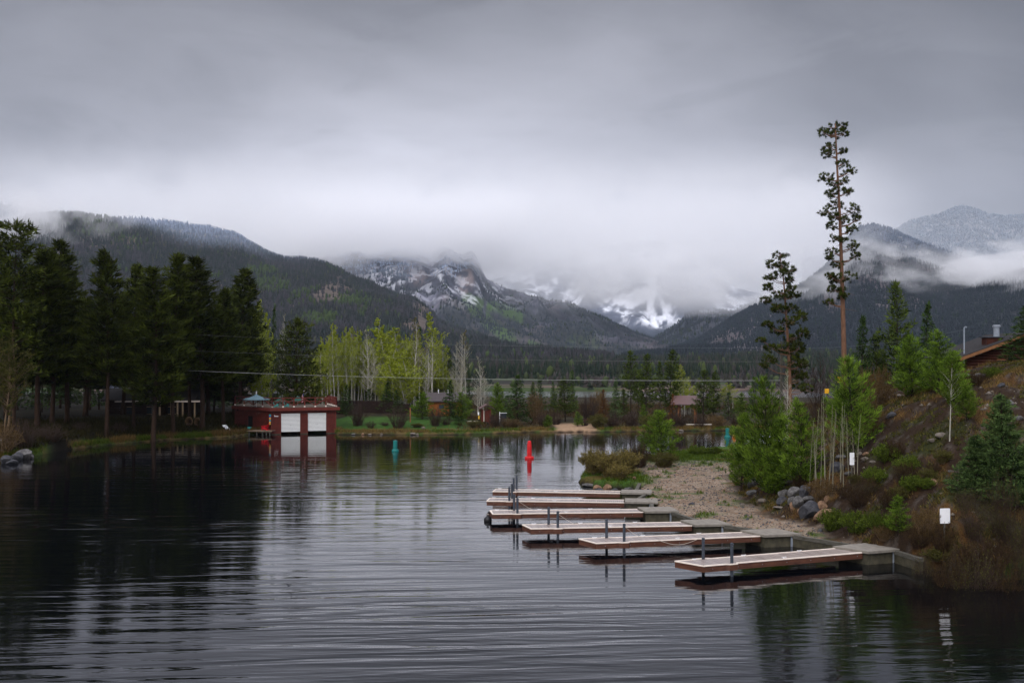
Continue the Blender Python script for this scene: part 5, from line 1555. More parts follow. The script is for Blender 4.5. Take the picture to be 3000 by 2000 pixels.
def buoy(px, py, kind, label):
    g = G(px, py)
    t = thing('channel_buoy', label, 'buoy', g)
    m = red_p if kind == 'nun' else green_p
    mb = MB(); r = .50 if kind == 'nun' else .42
    mb.lathe([(r * .85, -.35), (r, -.22), (r, .16), (r * .92, .24), (.28, .26)], 22); mb.build('float', m, t, False)
    mb = MB()
    if kind == 'nun': mb.lathe([(.255, .255), (.25, 1.28), (.262, 1.29), (.262, 1.34), (.25, 1.35), (.19, 1.86), (.12, 1.93), (.06, 1.94)], 22)
    else: mb.lathe([(.255, .255), (.25, 1.18), (.262, 1.19), (.262, 1.27), (.2, 1.29)], 22)
    mb.build('tower', m, t)
    mb = MB(); mb.lathe([(.261, .62), (.268, .63), (.268, .70), (.261, .71)], 22); mb.build('band', m, t)
    mb = MB(); z = 1.94 if kind == 'nun' else 1.29
    mb.tube([(-.05, 0, z - .01), (-.04, 0, z + .06), (.04, 0, z + .06), (.05, 0, z - .01)], .012, 6); mb.build('lifting_eye', galv, t)
    return t


buoy(1551, 1343, 'nun', 'bright red cone-topped channel buoy in open water')
buoy(1158, 1322, 'can', 'teal green flat-topped channel buoy in open water before the lawn')
buoy(2131, 1281, 'can', 'teal green channel buoy half hidden in the channel behind the right bank')
g = G(2151, 1283); t = thing('marker_float', 'small orange float beside the hidden green buoy', 'float', g)
mb = MB(); mb.lathe([(.05, -.2), (.2, -.1), (.24, .1), (.18, .36), (.06, .52)], 14); mb.build('ball', org_p, t, True)
mb = MB(); mb.tube([(0, 0, .5), (0, 0, .62)], .03, 8); mb.build('eye', black, t)

# ------------------------------------------------------------------ boathouse
red_s = mat('red_siding', (.105, .017, .010), .6, .35, 2.0, .01, 8, .25, c2=(.060, .010, .0065))
red_d = mat('red_trim', (.115, .021, .013), .6, .3, 3, spec=.25)
door_m = mat('white_door', (.74, .75, .72), .5, .06, 2)
dark_in = mat('dark_interior', (.006, .006, .006), .9, .1, 3)
deckwood = mat('grey_deck', (.21, .155, .105), .75, .35, 2, .004, 20, .2)
feltgrey = mat('roof_felt', (.085, .065, .048), .9, .25, 2)
FL = P(795.5, 1273, 143.8)[:2]; FR = P(983.5, 1269, 146.8)[:2]
e = (FR - FL); Wf = float(np.hypot(*e)); e = e / Wf
bh = thing('boathouse', 'red boathouse with two white roll-up doors and railed roof deck', 'boathouse', (FL[0], FL[1], 0), math.atan2(e[1], e[0]), None)


def lcl(x, y):
    d = np.array([x, y]) - FL
    return (float(d @ e), float(d @ np.array([-e[1], e[0]])))


LLc = lcl(-42.1, 151.2); BLc = lcl(-42.6, 158); BRc = (Wf, 9.0)


def siding(mb, a, b, z0, z1, step=.19, th=.05):
    """horizontal lap boards from a to b"""
    z = z0
    while z < z1 - .02:
        h = min(step, z1 - z)
        mb.beam((a[0], a[1], z + h / 2), (b[0], b[1], z + h / 2), th, h - .03)
        z += step


ZB, ZT = 3.40, 3.86
d1, d2 = (1.33, 4.10), (5.17, 7.86)
mb = MB()
for x0, x1 in ((0, d1[0]), (d1[1], d2[0]), (d2[1], Wf)): siding(mb, (x0, 0), (x1, 0), .12, 3.05)
siding(mb, (0, 0), (Wf, 0), 3.05, ZB)
siding(mb, (-.02, .0), LLc, .15, ZB); siding(mb, LLc, BLc, .15, ZB); siding(mb, (Wf, .03), BRc, .15, ZB); siding(mb, BRc, BLc, .15, ZB)
mb.build('wall', red_s, bh)
mb = MB()
for x in (0, d1[0] - .05, d1[1] + .05, d2[0] - .05, d2[1] + .05, Wf): mb.box((x, -.03, 1.75), (.12, .08, 3.3))
mb.build('corner_board', red_d, bh)
mb = MB(); mb.prism([(.1, .12), (Wf - .1, .12), (Wf - .1, 8.6), (LLc[0] + .3, 8.4), (LLc[0] + .25, LLc[1])], 3.15, 3.38)
for x0, x1 in ((.08, d1[0] - .12), (d1[1] + .1, d2[0] - .1), (d2[1] + .1, Wf - .08)): mb.box(((x0 + x1) / 2, .14, 1.2), (x1 - x0, .12, 3.9))
mb.box((Wf / 2, 6.0, 1.0), (Wf - .3, .1, 4.2)); mb.build('interior', dark_in, bh)
for x0, x1 in ((0, d1[0]), (d1[1], d2[0]), (d2[1], Wf)):
    mb = MB(); mb.box(((x0 + x1) / 2, .0, -.12), (x1 - x0, .34, .46)); mb.build('footing', conc_wet, bh)
for (x0, x1), z0, z1 in ((d1, .36, 3.03), (d2, .42, 3.04)):
    mb = MB(); n = 14; hh = (z1 - z0) / n
    for q in range(n):
        mb.box(((x0 + x1) / 2, .045, z0 + (q + .5) * hh), (x1 - x0 - .06, .05, hh - .045))
        
    dr = mb.build('roller_door', door_m, bh)
    mb = MB(); mb.box(((x0 + x1) / 2, .075, (z0 + z1) / 2), (x1 - x0 - .08, .02, z1 - z0 - .05)); mb.build('backing', mat('door_shadow_gap', (.22, .22, .21), .6, .1, 3), dr)
    mb = MB(); mb.box(((x0 + x1) / 2, -.0, z0 + .95), (.16, .05, .06)); mb.build('handle', black, dr)
# flat roof with deep red fascia
ov = .45
roofp = [(-.25, -ov), (Wf + .55, -ov), (Wf + .55, 9.2), (BLc[0] - .4, BLc[1] + .3), (LLc[0] - .5, LLc[1] - .25)]
mb = MB(); mb.prism(roofp, ZB + .02, ZT); rf = mb.build('roof', red_d, bh)
mb = MB(); inn = [(x * .97 + .1, y * .95 + .25) for x, y in roofp]; mb.prism(inn, ZT - .01, ZT + .07); mb.build('roof_deck', feltgrey, rf)
# roof railing with crossed braces
RT = 5.27; rzp = [(LLc[0] + .1, LLc[1] + .6), (.1, .05), (Wf + .1, .05), (Wf + .05, 8.2)]
mb = MB(); ft = MB()
for (ax, ay), (bx, by), nb_ in ((rzp[0], rzp[1], 4), (rzp[1], rzp[2], 6), (rzp[2], rzp[3], 5)):
    for q in range(nb_ + 1):
        x = ax + (bx - ax) * q / nb_; y = ay + (by - ay) * q / nb_
        mb.box((x, y, (ZT + RT) / 2 + .1), (.17, .17, RT - ZT - .2)); ft.box((x, y, ZT + .16), (.20, .20, .18))
        if q < nb_:
            x2 = ax + (bx - ax) * (q + 1) / nb_; y2 = ay + (by - ay) * (q + 1) / nb_
            if q % 2 == 0: mb.beam((x, y, ZT + .25), (x2, y2, RT - .1), .11)
            else: mb.beam((x, y, RT - .1), (x2, y2, ZT + .25), .11)
            if q % 3 == 1: mb.beam((x, y, ZT + .35), (x2, y2, RT - .15), .09)
    mb.beam((ax, ay, RT), (bx, by, RT), .16, .12); mb.beam((ax, ay, RT - .5), (bx, by, RT - .5), .06, .09)
rl = mb.build('railing', red_d, bh); ft.build('post_foot', trim, rl)
# dark doorway and small lettering on the front wall, too small to read
mb = MB(); u = np.array(LLc) * .62; v = np.array(LLc) * .50
mb.beam((u[0] + .02, u[1] - .04, 1.45), (v[0] + .02, v[1] - .04, 1.45), .08, 2.1); mb.build('door', dark_in, bh)
mb = MB(); x = .42
for hgt, w in ((.22, .05), (.12, .07), (.13, .05), (.10, .08), (.12, .05), (.11, .07), (.10, .06)):
    mb.box((x, -.045, 2.62 + hgt / 2 - .02 * x), (w, .03, hgt)); x += w + .022
mb.beam((.38, -.045, 2.72), (.95, -.045, 2.66), .03, .035)
mb.build('sign_lettering', white, bh)

wd = lambda x, y, z=0.0: np.array([*(FL + e * x + np.array([-e[1], e[0]]) * y), z])
# patio umbrella, chairs and flag on the roof
blue_c = mat('blue_grey_canvas', (.10, .165, .19), .8, .15, 4)
teal_m = mat('turquoise_plastic', (.06, .42, .40), .45, .1, 4)
dgreen = mat('dark_green_canvas', (.014, .065, .048), .8, .2, 4)


def umbrella(p, R_, z1, m, label, fin=.55):
    t = thing('patio_umbrella', label, 'umbrella', p, .3)
    mb = MB(); mb.tube([(0, 0, 0), (0, 0, z1 + .02)], .03, 8); mb.build('pole', white, t)
    mb = MB(); n = 8
    vs = [(0, 0, z1)] + [(R_ * math.cos(2 * math.pi * q / n), R_ * math.sin(2 * math.pi * q / n), z1 - .62) for q in range(n)] + [(R_ * math.cos(2 * math.pi * q / n), R_ * math.sin(2 * math.pi * q / n), z1 - .74) for q in range(n)]
    mb.add(vs, [(0, 1 + q, 1 + (q + 1) % n) for q in range(n)] + [(1 + q, 9 + q, 9 + (q + 1) % n, 1 + (q + 1) % n) for q in range(n)]); mb.build('canopy', m, t)
    mb = MB(); mb.lathe([(.34, z1 - .13), (.30, z1 - .02), (.05, z1 + .12)], 8); mb.build('vent_cap', m, t)
    mb = MB(); mb.tube([(0, 0, z1 + .1), (0, 0, z1 + .1 + fin)], [.045, .02], 8); mb.build('finial', white, t)
    return t


umbrella(wd(-1.9, 3.0, ZT + .06), 1.95, 1.75, blue_c, 'blue-grey patio umbrella open behind the boathouse roof railing')
umbrella(wd(1.9, 6.8, ZT + .06), .95, 1.2, dgreen, 'low green patio umbrella left of the flag on the roof deck', .05)
umbrella(wd(4.6, 7.2, ZT + .06), .95, 1.25, dgreen, 'low green patio umbrella right behind the flag on the roof deck', .05)


def slat_chair(p, rz, m, label, s=1.0):
    """low wide-armed garden chair"""
    t = thing('garden_chair', label, 'chair', p, rz); t.scale = (s, s, s)
    mb = MB()
    for q in range(5): mb.box((.02 + .105 * q, 0, .36 - .02 * q), (.09, .52, .025))
    mb.build('seat', m, t)
    mb = MB()
    for q in range(5): mb.beam((.50, -.21 + .105 * q, .20), (.86, -.24 + .12 * q, .98 - .05 * abs(q - 2)), .095, .022)
    mb.build('backrest', m, t)
    for sy in (-1, 1):
        mb = MB(); mb.box((.26, sy * .33, .56), (.72, .13, .03)); mb.build('armrest', m, t)
        mb = MB(); mb.box((0, sy * .30, .28), (.09, .035, .56)); mb.build('leg', m, t)
        mb = MB(); mb.beam((.02, sy * .27, .34), (.72, sy * .27, .04), .03, .11); mb.build('leg', m, t)
    return t


slat_chair(wd(1.0, 1.4, ZT + .07), -2.6, teal_m, 'turquoise garden chair on the boathouse roof, nearer the umbrella', .8)
slat_chair(wd(2.5, 1.4, ZT + .07), -2.6, teal_m, 'turquoise garden chair on the boathouse roof, nearer the flag', .8)
fr_m = mat('flag_red', (.42, .018, .03), .8, .1, 5); fw_m = mat('flag_white', (.70, .68, .70), .8, .05, 5); fb_m = mat('flag_blue', (.025, .03, .10), .8, .1, 5)
fp = wd(4.35, .12, ZT + .06)
t = thing('flag', 'american flag hanging limp from a white-tipped pole on the roof railing', 'flag', fp, 0)
mb = MB(); mb.tube([(0, 0, 0), (.30, 0, 2.3)], .022, 8); mb.build('pole', redwood, t)
mb = MB(); mb.lathe([(.02, 0), (.04, .04), (.03, .09), (.01, .14)], 8, (.30, 0, 2.29)); mb.build('finial', white, t)
nu, nv = 13, 14
vs = []; fs = []; ms = []
for a in range(nv + 1):
    for b_ in range(nu + 1):
        s_, d_ = a / nv, b_ / nu           # s_ down the hanging fly, d_ across the stripes
        x = .27 - .16 * s_ - (.04 + .33 * d_) * (1 - .25 * s_) + .10
        vs.append((x + .03 * math.sin(d_ * 9), -.05 - .05 * math.sin(d_ * 12 + s_ * 2), 2.1 - 1.35 * s_ - .38 * d_ * (1 - s_ * .6)))
mb = MB()
for a in range(nv):
    for b_ in range(nu):
        mb.mi = 2 if (a < 5 and b_ < 7) else (0 if b_ % 2 == 0 else 1)
        q = a * (nu + 1) + b_
        mb.add([vs[q], vs[q + 1], vs[q + nu + 2], vs[q + nu + 1]], [(0, 1, 2, 3)])
mb.build('cloth', [fr_m, fw_m, fb_m], t)

# deck in front of the left wing
dk = thing('boardwalk', 'low wooden boardwalk on short posts left of the boathouse', 'boardwalk', (-46.8, 145.2, 0), math.atan2(-2.6, 12.5))
mb = MB(); Ld = 12.65
for q in range(int(Ld / .2)): mb.box((.1 + q * .2, 1.3, .62), (.185, 2.6, .05))
mb.build('deck', deckwood, dk)
mb = MB(); mb.box((Ld / 2, -.03, .57), (Ld, .05, .14)); mb.build('fascia', deckwood, dk)
for x in (7.2, 8.2, 9.1, 10.3, 11.2, 11.8, 12.3):
    mb = MB(); mb.box((x, .10, -.1), (.15, .15, 1.3)); mb.build('post', timber, dk)
ck = lambda x, y, z=.65: np.array([-46.8, 145.2, 0]) + np.array([x * math.cos(math.atan2(-2.6, 12.5)) - y * math.sin(math.atan2(-2.6, 12.5)), x * math.sin(math.atan2(-2.6, 12.5)) + y * math.cos(math.atan2(-2.6, 12.5)), z])
chair_red = mat('red_plastic', (.62, .012, .022), .45, .1, 4)
slat_chair(ck(10.9, .9), -.25, chair_red, 'bright red garden chair at the boathouse corner', 1.15)
t = thing('tilted_board', 'white rectangular board leaning on the boardwalk edge', 'board', ck(5.55, .2), -.2)
mb = MB(); mb.beam((-.42, 0, .72), (.45, -.3, .02), .75, .03); mb.build('panel', white, t)
mb = MB(); mb.beam((-.35, .2, 0), (-.30, .05, .6), .04); mb.build('prop', timber, t)
t = thing('plant_pot', 'round teal plant pot on the boardwalk against the left wing', 'plant pot', ck(8.2, 2.0))
mb = MB(); mb.lathe([(.16, 0), (.27, .12), (.30, .34), (.32, .36), (.27, .36)], 16); mb.build('pot', teal_m, t)
mb = MB(); mb.lathe([(.265, .31), (.1, .335)], 12); mb.build('soil', dark_in, t)
ws = mat('rainbow_cloth', (.6, .1, .1), .8, .05, 4)
t = thing('windsock', 'rainbow striped windsock hanging at the boathouse corner', 'windsock', wd(-.25, -.35, 0), 0)
cols = [(.02, .30, .28), (.02, .14, .35), (.10, .03, .22), (.70, .45, .03), (.65, .16, .03), (.05, .30, .22), (.03, .12, .35), (.70, .48, .05), (.60, .15, .04), (.55, .4, .06)]
mb = MB(); wm_ = [mat('windsock_stripe', c_, .8, .05, 4) for c_ in cols]
for q in range(len(cols)):
    mb.mi = q; r1 = .15 - .004 * q; z1 = 2.95 - q * .145
    mb.lathe([(r1, z1 - .145), (r1 + .004, z1)], 12)
mb.build('sleeve', wm_, t)
mb = MB(); mb.tube([(0, 0, 2.94), (0, 0, 3.42)], .012, 5); mb.build('cord', black, t)
wick = mat('wicker', (.20, .125, .065), .85, .4, 14, .01, 40, .1)
for q, (px, py) in enumerate(((553, 1248), (578, 1247))):
    Yc = 147.2; x = XA(px, Yc)
    zb_ = hz(x, Yc)
    t = thing('wicker_chair', ('round wicker chair on the bank, the one nearer the cabin porch', 'round wicker chair on the bank, the one nearer the boathouse')[q], 'chair', (x, Yc, zb_), -.3 - .2 * q, 'wicker chairs')
    mb = MB()
    for rr, yy in ((.60, .0), (.58, .12), (.5, .24)):
        mb.tube([(rr * math.cos(a), yy, .86 + rr * 1.12 * math.sin(a)) for a in np.linspace(0, 2 * math.pi, 25)], .05, 6)
    for a in np.linspace(0, 2 * math.pi, 15)[:-1]: mb.tube([(.6 * math.cos(a), 0, .86 + .67 * math.sin(a)), (.25 * math.cos(a), .34, .86 + .3 * math.sin(a))], .03, 4)
    mb.build('hoop_back', wick, t)
    mb = MB(); mb.lathe([(.30, .40), (.42, .46), (.40, .54), (.1, .56)], 14, (0, .0, 0)); mb.build('seat', redwood, t)
    for a in (.8, 2.3, 3.9, 5.5):
        mb = MB(); mb.tube([(.34 * math.cos(a), .34 * math.sin(a) * .8 + .05, 0), (.2 * math.cos(a), .2 * math.sin(a), .42)], .03, 5); mb.build('leg', wick, t)

# ------------------------------------------------------------------ cabin with porch on the left bank
log_dk = mat('dark_log', (.022, .012, .009), .8, .4, 3, .01, 10, .15)
roof_dk = mat('dark_shingles', (.022, .020, .020), .85, .4, 3, .02, 9, .2)
roof_pl = mat('pale_roof_sheet', (.48, .40, .34), .6, .15, 2)
glass_d = mat('dark_glass', (.02, .025, .03), .1, .1, 2, spec=.6)
pale_w = mat('pale_blue_boards', (.30, .34, .42), .7, .15, 3)
post_w = mat('tan_post', (.24, .17, .10), .8, .25, 3)
Yc = 158.0; x0, x1 = XA(330, Yc), XA(585, Yc)
zg = 1.1
cb_ = thing('cabin', 'dark log cabin with pale flat-roofed porch among the left pines', 'cabin', (x0, Yc, zg), .02)
Wc = x1 - x0
mb = MB(); siding(mb, (-2, 2.4), (Wc - 2, 2.4), 0, 3.2, .28, .12); siding(mb, (-2, 2.4), (-2, 9), 0, 3.2, .28, .12); siding(mb, (Wc - 2, 2.4), (Wc - 2, 9), 0, 3.2, .28, .12); siding(mb, (-2, 9), (Wc - 2, 9), 0, 3.2, .28, .12)
mb.build('wall', log_dk, cb_)
mb = MB(); mb.add([(-2.6, 1.9, 3.3), (Wc - 1.4, 1.9, 3.3), (Wc - 1.4, 5.7, 5.1), (-2.6, 5.7, 5.1), (-2.6, 9.6, 3.3), (Wc - 1.4, 9.6, 3.3), (-2.6, 1.9, 3.1), (Wc - 1.4, 1.9, 3.1), (-2.6, 9.6, 3.1), (Wc - 1.4, 9.6, 3.1)],
              [(0, 1, 2, 3), (3, 2, 5, 4), (0, 6, 7, 1), (4, 5, 9, 8), (0, 3, 4, 8, 6), (1, 7, 9, 5, 2), (6, 8, 9, 7)]); mb.build('roof', roof_dk, cb_)
mb = MB(); mb.prism([(.4, -.2), (Wc, -.2), (Wc, 2.5), (.4, 2.5)], 3.02, 3.20); pr_ = mb.build('porch_roof', roof_pl, cb_)
for px in (467, 501, 519, 534, 553, 569):
    mb = MB(); mb.box((XA(px, Yc) - x0, .05, 1.52), (.24, .24, 2.98)); mb.build('porch_post', post_w, cb_)
for xw in (2.0, 5.2, 8.6):
    mb = MB(); mb.box((xw, 2.30, 1.6), (1.2, .08, 1.1)); w_ = mb.build('window', glass_d, cb_)
    mb = MB(); mb.beam((xw - .62, 2.27, 1.02), (xw + .62, 2.27, 1.02), .08); mb.beam((xw - .62, 2.27, 2.18), (xw + .62, 2.27, 2.18), .08); mb.build('frame', post_w, w_)
gb = thing('outbuilding', 'small steep-roofed outbuilding with pale blue gable behind the left cabin', 'shed', (XA(334, 168), 168, 1.2), .1)
mb = MB(); mb.prism([(-1.0, 0), (1.0, 0), (1.0, 3.5), (-1.0, 3.5)], 0, 4.6); mb.add([(-1.0, 0, 4.6), (1.0, 0, 4.6), (0, 0, 6.2)], [(0, 1, 2)]); mb.build('wall', pale_w, gb)
mb = MB()
for s_ in (-1, 1): mb.beam((s_ * .72, -.3, 5.25), (s_ * .72, 3.8, 5.25), .12, .12); mb.add([(0, -.35, 6.45), (0, 3.9, 6.45), (s_ * 1.4, 3.9, 4.3), (s_ * 1.4, -.35, 4.3), (0, -.35, 6.28), (0, 3.9, 6.28), (s_ * 1.4, 3.9, 4.13), (s_ * 1.4, -.35, 4.13)], [(0, 1, 2, 3), (4, 7, 6, 5), (0, 3, 7, 4), (1, 5, 6, 2), (3, 2, 6, 7)])
mb.build('roof', roof_dk, gb)

# ------------------------------------------------------------------ far shore: fence, orange cabin, kiosk, shelter, bench, signs
orange_w = mat('orange_logs', (.24, .078, .016), .7, .35, 3, .01, 9, .2)
red_w = mat('red_stain', (.12, .022, .012), .7, .3, 3)
shingle = mat('grey_shingles', (.06, .05, .05), .85, .35, 4, .02, 8, .2)
maroon = mat('maroon_metal_roof', (.10, .054, .05), .5, .15, 2, spec=.4)
brn_post = mat('stained_post', (.24, .095, .035), .7, .3, 3)


def board_fence(px0, px1, Y0, Y1, z0, h, m, label):
    a = np.array([XA(px0, Y0), Y0]); b = np.array([XA(px1, Y1), Y1]); n = int(np.hypot(*(b - a)) / .16)
    t = thing('board_fence', label, 'fence', (a[0], a[1], z0), 0); rng = random.Random(int(px0))
    mb = MB()
    ang = math.atan2(b[1] - a[1], b[0] - a[0])
    for q in range(n):
        p = (b - a) * (q + .5) / n; hh = h + rng.uniform(-.05, .05)
        mb.box((p[0], p[1], hh / 2), (.145, .025, hh), ang)
    mb.build('boards', m, t)
    for q in range(int(n / 15) + 1):
        p = (b - a) * min(1, q * 15 / n); mb = MB(); mb.box((p[0], p[1] + .1, h / 2), (.12, .12, h + .1)); mb.build('post', m, t)
    mb = MB(); c = b - a
    for z in (.4, h - .4): mb.beam((0, .06, z), (c[0], c[1] + .06, z), .05, .1)
    mb.build('rail', m, t)


board_fence(985, 1152, 172, 170, 1.5, 2.35, log_dk, 'long dark board fence at the back of the lawn')
board_fence(1152, 1200, 170, 168, 1.4, 2.0, log_dk, 'shorter dark board fence continuing behind the bare willow')
p = P(1202, 1236, 154); t = thing('wooden_post', 'upright orange-brown wooden post at the right end of the lawn', 'post', (p[0], 154, hz(p[0], 154)))
mb = MB(); mb.box((0, 0, 1.05), (.16, .16, 2.2)); mb.build('shaft', brn_post, t); mb = MB(); mb.box((0, 0, 2.17), (.2, .2, .06)); mb.build('cap', brn_post, t)


def gable_house(name, label, cat, px, Y, w, d, h, rise, rz, wm, rm, ov=.4, z=None, extra=None, along='x'):
    x = XA(px, Y); zz = hz(x, Y) if z is None else z
    t = thing(name, label, cat, (x, Y, zz), rz)
    mb = MB(); c_ = [(-w / 2, -d / 2), (w / 2, -d / 2), (w / 2, d / 2), (-w / 2, d / 2)]
    for q in range(4): siding(mb, c_[q], c_[(q + 1) % 4], 0, h, .24, .1)
    for s_ in (-1, 1): mb.add([(s_ * w / 2, -d / 2, h), (s_ * w / 2, d / 2, h), (s_ * w / 2, 0, h + rise), (s_ * (w / 2 - .1), -d / 2, h), (s_ * (w / 2 - .1), d / 2, h), (s_ * (w / 2 - .1), 0, h + rise)], [(0, 1, 2), (5, 4, 3), (0, 2, 5, 3), (1, 4, 5, 2)])
    mb.build('wall', wm, t)
    mb = MB(); k_ = rise / (d / 2)
    for s_ in (-1, 1):
        ye, ze = s_ * (d / 2 + ov), h - ov * k_
        mb.add([(-w / 2 - ov, 0, h + rise), (w / 2 + ov, 0, h + rise), (w / 2 + ov, ye, ze), (-w / 2 - ov, ye, ze), (-w / 2 - ov, 0, h + rise + .16), (w / 2 + ov, 0, h + rise + .16), (w / 2 + ov, ye, ze + .16), (-w / 2 - ov, ye, ze + .16)],
               [(0, 3, 2, 1), (4, 5, 6, 7), (3, 7, 6, 2), (0, 4, 7, 3), (1, 2, 6, 5)])
    rf = mb.build('roof', rm, t)
    return t, rf


t, rf = gable_house('cabin', 'small orange log cabin with grey shingle roof on the far shore', 'cabin', 1302, 166, 5.4, 4.4, 2.5, 1.15, .12, orange_w, shingle)
for xv in (-1.0, .6):
    mb = MB(); mb.tube([(xv, -.2, 3.55), (xv, -.2, 4.3)], .07, 8); mb.build('vent_pipe', white, rf)
mb = MB(); mb.box((-.6, -2.27, 1.5), (.8, .06, .7)); w_ = mb.build('window', glass_d, t)
mb = MB(); mb.beam((-1.04, -2.29, 1.12), (-.16, -2.29, 1.12), .06); mb.beam((-1.04, -2.29, 1.88), (-.16, -2.29, 1.88), .06); mb.build('frame', orange_w, w_)
mb = MB(); mb.box((1.2, -2.27, 1.0), (.85, .06, 2.0)); mb.build('door', log_dk, t)
# kiosk
x = XA(1424, 157); zk = hz(x, 157)
t = thing('information_kiosk', 'narrow red timber kiosk with little gabled roof on the far shore', 'kiosk', (x, 157, zk), .25)
for sx in (-.62, .62):
    for sy in (-.4, .4):
        mb = MB(); mb.box((sx, sy, 1.25), (.16, .16, 2.5)); mb.build('post', red_w, t)
mb = MB(); mb.box((.2, .05, 1.35), (.7, .08, 1.9)); mb.build('panel', red_w, t)
mb = MB(); mb.box((-.42, .05, 1.35), (.3, .05, 1.7)); mb.build('notice_board', trim, t)
mb = MB()
for s_ in (-1, 1): mb.add([(0, -.8, 3.15), (0, .8, 3.15), (s_ * 1.15, .8, 2.48), (s_ * 1.15, -.8, 2.48), (0, -.8, 3.27), (0, .8, 3.27), (s_ * 1.15, .8, 2.6), (s_ * 1.15, -.8, 2.6)], [(0, 1, 2, 3), (4, 7, 6, 5), (0, 3, 7, 4), (1, 5, 6, 2), (3, 2, 6, 7)])
mb.build('roof', maroon, t)
p = XA(1403, 156); t = thing('trail_sign', 'small yellow and white sign post left of the red kiosk', 'sign', (p, 156, hz(p, 156)))
mb = MB(); mb.tube([(0, 0, 0), (0, 0, 2.0)], .04, 6); mb.build('post', black, t)
mb = MB(); mb.box((0, -.05, 1.15), (.22, .03, .5)); mb.build('lower_plate', mat('yellow_plate', (.6, .36, .04), .5, .05, 3), t); mb = MB(); mb.box((-.06, -.05, 1.75), (.2, .03, .45)); mb.build('upper_plate', white, t)
p = XA(1474, 158); t = thing('notice_frame', 'dark notice board in a white frame right of the kiosk', 'sign', (p, 158, hz(p, 158)), .1)
mb = MB(); mb.box((0, 0, 1.35), (1.0, .05, .8)); mb.build('board', glass_d, t)
mb = MB(); mb.box((-.54, 0, 1.0), (.09, .08, 2.0)); mb.beam((-.5, 0, 1.82), (.6, 0, 1.82), .06); mb.build('frame', white, t)
# picnic bench
p = XA(1725, 157); t = thing('bench', 'low red wooden bench behind the grass tongue by the beach', 'bench', (p, 157, hz(p, 157)), .05)
mb = MB()
for q in range(3): mb.box((0, -.15 + .15 * q, .85), (1.75, .13, .05))
mb.build('seat', red_w, t)
for sx in (-.7, .7): mb = MB(); mb.box((sx, 0, .42), (.1, .4, .84)); mb.build('leg', red_w, t)
# picnic shelter
x = XA(2012, 163); zs = hz(x, 163)
t = thing('picnic_shelter', 'open picnic shelter with maroon metal roof on stained timber posts', 'shelter', (x, 163, zs), -.25)
for sx in (-1.2, 1.4):
    for sy in (-1.4, 1.4):
        mb = MB(); mb.box((sx, sy, 1.5), (.26, .26, 3.0)); mb.beam((sx, sy, 2.1), (sx + (.8 if sx < 0 else -.8), sy, 2.95), .14); mb.beam((sx, sy, 2.2), (sx, sy * .4, 3.0), .14); mb.build('post', brn_post, t)
mb = MB(); mb.beam((-2.0, -1.4, 3.0), (2.0, -1.4, 3.0), .2, .24); mb.beam((-2.0, 1.4, 3.0), (2.0, 1.4, 3.0), .2, .24); mb.build('beam', brn_post, t)
mb = MB()
for s_ in (-1, 1): mb.add([(-2.4, 0, 4.3), (2.4, 0, 4.3), (2.4, s_ * 2.3, 2.95), (-2.4, s_ * 2.3, 2.95), (-2.4, 0, 4.42), (2.4, 0, 4.42), (2.4, s_ * 2.3, 3.07), (-2.4, s_ * 2.3, 3.07)], [(0, 3, 2, 1), (4, 5, 6, 7), (3, 7, 6, 2), (0, 4, 7, 3), (1, 2, 6, 5)])
mb.build('roof', maroon, t)
for px0, px1, Yr, lab in ((1370, 1402, 153.6, 'low pale guard rail on the bank left of the kiosk'), (2010, 2085, 152.9, 'pale log edging along the far channel bank')):
    a = XA(px0, Yr); b_ = XA(px1, Yr); t = thing('rail_fence', lab, 'rail', (a, Yr, hz(a, Yr)))
    mb = MB(); mb.beam((0, 0, .55), (b_ - a, 0, .55), .09); mb.build('rail', trim, t)
    for q in np.linspace(.1, b_ - a - .1, 4): mb = MB(); mb.box((q, .02, .25), (.09, .09, .5)); mb.build('post', timber, t)

# ------------------------------------------------------------------ log house on the hill
Yh = 83.0; xh = XA(2814, Yh)
lh = thing('log_house', 'dark red log house with sloping roof at the top of the bank', 'house', (xh, Yh, 8.6), -.05)
log_rd = mat('red_brown_logs', (.05, .0135, .007), .7, .4, 3, .01, 9, .2)
rake = mat('tan_rake_board', (.20, .088, .034), .7, .3, 3)
ez, rz_ = 2.2, 4.15; rw = 5.2
mb = MB(); z = .1
while z < rz_ - .1:
    xa = .55 + max(0, (z - ez) / (rz_ - ez)) * (rw - .2); xb = 2 * rw - xa
    if xb - xa > .4: mb.tube([(xa, 0, z), (xb, 0, z)], .125, 8)
    z += .235
for z in np.arange(.1, ez, .235): mb.tube([(.6, 0, z), (.6, 7, z)], .125, 8)
for z in np.arange(.1, ez, .235): mb.tube([(2 * rw - .6, 0, z), (2 * rw - .6, 7, z)], .125, 8)
mb.prism([(.62, .02), (2 * rw - .62, .02), (2 * rw - .62, 7), (.62, 7)], 0, ez - .05); mb.build('wall', log_rd, lh)
mb = MB(); k_ = (rz_ - ez) / rw
for s_ in (-1, 1):
    xe = rw + s_ * (rw + .35); zr, ze = rz_ + .22, ez + .22 - .35 * k_
    mb.add([(rw, -.7, zr), (rw, 7.5, zr), (xe, 7.5, ze), (xe, -.7, ze), (rw, -.7, zr - .14), (rw, 7.5, zr - .14), (xe, 7.5, ze - .14), (xe, -.7, ze - .14)], [(0, 1, 2, 3), (4, 7, 6, 5), (0, 3, 7, 4), (1, 5, 6, 2), (3, 2, 6, 7)])
rf = mb.build('roof', roof_dk, lh)
mb = MB()
for s_ in (-1, 1): mb.beam((rw, -.74, rz_ + .03), (rw + s_ * (rw + .35), -.74, ez + .03 - .35 * k_), .06, .24)
mb.build('rake_board', rake, lh)
mb = MB(); xc = XA(2923, Yh) - xh
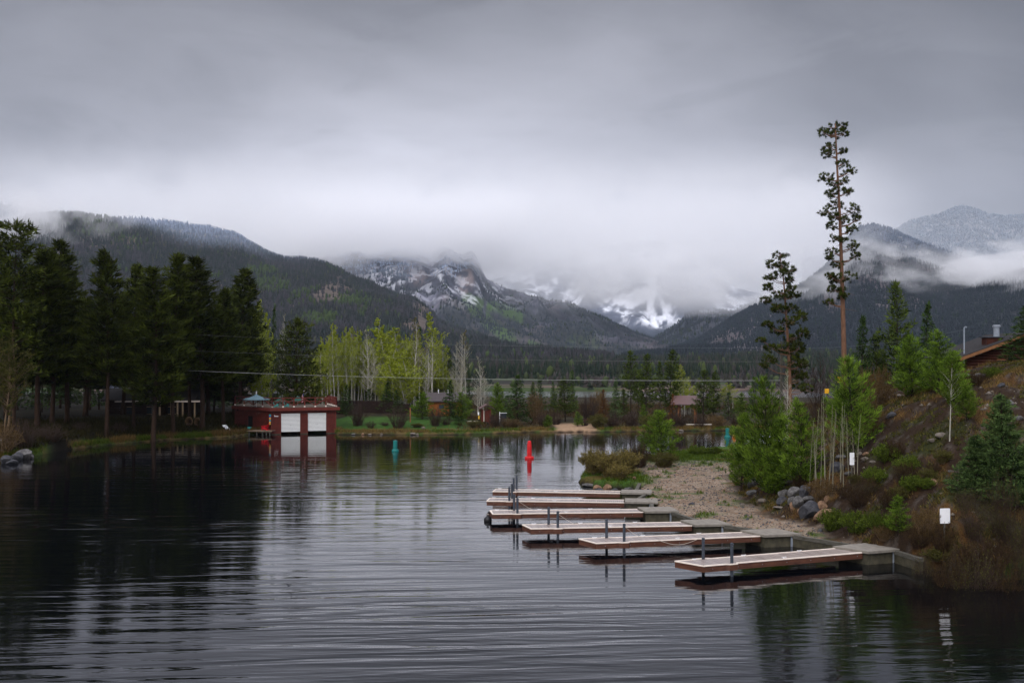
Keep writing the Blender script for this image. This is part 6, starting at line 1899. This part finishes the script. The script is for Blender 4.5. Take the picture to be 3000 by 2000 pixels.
mb.box((xc, 1.2, 3.35), (1.35, 1.0, 1.2)); chm = mb.build('chimney', log_rd, rf)
mb = MB(); mb.box((xc, 1.2, 3.99), (1.6, 1.25, .07)); mb.build('cap', steel, chm)
mb = MB(); mb.lathe([(.235, 4.02), (.235, 4.82), (.31, 4.83), (.31, 4.96), (.25, 5.01)], 16, (xc + .25, 1.0, 0)); mb.build('flue_pipe', galv, chm)
mb = MB(); xm = XA(2830, Yh) - xh; mb.tube([(xm, .4, 1.8), (xm, .4, 4.75)], .06, 8); mb.tube([(xm, .4, 4.75), (xm + .12, .38, 4.85), (xm + .2, .36, 4.78)], .06, 6)
mb.build('service_mast', galv, lh)
mb = MB(); mb.box((3.4, -.14, 1.6), (.9, .06, .9)); w_ = mb.build('window', glass_d, lh); mb = MB(); mb.beam((2.9, -.16, 1.12), (3.9, -.16, 1.12), .08); mb.beam((2.9, -.16, 2.08), (3.9, -.16, 2.08), .08); mb.build('frame', rake, w_)
mast = np.array([xh + xm, Yh + .4, 8.6 + 4.6])

# ------------------------------------------------------------------ power lines
wire_m = mat('weathered_cable', (.34, .34, .34), .5, .1, 2)
wire_d = mat('thin_cable', (.20, .20, .21), .5, .1, 2)
Yp = 139.0; xp = XA(448, Yp); zp = hz(xp, Yp)
up = thing('utility_pole', 'slim grey utility pole half hidden between the left pines', 'utility pole', (xp, Yp, zp))
mb = MB(); mb.tube([(0, 0, -.3), (0, 0, 14.5)], [.16, .11], 10); mb.build('pole', timber, up)
mb = MB(); mb.box((0, -.1, 13.9), (2.2, .1, .12)); mb.build('crossarm', timber, up)
mb = MB(); mb.lathe([(.2, 11.1), (.24, 11.15), (.24, 11.8), (.2, 11.86)], 12, (.32, -.1, 0)); mb.build('transformer', steel, up)
Yq = 97.0; xq = XA(2289, Yq); zq = hz(xq, Yq)
uq = thing('utility_pole', 'grey utility pole hidden behind the old rugged pine', 'utility pole', (xq, Yq, zq))
mb = MB(); mb.tube([(0, 0, -.3), (0, 0, 12.5 - zq)], [.15, .11], 10); mb.build('pole', timber, uq)
mb = MB(); mb.box((0, -.1, 12.1 - zq), (1.8, .1, .12)); mb.build('crossarm', timber, uq)


def wire(label, ya, ym, yb, r, m, end=None):
    A = np.array([xp, Yp - .1, CAMH - (ya - HZ) / F * Yp]); B = np.array([xq, Yq - .1, CAMH - (yb - HZ) / F * Yq])
    mid_px = 1500; best = None
    pts = []
    for s_ in np.linspace(0, 1, 40):
        p = A * (1 - s_) + B * s_
        pts.append(p)
    pts = np.array(pts); pxs = 1500 + pts[:, 0] / pts[:, 1] * F
    k_ = int(np.argmin(abs(pxs - 1500))); s0 = k_ / 39
    zw = CAMH - (ym - HZ) / F * pts[k_, 1]
    sag = (pts[k_, 2] - zw) / (4 * s0 * (1 - s0))
    ss = np.linspace(0, 1, 40); pts[:, 2] -= sag * 4 * ss * (1 - ss)
    pts = list(pts)
    if end is not None:
        pts += [B * (1 - q) + end * q - np.array([0, 0, .5 * 4 * q * (1 - q)]) for q in np.linspace(.05, 1, 14)]
    cord('power_line', label, 'power line', pts, r, m, 'power lines over the water', 5, 'cable')


wire('lowest and thickest pale cable crossing over the water', 1080, 1111.5, 1114, .015, wire_m)
wire('middle thin cable crossing over the water', 1022, 1054, 1059, .0055, wire_d)
wire('topmost thin cable crossing over the water', 972, 1013, 1019, .0055, wire_d, mast)

# ------------------------------------------------------------------ signs on the right bank
def sign(px, y0, y1, wpx, Y, label, lean=0.0, name='sign', m=white):
    x = XA(px, Y); zb = hz(x, Y); z0 = CAMH - (y1 - HZ) / F * Y; z1 = CAMH - (y0 - HZ) / F * Y
    w = wpx / F * Y
    t = thing(name, label, 'sign', (x, Y, zb), lean)
    r = min(.05, w * .12); hh = z1 - z0; pts = []
    for cx, cz, a0 in ((w / 2 - r, hh - r, 0), (-w / 2 + r, hh - r, 90), (-w / 2 + r, r, 180), (w / 2 - r, r, 270)):
        for a in (0, 30, 60, 90): pts.append((cx + r * math.cos(math.radians(a0 + a)), cz + r * math.sin(math.radians(a0 + a))))
    n = len(pts); zo = z0 - zb
    mb = MB(); mb.add([(p[0], -.05, p[1] + zo) for p in pts] + [(p[0], -.035, p[1] + zo) for p in pts], [tuple(range(n)), tuple(reversed(range(n, 2 * n)))] + [(i, n + i, n + (i + 1) % n, (i + 1) % n) for i in range(n)])
    mb.build('plate', m, t)
    mb = MB(); mb.box((0, 0, (zo + hh * .9) / 2 - .1), (.07, .06, zo + hh * .9 + .2)); mb.build('post', timber, t)
    return t


sign(2495, 1325, 1361, 15, ray(2497, 1415), 'narrow white sign on a weathered post among the saplings', .25)
sign(2767, 1488, 1532, 32, 50.6, 'larger white rounded sign low in the brush near the water', .15)
yel = mat('yellow_sign', (.72, .38, .02), .5, .08, 3)
t = sign(2131, 1427, 1441, 5, 79.5, 'tiny white marker stake at the right edge of the gravel', 0)
for px, y0, y1, lab in ((2422, 1138, 1152, 'lower yellow warning sign left of the tall pine trunk'), (2459, 1104, 1120, 'upper yellow warning sign beside the tall pine trunk')):
    Yq_ = 91; sign(px, y0, y1, 13, Yq_, lab, .1, m=yel)

# ------------------------------------------------------------------ boulders
def rock_mesh(name, seed, m, flat=.7, jag=.35):
    rng = np.random.default_rng(seed)
    import bmesh
    bm = bmesh.new(); bmesh.ops.create_icosphere(bm, subdivisions=3, radius=1)
    nrm = unit(rng.normal(0, 1, (9, 3))); dist = rng.uniform(.52, .95, 9)
    for v in bm.verts:
        p = np.array(v.co)
        for a, d_ in zip(nrm, dist):        # planes chip the ball into facets
            q = p @ a
            if q > d_: p = p - a * (q - d_) * .92
        p = p * (1 + jag * .18 * (vnoise(np.array([p[0] * 3 + seed]), np.array([p[1] * 3 + p[2] * 2]), seed)[0] - .5))
        v.co = (p[0], p[1] * .9, p[2] * flat)
    me = bpy.data.meshes.new(name); bm.to_mesh(me); bm.free(); me.materials.append(m); return me


rk_grey = mat('grey_boulder', (.115, .110, .105), .85, .5, 2.2, .05, 6, .2, c2=(.026, .025, .025))
rk_dark = mat('dark_boulder', (.058, .058, .062), .85, .5, 2.2, .05, 6, .2, c2=(.014, .015, .02))
rk_tan = mat('tan_boulder', (.22, .135, .08), .85, .45, 2.2, .05, 6, .2, c2=(.08, .046, .028))
rk_pale = mat('pale_stone', (.135, .115, .095), .85, .35, 2, .02, 7, .2)
rock_v = {q: [rock_mesh('boulder_%s%d' % (q, j), 300 + 7 * j + {'g': 0, 'd': 40, 't': 80, 'p': 120}[q], m_) for j in range(3)] for q, m_ in (('g', rk_grey), ('d', rk_dark), ('t', rk_tan), ('p', rk_pale))}
_rk = [0]


def rock(px, py, rx, ry, kind, label, Y=None, group=None, rot=None):
    _rk[0] += 1; rr = random.Random(_rk[0] * 13)
    yb = py + ry * .75
    Yr = Y or ray(px, yb)
    x = XA(px, Yr); zb = hz(x, Yr)
    o = link('boulder', rock_v[kind][_rk[0] % 3])
    sx = rx / F * Yr; sz = ry / F * Yr / .62
    o.location = (x, Yr + sx * .5, max(zb, 0) + sz * .34); o.scale = (sx * 1.12, sx * 1.0, sz * 1.05)
    o.rotation_euler = (rr.uniform(-.2, .2), (rot or 0) + rr.uniform(-.12, .12), rr.uniform(-.5, .5))
    return tag(o, label, 'boulder' if rx > 9 else 'stone', group)


RG = 'boulders at the foot of the slope'
Zm = lambda x, y: (2100 + .3827 * x, 1300 + .3827 * y)
for x, y, rx, ry, q, lab, rt in (
    (290, 300, 46, 46, 'g', 'grey boulder under the largest young pine, upper one', 0), (275, 372, 42, 26, 'g', 'grey boulder under the largest young pine, lower one', 0),
    (350, 440, 30, 24, 'p', 'pale stone lying at the gravel edge before the pines', 0), (200, 467, 18, 12, 'p', 'small white stone out on the gravel', 0),
    (522, 385, 46, 42, 'g', 'rounded grey boulder at the left of the boulder pile', 0), (505, 442, 54, 34, 'd', 'dark low boulder at the left bottom of the boulder pile', 0),
    (602, 378, 52, 46, 'g', 'pale grey boulder on top of the boulder pile', -.3), (576, 436, 28, 46, 'g', 'upright grey slab in the boulder pile', 0),
    (586, 482, 26, 36, 't', 'small tan boulder at the front of the pile left of the big dark one', 0), (630, 446, 44, 52, 'g', 'grey boulder leaning on the big dark one', 0),
    (722, 510, 80, 78, 'd', 'biggest dark blue-grey boulder of the pile', .45), (640, 522, 22, 22, 't', 'little tan stone before the biggest dark boulder', 0),
    (712, 428, 46, 26, 'g', 'flat grey rock above the biggest dark boulder', 0), (846, 418, 28, 26, 't', 'small tan rock at the upper right of the pile', 0),
    (820, 482, 42, 42, 't', 'squarish tan boulder behind the tilted tan slab', 0), (850, 545, 92, 40, 't', 'long tilted tan slab at the right of the pile', -.55),
    (680, 372, 48, 50, 'd', 'brownish dark boulder at the back of the pile', 0), (795, 392, 42, 28, 'd', 'dark rock at the upper back of the pile', 0),
    (585, 282, 62, 30, 'g', 'flat mossy boulder higher up left of the sapling clump', 0), (930, 190, 60, 50, 'd', 'dark boulder in the shade left of the sign post', 0),
    (480, 490, 40, 14, 'p', 'flat pale rock sunk in the gravel edge', 0), (960, 108, 40, 22, 'g', 'grey rock on the slope left of the upper white sign', 0)):
    rock(*Zm(x, y), rx * .3827, ry * .3827, q, lab, group=RG, rot=rt)
SG = 'stones scattered on the dark slope'
for x, y, rx, ry, q, lab in (
    (1140, 118, 30, 16, 'p', 'pale stone right of the upper white sign, left of its pair'), (1198, 138, 24, 14, 'p', 'pale stone right of the upper white sign, right of its pair'),
    (1265, 66, 18, 10, 'p', 'small pale stone higher on the slope right of the sign'), (1142, 76, 26, 12, 't', 'tan stone above the pale pair by the sign'),
    (1200, 50, 15, 9, 'p', 'small pale stone above the tan one by the sign'), (1190, 214, 32, 13, 'g', 'flat grey stone below the pale pair'),
    (1660, 300, 36, 34, 't', 'tan boulder alone in the middle of the lower slope'), (1790, 215, 26, 12, 'g', 'grey stone left of the near blue-green spruces'),
    (1480, 210, 18, 10, 'p', 'small pale stone in the middle of the slope'), (1010, 225, 28, 18, 'g', 'grey stone at the foot of the sign post')):
    rock(*Zm(x, y), rx * .3827, ry * .3827, q, lab, group=SG)
for px, py, rx, ry, q, lab in ((2612, 1218, 16, 12, 'd', 'black rock at the crest edge of the slope'), (2830, 1103, 30, 9, 'g', 'long grey ledge rock below the log house'), (2885, 1100, 22, 10, 'g', 'grey ledge rock at the hill top right of the ledge'),
                               (2935, 1130, 12, 8, 'd', 'dark rock on the upper slope at the right'), (2960, 1185, 12, 14, 'g', 'grey rock above the near blue-green spruces'), (2988, 1225, 12, 10, 'g', 'grey rock at the right edge of the slope'),
                               (2640, 1160, 12, 6, 'p', 'pale stone at the crest below the bright pines'), (2760, 1280, 16, 7, 'p', 'pale stone at the foot of the slim white aspen'), (2735, 1290, 13, 6, 'p', 'pale stone left of the slim white aspen'), (2520, 1318, 8, 5, 'p', 'small pale stone right of the sign post top'),
                               (2602, 1168, 7, 5, 'p', 'small pale stone at the left end of the crest'), (2905, 1150, 7, 5, 'p', 'small pale stone on the grassy upper slope')):
    rock(px, py, rx, ry, q, lab, group=SG)
TG = 'rocks at the tip of the gravel point'
for x, y, rx, ry, q, lab in ((965, 200, 62, 16, 'g', 'flat grey rock at the waterline of the gravel point'), (1035, 215, 42, 22, 't', 'tan rock at the waterline of the gravel point'), (1115, 212, 38, 26, 't', 'brown rock right of the tan one at the point'),
                             (1100, 132, 72, 32, 't', 'large pinkish rock behind the willows of the point'), (1040, 236, 40, 12, 'd', 'dark wet rock at the foot of the tan one'), (1300, 224, 34, 13, 'g', 'grey rock beside the farthest slab'), (1175, 236, 30, 14, 'd', 'dark rock between brown rock and farthest slab'), (1352, 196, 20, 14, 't', 'small tan rock behind the farthest slab')):
    px, py = 1400 + .3401 * x, 1350 + .3401 * y
    Yt = G(px, py + ry * .3401 * .8, .1)[1]
    rock(px, py, rx * .3401, ry * .3401, q, lab, Y=min(Yt, 88.5), group=TG)
LG = 'boulders on the left shore'
for px, py, rx, ry, q, lab in ((14, 1342, 20, 14, 'd', 'dark boulder at the left edge waterline'), (44, 1332, 20, 14, 'd', 'dark boulder second from the left edge'), (66, 1326, 24, 18, 'g', 'largest grey boulder of the left shore'), (84, 1332, 12, 10, 'g', 'small grey boulder at the right end of the left shore rocks'), (30, 1350, 16, 8, 'd', 'low wet boulder in front of the left shore rocks'), (5, 1322, 18, 12, 'g', 'grey boulder under the shrub at the left edge')):
    Yt = G(px, py + ry, .05)[1]
    rock(px, py, rx, ry, q, lab, Y=Yt, group=LG)
for px, py, rx, ry, q, lab in ((1240, 1262, 7, 4, 'p', 'pale stone on the grass below the orange cabin'), (1209, 1274, 8, 5, 'p', 'pale stone at the waterline below the tan-brown willow'), (1223, 1275, 4, 3, 'p', 'little stone right of the waterline stone'), (1062, 1271, 5, 4, 't', 'tan stone at the lawn waterline'), (1083, 1271, 5, 3, 'p', 'small pale stone at the lawn waterline'), (1035, 1270, 6, 3, 'g', 'grey stone at the waterline by the boathouse'), (1117, 1274, 4, 3, 'p', 'tiny pale stone before the tan-brown willow'),
                               (558, 1281, 4, 3, 't', 'small yellowish stone at the left bank waterline'), (1996, 1262, 7, 3, 'p', 'pale stone at the far channel waterline')):
    Yt = G(px, py + ry * .8, .06)[1]
    rock(px, py, rx, ry, q, lab, Y=float(np.clip(Yt, shoreY(XA(px, Yt)) - .4, 400)), group='stones along the far waterline')

# ------------------------------------------------------------------ bird low over the water
Yb = 46.0; pb = P(847, 1716, Yb)
t = thing('bird', 'dark swallow skimming low over the open water', 'bird', pb, .9)
mb = MB()
vs = []
prof = [(-.10, .004, 0), (-.075, .016, .002), (-.04, .026, .003), (0, .030, .004), (.035, .026, .007), (.055, .019, .011), (.072, .020, .015), (.090, .016, .015), (.104, .006, .013), (.120, .001, .011)]
for x, r, z in prof:
    for q in range(8): a = 2 * math.pi * q / 8; vs.append((x, r * math.cos(a), z + r * .9 * math.sin(a)))
fs = [(i * 8 + q, (i + 1) * 8 + q, (i + 1) * 8 + (q + 1) % 8, i * 8 + (q + 1) % 8) for i in range(len(prof) - 1) for q in range(8)]
b0 = len(vs)
for s_ in (-1, 1):
    b0 = len(vs)
    wing = [(.045, .02, .012), (.06, .09, .05), (.03, .17, .085), (-.05, .27, .10), (-.055, .26, .098), (-.03, .15, .075), (-.035, .08, .04), (-.03, .02, .010)]
    vs += [(x, s_ * y, z) for x, y, z in wing] + [(x, s_ * y, z - .006) for x, y, z in wing]
    n = 8; fs += [tuple(b0 + i for i in range(n)), tuple(b0 + n + i for i in reversed(range(n)))] + [(b0 + i, b0 + (i + 1) % n, b0 + n + (i + 1) % n, b0 + n + i) for i in range(n)]
    b0 = len(vs); tl = [(-.08, s_ * .004, 0), (-.09, s_ * .02, 0), (-.19, s_ * .05, .004), (-.12, s_ * .008, .002)]
    vs += tl + [(x, y, z - .005) for x, y, z in tl]; fs += [tuple(b0 + i for i in range(4)), tuple(b0 + 4 + i for i in reversed(range(4)))] + [(b0 + i, b0 + (i + 1) % 4, b0 + 4 + (i + 1) % 4, b0 + 4 + i) for i in range(4)]
mb.add(vs, fs); mb.build('body', mat('dark_feathers', (.018, .02, .028), .6, .2, 30), t, True)

# ------------------------------------------------------------------ grass and stones nobody could count
def scatter_grass(name, pts, h, w, n, m, seed, up=1.3, spread=.6):
    rng = np.random.default_rng(seed)
    Cc = np.array(pts); D = np.tile(np.array([0, 0, 1.0]), (len(Cc), 1))
    V, tt = needles(Cc, D, n, h, w, spread, up * .3, rng, rng.uniform(.3, .7, len(Cc)))
    return tag(link(name, leaf_mesh(name, [V], [tt], m)), kind='stuff')


g_green = foliage('bank_grass', (.05, .09, .012), (.13, .19, .03), trans=.3)
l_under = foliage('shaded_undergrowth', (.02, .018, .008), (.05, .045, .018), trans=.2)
g_dry = foliage('dry_grass_blades', (.13, .085, .035), (.34, .23, .10), trans=.2)
rng = np.random.default_rng(77)
# far banks
X = rng.uniform(-60, 62, 9000); Y = shoreY(X) + rng.exponential(1.1, 9000) + .25
Z = far_h(X, Y); k = (Z > .12) & ~((X > 6.4) & (X < 12.8))
nn = fbm(X * .3, Y * .3, 62)
sel = k & (nn < .52); scatter_grass('grass', np.stack([X, Y, Z], -1)[sel], .30, .06, 3, g_green, 1)
sel = k & (nn >= .47); scatter_grass('dry_grass', np.stack([X, Y, Z], -1)[sel], .42, .06, 3, g_dry, 2)
X = rng.uniform(-62, -34.5, 5000); Y = shoreY(X) + rng.exponential(1.3, 5000) + .3; Z = far_h(X, Y); k = Z > .12
q_ = fbm(X * .25, Y * .25, 66) > .52
scatter_grass('tall_grass', np.stack([X, Y, Z], -1)[k & q_], .6, .06, 3, l_tan, 7, spread=.5)
scatter_grass('grass', np.stack([X, Y, Z], -1)[k & ~q_], .45, .06, 4, g_green, 17, spread=.6)
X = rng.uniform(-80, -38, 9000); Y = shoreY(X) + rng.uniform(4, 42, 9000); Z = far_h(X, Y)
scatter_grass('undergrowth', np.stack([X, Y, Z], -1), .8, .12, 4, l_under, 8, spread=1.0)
X = rng.uniform(-8, 75, 9000); Y = shoreY(X) + rng.uniform(4, 60, 9000); Z = far_h(X, Y); k = (Z > .1) & ~((X > 5.5) & (X < 13.5) & (Y < shoreY(X) + 14)) & (fbm(X * .15, Y * .15, 64) > .44)
scatter_grass('undergrowth', np.stack([X, Y, Z], -1)[k], .8, .10, 4, l_brown, 9, spread=1.0)
# right bank
X = np.concatenate([rng.uniform(5, 48, 60000), rng.uniform(48, 90, 14000)]); Y = rng.uniform(41, 112, 74000)
s, d = near_parts(X, Y); Z = near_h(X, Y)
n1 = fbm(X * .35, Y * .35, 51); n2 = fbm(X * 1.3, Y * 1.3, 52); n4 = fbm(X * .6, Y * .6, 54)
hillk = (s > .3) & (d > .3)
sel = hillk & (n1 * .55 + n2 * .45 > .52); scatter_grass('dry_grass', np.stack([X, Y, Z], -1)[sel], .30, .030, 4, g_dry, 3, spread=.9)
sel = hillk & (n4 > .545); scatter_grass('ground_cover', np.stack([X, Y, Z], -1)[sel], .22, .07, 4, l_olive, 4, spread=1.2)
sel = hillk & (rng.uniform(0, 1, len(X)) < .35); scatter_grass('dead_litter', np.stack([X, Y, Z], -1)[sel], .24, .035, 3, l_brown, 5, spread=1.3)
c_ = near_col(X, Y, Z); isg = (s > .15) & (d < .5) & (c_[:, 1] > c_[:, 0] * 1.15) & (X < 40)
scatter_grass('grass', np.stack([X, Y, Z], -1)[isg], .26, .05, 5, g_green, 6)
# loose stones on the slope and the gravel
TVs, base = [], 0
oct_v = np.array([(1, 0, 0), (-1, 0, 0), (0, 1, 0), (0, -1, 0), (0, 0, 1), (0, 0, -1)], float); oct_f = np.array([(0, 2, 4), (2, 1, 4), (1, 3, 4), (3, 0, 4), (2, 0, 5), (1, 2, 5), (3, 1, 5), (0, 3, 5)])
for nm, mk, cnt, s0, mm in (('loose_stones', hillk & (fbm(X * .25, Y * .25, 58) > .46), 900, .10, rk_pale), ('gravel', (s > .3) & (d < .2) & (c_[:, 0] > .12), 9000, .032, rk_tan), ('dark_gravel', (s > .3) & (d < .4) & (c_[:, 0] > .08), 9000, .034, rk_dark)):
    ii = rng.choice(np.nonzero(mk)[0], min(cnt, int(mk.sum())), replace=False)
    S = s0 * rng.lognormal(0, .5, (len(ii), 1, 1)) * np.array([1, 1, .7]) * rng.uniform(.7, 1.3, (len(ii), 6, 3))
    V = (oct_v[None] * S + np.stack([X, Y, Z], -1)[ii][:, None, :]).reshape(-1, 3)
    T = (oct_f[None] + (np.arange(len(ii)) * 6)[:, None, None]).reshape(-1, 3)
    tag(link(nm, np_mesh(nm, V, T, mm)), kind='stuff')
